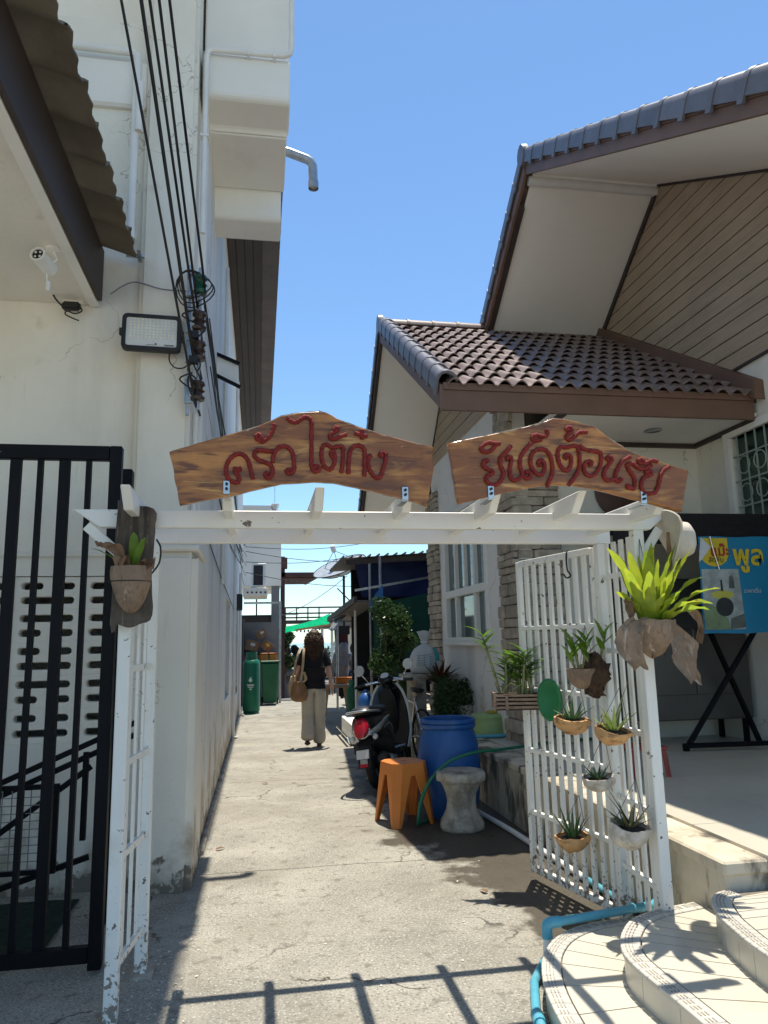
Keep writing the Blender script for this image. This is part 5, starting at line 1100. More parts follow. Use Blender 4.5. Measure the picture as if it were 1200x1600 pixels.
# ================================================================== SCOOTER
sc = thing('scooter', 'black scooter with silver trim and red tail light parked by the blue barrel', 'scooter', (1.23, 7.84, 0), R(-24))
sc.rotation_euler = (0, R(-8), R(-24)); WM[sc.name] = Mx.Translation((1.23, 7.84, 0)) @ sc.rotation_euler.to_matrix().to_4x4()
def wheel(y, r, wd):
    w_ = part('wheel', MB().lathe([(.06, -.045), (.07, -.05), (.07, .05), (.06, .045)], 20).mesh(smooth=50), m_blkplast, sc, local=True, M=Mx.Translation((0, y, r)) @ Mx.Rotation(R(90), 4, 'Y'))
    def lp(nm, me, mt): return part(nm, me, mt, w_, local=True)
    lp('tyre', MB().loft([ellring((r-.05, 0, 0), .052, wd, 12) if False else [V(((r-.05+.05*math.cos(b))*math.cos(a), (r-.05+.05*math.cos(b))*math.sin(a), wd*math.sin(b))) for b in [q*math.pi/6 for q in range(12)]] for a in [k*math.pi/16 for k in range(32)]], closed=True).mesh(smooth=60), m_tyre)
    lp('rim', MB().lathe([(r-.085, -.03), (r-.07, -.035), (r-.07, .035), (r-.085, .03), (r-.085, -.03)], 32).mesh(smooth=50), m_silver)
    mb = MB()
    for k in range(6): mb.beam((.05*math.cos(k*1.047), .05*math.sin(k*1.047), 0), ((r-.08)*math.cos(k*1.047), (r-.08)*math.sin(k*1.047), 0), .035, .02)
    lp('spokes', mb, m_silver)
wheel(0, .27, .05); wheel(1.24, .27, .045)
ex, ez = V((1, 0, 0)), V((0, 0, 1))
def body(secs, n=20, p=2.6): return MB().loft([ellring((cx, y, z), a, b, n, ex, ez, p) for (y, z, a, b, cx) in secs])
part('rear_body', body([(-.33, .66, .05, .05, 0), (-.30, .655, .10, .10, 0), (-.20, .64, .135, .135, 0), (0, .615, .155, .15, 0), (.20, .58, .16, .16, 0), (.36, .50, .15, .20, 0), (.44, .42, .12, .17, 0)]).mesh(smooth=60), m_blkgloss, sc, local=True)
part('lower_body', body([(-.16, .50, .07, .06, 0), (0, .47, .12, .10, 0), (.2, .42, .14, .12, 0), (.42, .33, .13, .10, 0)]).mesh(smooth=60), m_blkplast, sc, local=True)
for s_ in (-1, 1):
    part('side_trim', MB().loft([ellring((s_*x, y, z), .010, h, 10, ex, ez) for (x, y, z, h) in ((.075, -.33, .585, .02), (.118, -.26, .60, .035), (.142, -.14, .625, .035), (.158, .02, .665, .028), (.160, .16, .695, .018), (.15, .26, .70, .008))]).mesh(smooth=60), m_silver, sc, local=True)
    part('indicator', MB().lathe([(.028, 0), (.026, .02), (.014, .032), (.001, .034)], 14).mesh(smooth=50), m_lens, sc, local=True, M=Mx.Translation((s_*.12, -.27, .545)) @ Mx.Rotation(R(100), 4, 'X'))
part('tail_light', MB().loft([ellring((0, y, z), a, b, 18, ex, (ez+V((0, .35, 0))).normalized(), 2.4) for (y, z, a, b) in ((-.29, .66, .082, .10), (-.345, .645, .078, .10), (-.375, .632, .058, .085), (-.388, .622, .028, .055))]).mesh(smooth=60), m_redlens, sc, local=True)
part('light_surround', MB().tube([(.086*math.cos(a), -.325-.03*math.sin(a)*.5, .652+.106*math.sin(a)) for a in [-math.pi*.95+k*math.pi*.9/12 for k in range(13)]], .012, 8).mesh(smooth=60), m_silver, sc, local=True)
part('seat', MB().loft([ellring((0, y, z), a, b, 20, ex, ez, 2.4) for (y, z, a, b) in ((-.34, .80, .04, .02), (-.30, .80, .10, .04), (-.18, .795, .135, .055), (0, .78, .145, .055), (.15, .765, .14, .05), (.32, .775, .125, .045), (.42, .765, .09, .035), (.46, .755, .04, .02))]).mesh(smooth=60), m_seat, sc, local=True)
part('grab_rail', MB().tube(smoothpath([(.13, -.02, .77), (.145, -.2, .79), (.12, -.36, .805), (.06, -.41, .81), (-.06, -.41, .81), (-.12, -.36, .805), (-.145, -.2, .79), (-.13, -.02, .77)], 5), .013, 8).mesh(smooth=60), m_silver, sc, local=True)
mg = part('mudguard', MB().loft([[V((sx*.065, y, z)) for sx in (-1, 1)]+[V((sx*.065, y+.012, z+.004)) for sx in (1, -1)] for (y, z) in ((-.22, .55), (-.31, .47), (-.36, .37), (-.40, .27))]).mesh(), m_blkplast, sc, local=True)
part('plate_holder', MB().box((0, -.385, .36), (.075, .012, .12), Mx.Rotation(R(-18), 3, 'X')).mesh(bevel=.006), m_silver, mg, local=True)
part('reflector', MB().box((0, -.408, .295), (.085, .012, .035), Mx.Rotation(R(-18), 3, 'X')).mesh(bevel=.004), m_redlens, mg, local=True)
part('exhaust', MB().tube([(.15, .45, .24), (.16, .2, .25), (.165, .05, .27)], .025, 10).tube([(.165, .08, .27), (.165, .02, .275), (.165, -.26, .33), (.165, -.30, .335)], [.03, .06, .065, .04], 16).mesh(smooth=50), m_blkplast, sc, local=True)
part('exhaust_cover', MB().tube([(.215, .0, .285), (.215, -.2, .32)], [.035, .035], 10).mesh(smooth=50), m_galv, sc, local=True)
part('engine', MB().box((-.06, .18, .30), (.16, .44, .18)).mesh(bevel=.03, seg=2), m_blkplast, sc, local=True)
part('air_box', MB().box((-.13, .02, .42), (.10, .30, .14)).mesh(bevel=.03, seg=2), m_blkplast, sc, local=True)
part('shock_absorber', MB().tube([(-.13, -.06, .28), (-.12, .03, .58)], .022, 8).mesh(smooth=50), m_silver, sc, local=True)
part('side_stand', MB().beam((-.12, .35, .22), (-.26, .38, .005), .018, .018), m_steel, sc, local=True)
part('floorboard', MB().box((0, .62, .31), (.34, .42, .06)).mesh(bevel=.015, seg=2), m_blkplast, sc, local=True)
# leg shield: curved panel with pale edge trim
rows = []
for (y, z, w_) in ((.80, .30, .17), (.84, .45, .215), (.86, .60, .225), (.88, .75, .215), (.92, .90, .17), (.96, 1.0, .10)):
    rows.append([V((w_*u, y+.06*(1-u*u)*.9, z)) for u in [k/5-1 for k in range(11)]])
me = MB().grid(rows).mesh(); bm = bmesh.new(); bm.from_mesh(me); bmesh.ops.solidify(bm, geom=bm.faces[:], thickness=.03); bm.to_mesh(me); bm.free(); me.shade_smooth(); me.set_sharp_from_angle(angle=R(50))
ls_ = part('leg_shield', me, m_blkgloss, sc, local=True)
m_pale = mat('pale_trim', (.55, .53, .49), .35, .05, 5, 0)
for s_ in (-1, 1): part('shield_trim', MB().tube(smoothpath([(s_*.175, .80, .29), (s_*.222, .835, .45), (s_*.232, .855, .60), (s_*.222, .875, .75), (s_*.178, .915, .90), (s_*.11, .955, 1.0)], 5), .018, 8).mesh(smooth=60), m_pale, ls_, local=True)
part('front_cowl', body([(.86, .70, .10, .26, 0), (.98, .72, .13, .22, 0), (1.08, .74, .09, .13, 0), (1.11, .75, .03, .05, 0)]).mesh(smooth=60), m_blkgloss, sc, local=True)
part('badge', MB().lathe([(.018, 0), (.014, .006), (.001, .008)], 12).mesh(smooth=50), m_chrome, sc, local=True, M=Mx.Translation((0, .905, .84)) @ Mx.Rotation(R(90), 4, 'X'))
part('front_fender', MB().loft([[V((sx*.06, 1.24+.32*math.cos(R(a)), .27+.32*math.sin(R(a)))) for sx in (-1, 1)]+[V((sx*.05, 1.24+.335*math.cos(R(a)), .27+.345*math.sin(R(a)))) for sx in (1, -1)] for a in range(20, 165, 15)]).mesh(smooth=60), m_blkgloss, sc, local=True)
for s_ in (-1, 1): part('fork', MB().tube([(s_*.06, 1.24, .27), (s_*.055, 1.05, .72)], .02, 8).mesh(smooth=50), m_silver, sc, local=True)
part('steering_column', MB().tube([(0, 1.03, .75), (0, .93, 1.02)], .03, 10).mesh(smooth=50), m_blkplast, sc, local=True)
hb = part('handlebar', MB().tube(smoothpath([(-.34, .78, 1.02), (-.22, .86, 1.035), (-.10, .92, 1.04), (.10, .92, 1.04), (.22, .86, 1.035), (.34, .78, 1.02)], 5), .014, 8).mesh(smooth=60), m_chrome, sc, local=True)
for s_ in (-1, 1):
    part('grip', MB().tube([(s_*.35, .775, 1.02), (s_*.24, .85, 1.033)], .019, 10).mesh(smooth=50), m_blkplast, hb, local=True)
    part('brake_lever', MB().tube([(s_*.20, .90, 1.03), (s_*.28, .88, 1.03), (s_*.37, .83, 1.01)], .007, 6), m_silver, hb, local=True)
    mi = part('mirror', MB().tube(smoothpath([(s_*.20, .88, 1.04), (s_*.24, .90, 1.10), (s_*.29, .90, 1.17)], 4), .007, 8).mesh(smooth=60), m_chrome, sc, local=True)
    part('mirror_head', MB().lathe([(.062, -.004), (.064, .004), (.05, .022), (.001, .028)], 24).mesh(smooth=50), m_chrome, mi, local=True, M=Mx.Translation((s_*.30, .895, 1.20)) @ Mx.Rotation(R(-95), 4, 'X'))
    part('mirror_glass', MB().lathe([(.058, 0), (.001, .001)], 24), m_lens if s_ > 0 else mat('mirror_glass', (.7, .72, .74), .05, .02, 3, 0, metal=1), mi, local=True, M=Mx.Translation((s_*.30, .889, 1.2005)) @ Mx.Rotation(R(85), 4, 'X'))
part('instrument_pod', body([(.84, 1.05, .05, .03, 0), (.88, 1.055, .085, .05, 0), (.96, 1.05, .09, .06, 0), (1.03, 1.03, .06, .05, 0)]).mesh(smooth=60), m_blkgloss, sc, local=True)
part('dial', MB().lathe([(.055, 0), (.05, .012), (.001, .014)], 20).mesh(smooth=50), m_lens, sc, local=True, M=Mx.Translation((0, .89, 1.10)) @ Mx.Rotation(R(35), 4, 'X'))
for s_ in (-1, 1): part('footrest', MB().beam((s_*.15, .30, .36), (s_*.26, .34, .37), .03, .02), m_silver, sc, local=True)

for k, (x0, x1) in enumerate(((-.2, -.05), (.2, .05), (-.15, .0))):
    part('control_cable', MB().tube(smoothpath([(x0, .90, 1.03), (x0*1.1, .86+.02*k, 1.10), (x1, .88, 1.12-.02*k), (x1*.5, .96, .98), (x1, 1.0, .82)], 5), .005, 6).mesh(smooth=60), m_cable, sc, local=True)
part('number_plate', MB().box((0, -.402, .40), (.13, .004, .085), Mx.Rotation(R(-18), 3, 'X')).mesh(bevel=.001), m_lens, mg, local=True)
for s_ in (-1, 1):
    part('panel_seam', MB().tube(smoothpath([(s_*.150, -.10, .70), (s_*.163, .08, .60), (s_*.162, .22, .52), (s_*.150, .36, .42)], 4), .004, 5), m_silver, sc, local=True)
    part('pinstripe', MB().tube(smoothpath([(s_*.158, -.02, .60), (s_*.166, .10, .63), (s_*.166, .22, .61), (s_*.160, .30, .55)], 4), .003, 5), m_pale, sc, local=True)
# bicycle behind the scooter
bk = thing('bicycle', 'old bicycle standing in shade behind the scooter', 'bicycle', (1.98, 9.1, 0), R(12))
for y in (0, .98):
    w_ = part('wheel', MB().loft([[V((.32*math.cos(a)+.016*math.cos(b)*math.cos(a), .016*math.sin(b), .32*math.sin(a)+.016*math.cos(b)*math.sin(a))) for b in [q*math.pi/3 for q in range(6)]] for a in [k*math.pi/16 for k in range(32)]], closed=True).mesh(smooth=60), m_tyre, bk, local=True, M=Mx.Translation((0, y, .335)) @ Mx.Rotation(R(90), 4, 'Z'))
    mb = MB()
    for k in range(14): mb.tube([(0, 0, 0), (.31*math.cos(k*.449), 0, .31*math.sin(k*.449))], .0025, 4)
    part('spokes', mb, m_steel, w_, local=True)
for (a, b) in (((0, 0, .335), (0, .38, .30)), ((0, 0, .335), (0, .22, .75)), ((0, .38, .30), (0, .20, .80)), ((0, .38, .30), (0, .80, .72)), ((0, .23, .72), (0, .78, .80)), ((0, .98, .335), (0, .76, .98))): part('frame_tube', MB().tube([a, b], .016, 8), m_silver, bk, local=True)
part('saddle', MB().loft([ellring((0, y, .88), a, .03, 12) for y, a in ((.05, .03), (.09, .075), (.18, .06), (.32, .02))]).mesh(smooth=60), m_seat, bk, local=True)
part('handlebar', MB().tube(smoothpath([(-.28, .62, 1.0), (-.2, .76, 1.02), (0, .77, 1.0), (.2, .76, 1.02), (.28, .62, 1.0)], 4), .013, 8), m_chrome, bk, local=True)
part('crank', MB().lathe([(.09, -.005), (.09, .005), (.001, .005)], 18, (0, 0, 0)).mesh(), m_steel, bk, local=True, M=Mx.Translation((.04, .38, .30)) @ Mx.Rotation(R(90), 4, 'Y'))

# white low box beyond the scooter
wb = thing('white_step_box', 'low white box step with a metal edge rail beyond the scooter', 'box', (1.45, 11.4, 0))
part('box', MB().bx(1.34, 1.75, 11.05, 12.4, .02, .30).mesh(bevel=.01), m_whiteup, wb); part('edge_rail', MB().tube([(1.31, 11.0, .04), (1.28, 11.0, .12), (1.28, 12.5, .12)], .02, 8), m_chrome, wb)

# ---------------------------------------------------------------- foliage helpers
def leafcloud(n, fn, size, rr, up_=.3):
    mb = MB()
    for k in range(n):
        p = fn(rr); s = size*rr.uniform(.6, 1.3); d = V((rr.gauss(0, 1), rr.gauss(0, 1), rr.gauss(up_, .8))).normalized(); x = d.cross(V((rr.random(), rr.random(), rr.random()))).normalized()
        q = d.cross(x)*.15*s
        mb.add([p, p+d*s*.5+x*s*.24+q, p+d*s, p+d*s*.5-x*s*.24+q], [(0, 1, 2), (0, 2, 3)])
    me = mb.mesh(fix=False); return me
def bush(name, label, cat, loc, a, b, h, n, size, mt, seed, group=None, pot=None):
    t = thing(name, label, cat, loc, group=group); rr = random.Random(seed)
    cl = [(V((rr.uniform(-a, a)*.75, rr.uniform(-b, b)*.75, rr.uniform(.15, 1)*h)), rr.uniform(.25, .5)*min(a, b, h)*1.2) for k in range(16)]
    def f(r):
        c, q = r.choice(cl); d = V((r.gauss(0, 1), r.gauss(0, 1), r.gauss(0, 1))).normalized()*q*r.random()**.4; return c+d
    part('crown', leafcloud(n, f, size, rr), mt, t, local=True)
    mb = MB()
    for k in range(5): c = cl[k][0]; mb.tube([(c.x*.1, c.y*.1, 0), (c.x*.4, c.y*.4, c.z*.5), tuple(c)], [.014, .010, .004], 6)
    part('stems', mb, m_trunk, t, local=True); return t
bt = bush('shrub', 'tall dark green leafy shrub standing before the blue tarpaulin', 'shrub', (2.10, 12.0, .3), .42, .40, 1.75, 5200, .075, l_bush, 3)
part('planter', MB().lathe([(.20, -.3), (.25, .02), (.26, .06), (.22, .05), (.001, .03)], 20).mesh(smooth=50), m_rawconc, bt, local=True)
b2 = bush('potted_shrub', 'low feathery green shrub in a pale pot against the white house wall', 'shrub', (2.40, 8.75, .70), .34, .26, .27, 2600, .045, l_bush, 8)
part('pot', MB().lathe([(.09, -.20), (.12, -.02), (.135, 0), (.13, .03), (.001, .02)], 20).mesh(smooth=50), m_palepot, b2, local=True)
b3 = bush('potted_shrub', 'small dark ground-hugging shrub at the foot of the bromeliad', 'shrub', (2.2, 8.6, .52), .22, .2, .25, 1100, .045, l_bush, 18)
bm_ = thing('bromeliad', 'dark red bromeliad in a pot beside the white sack', 'bromeliad', (2.20, 9.05, .50))
part('pot', MB().lathe([(.10, 0), (.14, .22), (.155, .24), (.15, .28), (.001, .26)], 20).mesh(smooth=50), m_rawconc, bm_, local=True)
rr = random.Random(31)
for k in range(34):
    a = k*2.399; q = .25+.9*k/34; mb = MB(); leaf(mb, (.03*math.cos(a), .03*math.sin(a), .45), (math.cos(a)*q, math.sin(a)*q, 1.1-.5*k/34), rr.uniform(.26, .38), .05, .55, 0, .3, 7); part('leaf', mb.mesh(smooth=60), l_red if k % 4 else l_bush, bm_, local=True)
part('stem', MB().tube([(0, 0, .25), (0, 0, .47)], .025, 8), m_trunk, bm_, local=True)
# bench with white sack
tbn = thing('concrete_bench', 'low concrete bench carrying the white sack by the stone corner', 'bench', (2.15, 9.6, 0))
part('seat', MB().bx(1.85, 2.5, 9.25, 9.95, 1.0, 1.07).mesh(bevel=.01), m_rawconc, tbn); part('support', MB().bx(1.95, 2.08, 9.3, 9.9, 0, 1.0), m_rawconc, tbn); part('support', MB().bx(2.30, 2.45, 9.3, 9.9, 0, 1.0), m_rawconc, tbn)
sk = thing('woven_sack', 'white woven sack tied at the neck with teal print', 'sack', (2.12, 9.5, 1.07))
me = MB().loft([ellring((0, 0, z), a, b, 24, V((1, 0, 0)), V((0, 1, 0))) for (z, a, b) in ((0, .14, .10), (.02, .18, .13), (.12, .205, .15), (.22, .195, .145), (.32, .14, .10), (.38, .055, .045), (.40, .045, .04), (.43, .06, .035), (.50, .085, .03), (.545, .10, .025))]).mesh(smooth=60, sub=1)
part('sack_body', dents(me, .018, 12), m_sack, sk, local=True)
part('tie', MB().tube([(.05*math.cos(a), .043*math.sin(a), .40) for a in [k*math.pi/6 for k in range(12)]], .008, 6, closed=True), m_pvc, sk, local=True)
mb = MB()
for z in (.12, .15, .18, .21, .24): mb.tube([(.208*math.sin(a)*(1 if z < .2 else .93), -.155*math.cos(a)*(1 if z < .2 else .95), z+.01*math.sin(a*3)) for a in [k*.1-.75 for k in range(13)]], .0025, 4)
for a in (-.6, -.2, .2): mb.tube([(.208*math.sin(a), -.158*math.cos(a), .12), (.20*math.sin(a), -.152*math.cos(a), .24)], .0025, 4)
part('print', mb, m_inkblue, sk, local=True)
part('print', MB().grid([[V((.20*math.sin(a)*q, -.15*math.cos(a)*q-.006, z)) for a in (.55, .7, .85, 1.0)] for z, q in ((.16, 1.03), (.22, 1.02), (.28, .92), (.33, .72))]).mesh(smooth=60), m_teal, sk, local=True, label='teal printed side panel')

# ================================================================== PEOPLE
def skinmesh(J, edges, root, sub=2, smooth=True):
    names = list(J); idx = {n: i for i, n in enumerate(names)}
    me = bpy.data.meshes.new('sk'); me.from_pydata([J[n][0] for n in names], [(idx[a], idx[b]) for a, b in edges], []); me.update()
    ob = bpy.data.objects.new('sk', me); col.objects.link(ob)
    ob.modifiers.new('Skin', 'SKIN'); 
    for n in names:
        sv = me.skin_vertices[0].data[idx[n]]; r = J[n][1]; sv.radius = r if isinstance(r, tuple) else (r, r); sv.use_root = (n == root)
    s = ob.modifiers.new('Sub', 'SUBSURF'); s.levels = sub; s.render_levels = sub
    dg = bpy.context.evaluated_depsgraph_get(); out = bpy.data.meshes.new_from_object(ob.evaluated_get(dg))
    bpy.data.objects.remove(ob); bpy.data.meshes.remove(me); out.materials.clear(); out.shade_smooth(); return out
def person(name, label, loc, rz, pose, top, trouser, hair, hair_len, shirt_sleeve='short', scale=1., shoe=m_blkplast, group=None):
    t = thing(name, label, 'person', loc, rz, scale=scale, group=group); P = pose
    J = {'pelvis': (P['pelvis'], .115), 'spine': (P['spine'], .10), 'chest': (P['chest'], .115), 'nb': (P['nb'], .055), 'neck': (P['neck'], .045), 'head': (P['head'], (.075, .088)), 'crown': (P['crown'], (.070, .085))}
    E_ = [('pelvis', 'spine'), ('spine', 'chest'), ('chest', 'nb'), ('nb', 'neck'), ('neck', 'head'), ('head', 'crown')]
    for s in 'LR':
        J['sh'+s] = (P['sh'+s], .05); J['el'+s] = (P['el'+s], .037); J['wr'+s] = (P['wr'+s], .025)
        w_, e_ = V(P['wr'+s]), V(P['el'+s]); d = (w_-e_).normalized(); sd = d.cross(V((0, 1, 0)) if abs(d.y) < .8 else V((0, 0, 1))).normalized(); fr_ = sd.cross(d)
        J['pm'+s] = (w_+d*.07, (.034, .02)); E_ += [('chest', 'sh'+s), ('sh'+s, 'el'+s), ('el'+s, 'wr'+s), ('wr'+s, 'pm'+s)]
        for k in range(4):
            b_ = w_+d*.095+fr_*(k-1.5)*.018; J['f%d%s' % (k, s)] = (b_, .009); J['g%d%s' % (k, s)] = (b_+d*(.05+.012*(1.5-abs(k-1.5)))+sd*.012*(1 if s == 'L' else -1), .007); E_ += [('pm'+s, 'f%d%s' % (k, s)), ('f%d%s' % (k, s), 'g%d%s' % (k, s))]
        J['t'+s] = (w_+d*.055+fr_*.04, .010); J['u'+s] = (w_+d*.095+fr_*.05, .008); E_ += [('wr'+s, 't'+s), ('t'+s, 'u'+s)]
        J['hp'+s] = (P['hp'+s], .085); J['kn'+s] = (P['kn'+s], .055); J['an'+s] = (P['an'+s], .037); J['to'+s] = (P['to'+s], (.035, .025))
        E_ += [('pelvis', 'hp'+s), ('hp'+s, 'kn'+s), ('kn'+s, 'an'+s), ('an'+s, 'to'+s)]
    part('body', skinmesh(J, E_, 'pelvis'), m_skin, t, local=True)
    pv, sp_, ch, nb = V(P['pelvis']), V(P['spine']), V(P['chest']), V(P['nb'])
    S = {'w0': (pv+V((0, 0, -.005)), (.16, .135)), 'w': (pv.lerp(sp_, .35), (.165, .135)), 'sp': (sp_, (.155, .125)), 'ch': (ch, (.165, .125)), 'nb': (nb.lerp(ch, .35), (.09, .075))}; Es = [('w0', 'w'), ('w', 'sp'), ('sp', 'ch'), ('ch', 'nb')]
    for s in 'LR':
        S['sh'+s] = (P['sh'+s], .078); e = V(P['sh'+s]).lerp(V(P['el'+s]), .85 if shirt_sleeve == 'short' else 1.); S['el'+s] = (e, .066); Es += [('ch', 'sh'+s), ('sh'+s, 'el'+s)]
        if shirt_sleeve == 'long': S['wr'+s] = (P['wr'+s], .04); Es += [('el'+s, 'wr'+s)]
    part('shirt', dents(skinmesh(S, Es, 'w'), .008, 14), top, t, local=True)
    T = {'w': (pv.lerp(sp_, .25), (.15, .125)), 'pv': (pv, (.155, .135))}; Et = [('w', 'pv')]
    for s in 'LR':
        T['hp'+s] = (P['hp'+s], .118); T['kn'+s] = (P['kn'+s], .098); T['md'+s] = (V(P['kn'+s]).lerp(V(P['an'+s]), .55), .094); T['an'+s] = (V(P['kn'+s]).lerp(V(P['an'+s]), 1.12), .104); Et += [('pv', 'hp'+s), ('hp'+s, 'kn'+s), ('kn'+s, 'md'+s), ('md'+s, 'an'+s)]
    part('trousers', dents(skinmesh(T, Et, 'w'), .010, 11), trouser, t, local=True)
    hd, cr = V(P['head']), V(P['crown']); rr = random.Random(hash(name) % 97 if False else 17)
    me = MB().loft([ellring(hd+V((0, -.012, z)), a, b, 20, V((1, 0, 0)), V((0, 1, 0))) for z, a, b in ((-.10, .06, .05), (-.05, .088, .085), (0, .098, .10), (.06, .098, .103), (.11, .085, .09), (.145, .05, .055), (.155, .01, .01))]).mesh(smooth=60, sub=1)
    h = part('hair', dents(me, .012, 22), hair, t, local=True)
    if hair_len > .05:
        mb = MB()
        for k in range(330):
            a = rr.uniform(-math.pi, 0) if k % 6 else rr.uniform(0, .5); a0 = a if k % 2 else -math.pi-a
            a = rr.uniform(math.pi*.95, math.pi*2.05); st_ = hd+V((.085*math.cos(a), .085*math.sin(a)-.01, rr.uniform(-.02, .11))); L_ = hair_len*rr.uniform(.6, 1.1); ph = rr.uniform(0, 6.28); pts = []
            for q in range(9):
                u = q/8; out = 1+.45*math.sin(math.pi*min(1, u*1.1))
                pts.append(V((hd.x+.085*math.cos(a)*out+.027*math.sin(u*19+ph), hd.y-.01+(.085*math.sin(a)-.03*u)*out*.95+.012*math.cos(u*14+ph), st_.z-L_*u)))
            mb.tube(pts, [.007, .008, .008, .008, .007, .007, .006, .005, .002], 5)
        part('curls', mb.mesh(smooth=60), hair, h, local=True)
    fc = V(P['head'])+V((0, .085, -.01))
    part('face', MB().lathe([(.010, 0), (.006, .012), (.001, .018)], 8, tuple(fc+V((0, 0, -.012)))).mesh(smooth=60), m_skin, t, local=True) if False else None
    for s in 'LR':
        an, to = V(P['an'+s]), V(P['to'+s]); d = (to-an); f = V((d.x, d.y, 0)); f = f.normalized() if f.length > .02 else V((0, 1, 0))
        heel = an-f*.05+V((0, 0, -.055)); tip = to+f*.05
        q = (tip-heel); part('shoe', MB().loft([ellring(heel+q*u+V((0, 0, hh*.3)), w_, hh, 12, f.cross(V((0, 0, 1))).normalized(), q.cross(f.cross(V((0, 0, 1)))).normalized()*-1) for u, w_, hh in ((0, .028, .02), (.08, .036, .028), (.4, .036, .026), (.75, .046, .022), (.95, .036, .016), (1, .015, .008))]).mesh(smooth=60), shoe, t, local=True)
    return t
walk = dict(pelvis=(0, 0, .93), spine=(0, -.005, 1.09), chest=(0, .005, 1.25), nb=(0, .0, 1.385), neck=(0, .015, 1.43), head=(0, .03, 1.525), crown=(0, .03, 1.575),
            shL=(-.155, 0, 1.345), elL=(-.235, -.03, 1.11), wrL=(-.24, .08, .95), shR=(.155, 0, 1.345), elR=(.215, -.05, 1.09), wrR=(.255, .02, .87),
            hpL=(-.085, 0, .87), knL=(-.09, .03, .48), anL=(-.10, -.10, .14), toL=(-.10, .0, .04), hpR=(.085, 0, .87), knR=(.075, .05, .48), anR=(.07, .05, .085), toR=(.075, .17, .035))
wm = person('person', 'woman in black tee and beige trousers walking away with shoulder bags', (.80, 11.08, 0), R(-4), walk, m_cloth_k, m_trouser, m_hair, .34, shoe=mat('brown_sandal', (.07, .035, .025), .6, .1, 9, .1))
bgx = thing('shoulder_bag', 'slouchy tan and brown bags hanging on the walking woman\'s left shoulder', 'bag', (.80, 11.08, 0), R(-4))
part('tote', dents(MB().loft([ellring((-.22, -.15, z), a, b, 18, V((1, .1, 0)).normalized(), V((0, 1, 0))) for z, a, b in ((.66, .05, .03), (.68, .11, .06), (.76, .13, .075), (.86, .11, .06), (.94, .07, .04))]).mesh(smooth=60, sub=1), .012, 15), m_bag2, bgx, local=True)
part('cloth_bag', dents(MB().loft([ellring((-.30, -.06, z), a, b, 18, V((1, .3, 0)).normalized(), V((0, 1, 0))) for z, a, b in ((.72, .03, .04), (.75, .07, .08), (.88, .08, .10), (1.02, .05, .07))]).mesh(smooth=60, sub=1), .014, 15), m_bag, bgx, local=True)
def strap(pts, wd, mt):
    P = smoothpath(pts, 6); part('strap', MB().grid([[p-V((wd/2, 0, 0)), p+V((wd/2, 0, 0))] for p in P]).mesh(smooth=60), mt, bgx, local=True)
strap([(-.13, .06, 1.435), (-.14, -.03, 1.435), (-.15, -.13, 1.36), (-.165, -.175, 1.15), (-.20, -.185, .92)], .035, m_bag); strap([(-.14, .06, 1.43), (-.19, -.04, 1.42), (-.235, -.13, 1.33), (-.28, -.15, 1.15), (-.31, -.12, .98)], .03, m_bag); strap([(-.16, -.19, .93), (-.12, -.20, .98), (-.15, -.19, 1.08)], .04, m_bag)
sit = dict(pelvis=(0, 0, .55), spine=(0, .02, .72), chest=(0, .07, .90), nb=(0, .11, 1.03), neck=(0, .13, 1.08), head=(0, .17, 1.16), crown=(0, .17, 1.22),
           shL=(-.17, .08, .99), elL=(-.22, .18, .77), wrL=(-.12, .38, .72), shR=(.17, .08, .99), elR=(.22, .18, .77), wrR=(.12, .38, .72),
           hpL=(-.10, .06, .53), knL=(-.12, .44, .50), anL=(-.12, .46, .09), toL=(-.12, .58, .035), hpR=(.10, .06, .53), knR=(.12, .44, .50), anR=(.12, .46, .09), toR=(.12, .58, .035))
hp = person('person', 'seated person in a grey hooded sweatshirt seen from behind at the table', (1.86, 17.0, .18), R(-20), sit, m_grey, m_cloth_k, m_cloth_k, 0, 'long')
part('hood', dents(MB().loft([ellring((0, .10+dy, z), a, b, 18, V((1, 0, 0)), V((0, 1, 0))) for z, a, b, dy in ((.98, .14, .10, -.02), (1.06, .13, .12, 0), (1.14, .125, .125, .03), (1.22, .115, .12, .05), (1.29, .07, .08, .06), (1.305, .01, .01, .06))]).mesh(smooth=60, sub=1), .012, 13), m_grey, hp, local=True)
stand = dict(walk); stand.update(anL=(-.09, 0, .085), toL=(-.09, .12, .035), wrL=(-.2, .2, 1.0), wrR=(.2, .2, 1.0))
person('person', 'distant person in dark clothes standing left of the walking woman', (.78, 24.5, 0), R(10), stand, m_cloth_k, m_grey, m_cloth_k, .2, group='people at the far end of the alley')
person('person', 'distant person in a pale shirt sitting right of the walking woman', (1.98, 22.0, 0), R(60), sit, mat('pale_pink_cloth', (.5, .38, .33), .9, .1), m_cloth_k, m_hair, .05, group='people at the far end of the alley')
person('person', 'distant person in a dark shirt sitting at the table past the hoodie', (2.35, 18.4, .15), R(160), sit, m_btarp2, m_cloth_k, m_cloth_k, .05, group='people at the far end of the alley')

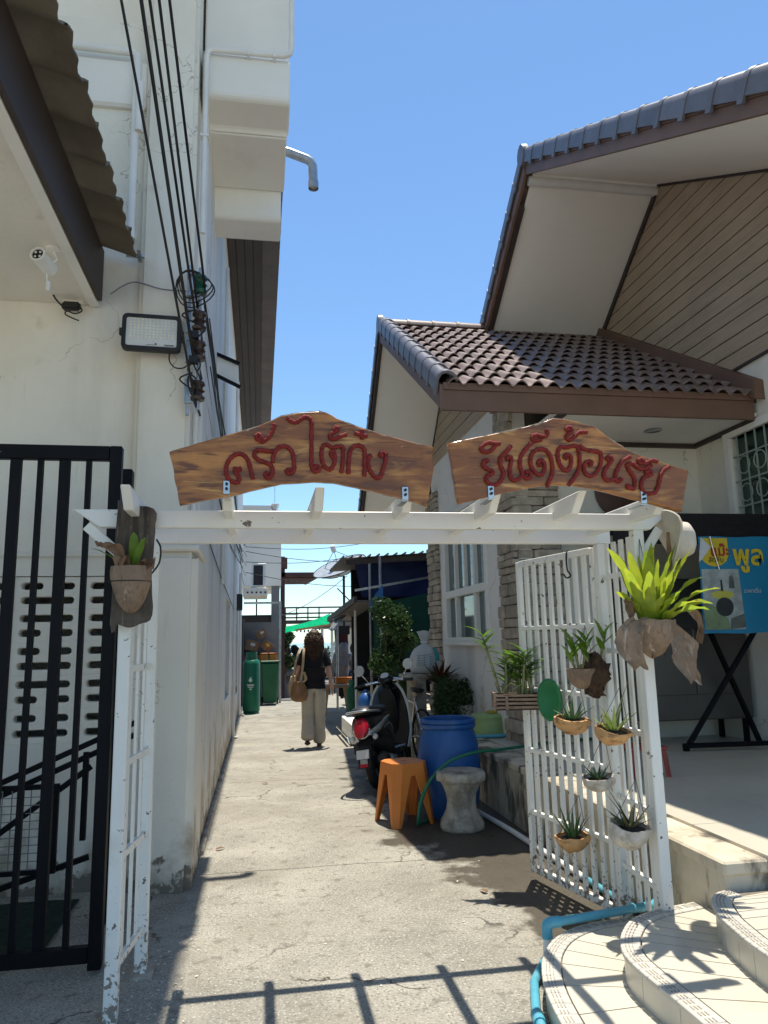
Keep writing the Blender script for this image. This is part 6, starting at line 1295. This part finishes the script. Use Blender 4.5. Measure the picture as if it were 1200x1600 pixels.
# ================================================================== FAR END, LEFT
gc = thing('gas_cylinder', 'tall green gas cylinder with white emblem by the white house wall', 'gas cylinder', (-.16, 16.75, 0))
part('tank', MB().lathe([(.17, 0), (.175, .03), (.16, .04), (.185, .06), (.185, 1.05), (.17, 1.12), (.10, 1.17), (.06, 1.18), (.001, 1.18)], 32).mesh(smooth=45), m_gcyl, gc, local=True)
part('collar', MB().lathe([(.11, 1.14), (.12, 1.15), (.12, 1.31), (.11, 1.31), (.105, 1.15)], 24).mesh(smooth=45), m_gcyl, gc, local=True)
part('valve', MB().tube([(0, 0, 1.17), (0, 0, 1.26)], .02, 10), m_steel, gc, local=True)
fe = tmesh(curveplate([[(p.x, p.y) for p in smoothpath([(0, -.05, 0), (.04, -.01, 0), (.02, .03, 0), (.01, .07, 0), (-.02, .03, 0), (-.04, -.01, 0)], 4, True)]], .004), Mx.Translation((-.02, -.186, .72)) @ XZ); part('emblem', fe, m_lens, gc, local=True)
part('emblem', MB().bx(-.09, .06, -.188, -.184, .60, .625).bx(-.075, .045, -.188, -.184, .56, .58).bx(-.04, .01, -.188, -.184, .51, .54), m_lens, gc, local=True)
bn = thing('wheelie_bin', 'dark green wheelie bin between the gas cylinder and the white post', 'bin', (.27, 18.95, 0))
m_bin = mat('bin_green', (.012, .10, .04), .5, .1, 5, .03)
part('bin_body', MB().loft([[V((sx*a, sy*a*1.1, z)) for sx, sy in ((-1, -1), (1, -1), (1, 1), (-1, 1))] for z, a in ((.05, .16), (.10, .17), (.95, .215), (1.0, .225))]).mesh(bevel=.02), m_bin, bn, local=True)
part('lid', MB().box((0, .02, 1.03), (.47, .52, .05), Mx.Rotation(R(-4), 3, 'X')).mesh(bevel=.015), m_bin, bn, local=True)
for s_ in (-1, 1): part('wheel', MB().lathe([(.08, -.02), (.09, -.015), (.09, .015), (.08, .02)], 16).mesh(), m_tyre, bn, local=True, M=Mx.Translation((s_*.19, .2, .09)) @ Mx.Rotation(R(90), 4, 'Y'))
for i, (x, y, l) in enumerate(((.12, 19.35, 'left orange plastic basket behind the green bin'), (.36, 19.35, 'right orange plastic basket behind the green bin'))):
    ok = thing('orange_basket', l, 'basket', (x, y, 1.05), group='orange baskets behind the bin'); part('basket', MB().box((0, 0, .09), (.20, .2, .18)).mesh(bevel=.02), m_orange, ok, local=True); part('rim', MB().box((0, 0, .19), (.22, .22, .02)).mesh(bevel=.005), m_orange, ok, local=True)
sf = thing('steel_post_frame', 'grey steel post frame at the far end of the white house', 'frame', (.5, 19.4, 0))
part('post', MB().bx(.50, .56, 19.4, 19.46, 0, 2.56), m_galv, sf); part('top_bar', MB().bx(-.4, .499, 19.4, 19.44, 2.50, 2.55), m_galv, sf); part('mid_bar', MB().bx(.565, 1.0, 19.41, 19.43, 2.2, 2.22), m_galv, sf)
sh = thing('storage_screen', 'grey sheet screen stacked with cardboard behind the gas cylinder', 'screen', (0, 20, 0))
part('sheet', MB().bx(-.45, .49, 20.1, 20.14, 0, 2.05), m_greypaint, sh); part('side_board', MB().bx(-.42, -.38, 18.5, 20.1, 0, 2.1), m_dbrown, sh); part('shelf', MB().bx(-.38, .49, 19.5, 20.09, 1.2, 1.24), m_dbrown, sh)
for i, (x, z, s_, a, l) in enumerate(((-.18, 1.44, .34, 14, 'large cardboard carton with a white label on the far shelf'), (.20, 1.42, .30, 40, 'tilted cardboard carton with yellow label on the far shelf'), (.05, 1.74, .26, -30, 'small cardboard carton on top of the far shelf cartons'))):
    cb = thing('cardboard_box', l, 'box', (x, 19.75, z), group='cartons on the far shelf'); part('carton', MB().box((0, 0, 0), (s_, .3, s_*.8), Mx.Rotation(R(a), 3, 'Y')).mesh(bevel=.004), m_card, cb, local=True)
    part('label_sticker', MB().box((.02, -.152, .03), (s_*.35, .002, s_*.22), Mx.Rotation(R(a), 3, 'Y')), (m_lens, m_py, m_lens)[i], cb, local=True)
    part('tape', MB().box((0, -.1515, 0), (.03, .001, s_*.78), Mx.Rotation(R(a), 3, 'Y')), mat('brown_tape', (.3, .2, .1), .3, .1), cb, local=True)
wb2 = thing('white_annex', 'white flat-roofed annex with air conditioner at the far end of the alley', 'building', (0, 21.5, 0))
part('upper_wall', MB().bx(-.6, .58, 20.5, 24, 3.05, 5.15), m_whiteup, wb2); part('parapet', MB().bx(-.65, .30, 20.45, 24.05, 5.152, 5.28), m_whiteup, wb2)
part('column', MB().bx(.32, .54, 20.55, 20.8, 0, 3.05), m_greypaint, wb2); part('window_frame', MB().bx(-.5, .32, 20.6, 20.65, 2.2, 2.26).bx(-.10, -.06, 20.6, 20.65, 2.26, 3.04), m_blkplast, wb2)
part('lower_wall', MB().bx(-.6, .32, 20.6, 20.7, 0, 2.2), m_dbrown, wb2)
ac = thing('air_conditioner', 'air conditioner outdoor unit on a concrete ledge of the far annex', 'air conditioner', (-.02, 19.3, 2.92))
part('casing', MB().bx(-.22, .16, 19.1, 19.5, 2.92, 3.52).mesh(bevel=.01), m_pvc, ac); part('coil', MB().bx(-.16, .08, 19.095, 19.099, 2.96, 3.47), m_blkplast, ac); part('ledge', MB().bx(-.42, .20, 19.0, 20.5, 2.68, 2.88).mesh(bevel=.01), m_cream, ac)
for k in range(5): part('ledge_hole', MB().tube([(-.30+k*.11, 18.999, 2.77), (-.30+k*.11, 18.996, 2.77)], .025, 10), m_dark, ac)
lm = thing('lantern', 'small white lantern on the far annex parapet', 'lantern', (.40, 20.6, 5.15))
part('lantern_body', MB().lathe([(.06, 0), (.07, .02), (.09, .05), (.12, .16), (.13, .17), (.15, .19), (.03, .22), (.001, .23)], 6).mesh(), m_lens, lm, local=True); part('mast', MB().tube([(0, 0, .2), (0, 0, 1.0)], .008, 6), m_galv, lm, local=True)
pg = thing('pergola', 'dark red-brown slatted pergola roof beyond the annex', 'pergola', (1, 21.5, 0))
part('post', MB().bx(.58, .70, 20.9, 21.05, 0, 3.9), m_redbrown, pg); part('fascia', MB().bx(.60, 1.62, 20.9, 20.95, 3.32, 3.45), m_redbrown, pg)
for k in range(7): part('slat', MB().bx(.70, 1.60-k*.03, 21.0+k*.33, 21.12+k*.33, 3.28, 3.40), m_redbrown, pg)
part('side_beam', MB().bx(.705, .76, 20.951, 23.5, 3.28, 3.44), m_redbrown, pg); part('side_beam', MB().beam((1.60, 20.98, 3.36), (1.42, 23.4, 3.36), .06, .14), m_redbrown, pg)
part('eave_tip', MB().bx(.60, .76, 20.7, 21.0, 3.55, 3.85), m_redbrown, pg)
rl = thing('far_railing', 'dark steel railing of a raised walkway across the far alley', 'railing', (2, 30, 0))
for z in (2.85, 2.62, 2.45): part('rail', MB().bx(.9, 4.5, 30, 30.05, z, z+.06), m_dbrown, rl)
part('walkway', MB().bx(.9, 4.5, 30, 31, 2.25, 2.38), m_dbrown, rl)
for x in (1.0, 1.45, 1.9, 2.35, 3.2): part('baluster', MB().bx(x, x+.05, 30.0, 30.04, 2.38, 2.85), m_dbrown, rl)
for x in (.95, 4.2): part('support', MB().bx(x, x+.12, 30.2, 30.4, 0, 2.25), m_dbrown, rl)
# hanging green plants on the left beyond the annex
bush('climber', 'dense dark green climbing plant at the left past the brown post', 'climber', (.74, 21.6, .60), .24, .25, 1.40, 2200, .09, l_bush, 41)
bush('climber', 'leafy plant spilling low beside the far left wall', 'climber', (.95, 23.2, .1), .25, .3, .95, 1200, .10, leafmat('climber_leaf', (.07, .15, .03), (.12, .2, .05), .4), 44)
pt = thing('blue_planter', 'low dark planter tub at the foot of the climbing plant', 'planter', (.80, 21.2, 0)); part('tub', MB().loft([ellring((0, 0, z), a, a*.8, 20, V((1, 0, 0)), V((0, 1, 0))) for z, a in ((0, .18), (.3, .22), (.36, .23), (.33, .2))]).mesh(smooth=50), m_greypaint, pt, local=True); part('soil', MB().lathe([(.18, .33), (.001, .34)], 16), m_soil, pt, local=True)
# shade net with timber batten
nt_ = thing('shade_net', 'bright green shade net stretched across the far alley', 'shade net', (1.4, 20.5, 2))
rows = []
for j in range(7):
    v = j/6; rows.append([V((.70+u*1.22, 20.5-.25*v+.2*u+.04*math.sin(u*25), (1.76+.24*u)*(1-v)+(1.93+.34*u-.05*math.sin(math.pi*u))*v+.015*math.sin(u*19)*(1-v))) for u in [k/14 for k in range(15)]])
part('net', MB().grid(rows).mesh(smooth=60), m_net, nt_)
part('batten', MB().beam((.98, 20.45, 1.83), (2.05, 20.75, 1.99), .04, .05), mat('batten_wood', (.45, .22, .09), .7, .1), nt_)
mb = MB()
for k in range(9):
    x = .95+k*.12; mb.lathe([(.02, 0), (.03, -.04), (.015, -.08), (.001, -.085)], 8, (x, 24, 1.95-.06*math.sin(k*.4)))
fl_ = thing('bulb_string', 'string of small festoon bulbs under the green net', 'string lights', (1.4, 24, 1.9)); part('bulbs', mb.mesh(smooth=60), m_blkplast, fl_); part('cord', MB().tube([(.85+k*.12, 24, 1.97-.06*math.sin((k-.8)*.4)) for k in range(11)], .006, 5), m_cable, fl_)

# ================================================================== FAR END, RIGHT
dsh = thing('satellite_dish', 'large mesh satellite dish tilted over the far sheds', 'satellite dish', (1.9, 17.5, 2.2))
Md = Mx.Translation((1.95, 17.5, 3.08)) @ Mx.Rotation(R(-22), 4, 'Y') @ Mx.Rotation(R(18), 4, 'X')
DR = .66
part('mesh_bowl', MB().lathe([(.02, 0), (.2, .02), (.4, .09), (.55, .17), (DR, .22)], 32).mesh(smooth=60, fix=False), mat('dish_mesh', (.34, .38, .42), .5, .15, 9, .1, metal=.3), dsh, M=Md)
for k in range(10): part('rib', MB().tube([(r*math.cos(k*.628), r*math.sin(k*.628), z-.012) for r, z in ((.02, 0), (.2, .02), (.4, .09), (.55, .17), (DR, .22))], .010, 5), m_blkplast, dsh, M=Md)
part('rim', MB().tube([(DR*math.cos(a), DR*math.sin(a), .22) for a in [k*math.pi/16 for k in range(32)]], .012, 6, closed=True), m_blkplast, dsh, M=Md)
for k in range(3): part('feed_strut', MB().tube([(.5*math.cos(k*2.09+.3), .5*math.sin(k*2.09+.3), .16), (0, 0, .62)], .007, 5), m_blkplast, dsh, M=Md)
part('feed_horn', MB().lathe([(.05, .58), (.06, .62), (.06, .74), (.03, .76), (.001, .76)], 12).mesh(smooth=50), m_pvc, dsh, M=Md)
part('mast', MB().tube([(1.98, 17.5, 1.8), (1.98, 17.5, 3.05)], .03, 8), m_blkplast, dsh); part('stay', MB().tube([(1.82, 17.5, 2.75), (2.2, 17.4, 2.35)], .015, 6), m_blkplast, dsh)
sd_ = thing('tarpaulin_shed', 'dark open shed hung with blue tarpaulin behind the shrub', 'shed', (2.4, 13.5, 0))
part('metal_roof', MB().grid([[V((1.45+u*1.9, y, 2.95+.12*u+.018*math.sin(k*math.pi))) for k, u in enumerate([q/40 for q in range(41)])] for y in (12.9, 15.5)]).mesh(), m_rustroof, sd_)
for k in range(12): part('roof_rib', MB().bx(1.45+k*.16, 1.47+k*.16, 12.88, 15.5, 2.965+.0095*k, 2.995+.0095*k), m_rustroof, sd_)
part('roof_beam', MB().beam((1.5, 12.95, 2.88), (3.3, 12.95, 2.98), .05, .09), m_dbrown, sd_)
part('blue_tarpaulin', dents(MB().grid([[V((1.70+.14*(1-v)+u*1.6, 13.3, 2.28+.66*v)) for u in [k/16 for k in range(17)]] for v in [k/8 for k in range(9)]]).mesh(smooth=60), .05, 3, axis=(.4, 1, .3)), m_btarp, sd_)
part('green_tarpaulin', dents(MB().grid([[V((1.95+u*1.4, 12.75+.2*u, 1.2+(.92+.28*u)*v)) for u in [k/14 for k in range(15)]] for v in [k/8 for k in range(9)]]).mesh(smooth=60), .04, 3, 4, axis=(.3, 1, .3)), m_gtarp, sd_)
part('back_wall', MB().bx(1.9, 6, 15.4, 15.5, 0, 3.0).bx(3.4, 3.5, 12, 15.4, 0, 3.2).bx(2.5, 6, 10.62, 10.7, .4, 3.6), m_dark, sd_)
part('lower_roof', MB().prism([(12.4, 2.18), (16.5, 2.0), (16.5, 1.96), (12.4, 2.14)], 0, 1.62, 2.0), m_rustroof, sd_)
part('lower_roof_edge', MB().beam((1.60, 12.4, 2.20), (1.50, 16.4, 1.98), .05, .10), m_dbrown, sd_); part('gutter', MB().beam((1.62, 12.6, 2.36), (3.2, 12.6, 2.62), .06, .04), m_galv, sd_)
part('canvas_flap', dents(MB().grid([[V((1.50+.25*u, 15.0+1.5*v, 1.72+.35*u+.03*v)) for u in [k/5 for k in range(6)]] for v in [k/5 for k in range(6)]]).mesh(smooth=60), .03, 5), mat('grey_canvas', (.25, .27, .28), .6, .2, 5, .2), sd_)
for (x, y, h) in ((1.78, 13.9, 2.1), (2.06, 12.6, 2.95), (1.93, 12.95, 2.9), (1.68, 16.3, 2.0)): part('pole', MB().tube([(x, y, 0), (x, y, h)], .025, 8), m_galv if y != 13.9 else m_pvc, sd_)
part('plinth', MB().bx(1.95, 3.3, 12.4, 15.3, 0, .5), m_rawconc, sd_)
bf = tag(part('blue_cloth', dents(MB().grid([[V((1.82+.24*u, 12.35, 1.98+.35*u+(.12+.22*u*0)*v*1-.30*(1-v)*u+.0)) for u in [k/8 for k in range(9)]] for v in [k/6 for k in range(7)]]).mesh(smooth=60), .02, 6), m_btarp2), 'bright blue cloth triangle tied to a shed pole above the shrub', 'cloth')
tb2 = thing('wooden_table', 'low wooden table with trestle legs beside the hooded person', 'table', (1.62, 16.1, 0))
m_tw = mat('table_wood', (.30, .20, .12), .7, .15, 4, .2); part('top', MB().bx(1.30, 1.95, 15.7, 16.6, .55, .60).mesh(bevel=.008), m_tw, tb2)
for (a, b) in (((1.42, 15.8, .55), (1.36, 15.8, 0)), ((1.85, 15.8, .55), (1.92, 15.8, 0)), ((1.42, 16.5, .55), (1.36, 16.5, 0)), ((1.85, 16.5, .55), (1.92, 16.5, 0))): part('leg', MB().beam(a, b, .06, .06), m_tw, tb2)
ob2 = thing('orange_crate', 'orange plastic crate on the wooden table', 'crate', (1.82, 16.4, .60)); part('crate', MB().box((0, 0, .06), (.34, .25, .12)).mesh(bevel=.012), m_orange, ob2, local=True); part('rim', MB().box((0, 0, .125), (.36, .27, .015)).mesh(bevel=.004), m_orange, ob2, local=True)
g2 = thing('gas_cylinder', 'small green gas cylinder in shade left of the scooter mirror', 'gas cylinder', (1.90, 15.4, 0)); part('tank', MB().lathe([(.12, 0), (.13, .05), (.13, .5), (.10, .58), (.05, .6), (.001, .6)], 20).mesh(smooth=45), m_gcyl, g2, local=True); part('collar', MB().lathe([(.08, .58), (.09, .59), (.09, .72), (.08, .72)], 16).mesh(smooth=45), m_gcyl, g2, local=True)
gb_ = thing('water_bottle', 'large blue water bottle standing behind the scooter handlebar', 'bottle', (1.70, 12.1, .30)); part('bottle', MB().lathe([(.11, 0), (.12, .02), (.12, .12), (.112, .14), (.12, .16), (.12, .28), (.06, .36), (.03, .38), (.03, .42), (.001, .42)], 20).mesh(smooth=45), m_bplastic, gb_, local=True); part('crate_stand', MB().box((0, 0, -.15), (.3, .3, .296)).mesh(bevel=.01), m_rawconc, gb_, local=True)
sg = thing('menu_banner', 'dark maroon banner hanging from the far shed roof', 'banner', (1.9, 17.3, 1)); part('banner_cloth', dents(MB().grid([[V((1.74+.30*u, 17.3, 1.0+.72*v)) for u in [k/8 for k in range(9)]] for v in [k/8 for k in range(9)]]).mesh(smooth=60), .02, 5), mat('maroon_cloth', (.07, .015, .018), .8, .3, 9, .1), sg); part('header', MB().bx(1.72, 2.08, 17.27, 17.31, 1.66, 1.86), m_blkplast, sg)
hu = thing('far_hut', 'pale open hut with white posts at the far end of the alley', 'hut', (2.5, 23, 0)); part('roof', MB().bx(1.75, 4, 22.5, 25, 1.92, 2.05), m_rustroof, hu)
for x in (1.85, 2.15): part('post', MB().bx(x, x+.08, 22.7, 22.78, 0, 1.92), m_pvc, hu)
part('wall', MB().bx(2.3, 4, 23, 23.1, 0, 1.9), m_cream, hu)
# thin overhead wires across the far alley
for i, (a, b, l) in enumerate((((-.3, 16, 3.55), (2.6, 18, 3.9), 'highest thin wire crossing the far alley above the dish'), ((-.3, 16, 3.45), (2.6, 17, 3.35), 'second thin wire crossing the far alley'), ((-.3, 15.8, 3.2), (2.4, 17, 3.5), 'third thin wire crossing the far alley behind the dish'), ((-.3, 16, 3.0), (2.6, 17, 2.75), 'lowest thin wire crossing the far alley'), ((.6, 19.4, 2.2), (2.0, 17, 3.0), 'thin wire rising from the grey post to the dish'))):
    a, b = V(a), V(b); tag(part('overhead_wire', MB().tube([a.lerp(b, t)+V((0, 0, -.10*math.sin(math.pi*t))) for t in [k/10 for k in range(11)]], .007, 5), m_cable), l, 'wire', 'thin wires crossing the far alley')

# planting and seats that close the far end
for i, (x, y, a, h, n, l) in enumerate(((1.05, 27.5, .55, 1.25, 1800, 'dark green hedge clump left of centre at the far alley end'), (2.1, 28.5, .7, 1.35, 2200, 'broad dark hedge clump at the far alley end behind the people'), (3.2, 27, .6, 1.5, 1600, 'taller dark hedge clump on the right at the far alley end'))):
    bush('hedge', l, 'hedge', (x, y, 0), a, .4, h, n, .12, l_bush, 60+i, group='hedge clumps at the far alley end')
person('person', 'distant person in black seated facing left behind the walking woman', (1.15, 21.8, .12), R(70), sit, m_cloth_k, m_grey, m_cloth_k, .2, group='people at the far end of the alley')
person('person', 'distant person in a brown top seated by the white hut post', (1.62, 23.5, .12), R(-30), sit, m_bag2, m_cloth_k, m_hair, .25, group='people at the far end of the alley')
for i, (x, y, l) in enumerate(((1.15, 21.8, 'dark plastic chair under the left seated person at the far end'), (1.62, 23.5, 'dark plastic chair under the seated person by the hut post'), (1.98, 22.0, 'dark plastic chair under the pale-shirted seated person'))):
    c = thing('plastic_chair', l, 'chair', (x, y, 0), (R(70), R(-30), R(60))[i], group='chairs at the far end')
    part('seat', MB().box((0, .05, .44), (.42, .42, .03)).mesh(bevel=.01), m_blkplast, c, local=True); part('backrest', MB().box((0, -.17, .68), (.40, .03, .42)).mesh(bevel=.01), m_blkplast, c, local=True)
    for sx in (-1, 1):
        for sy in (-.13, .22): part('leg', MB().beam((sx*.17, sy, .43), (sx*.19, sy*1.1, 0), .03, .03), m_blkplast, c, local=True)
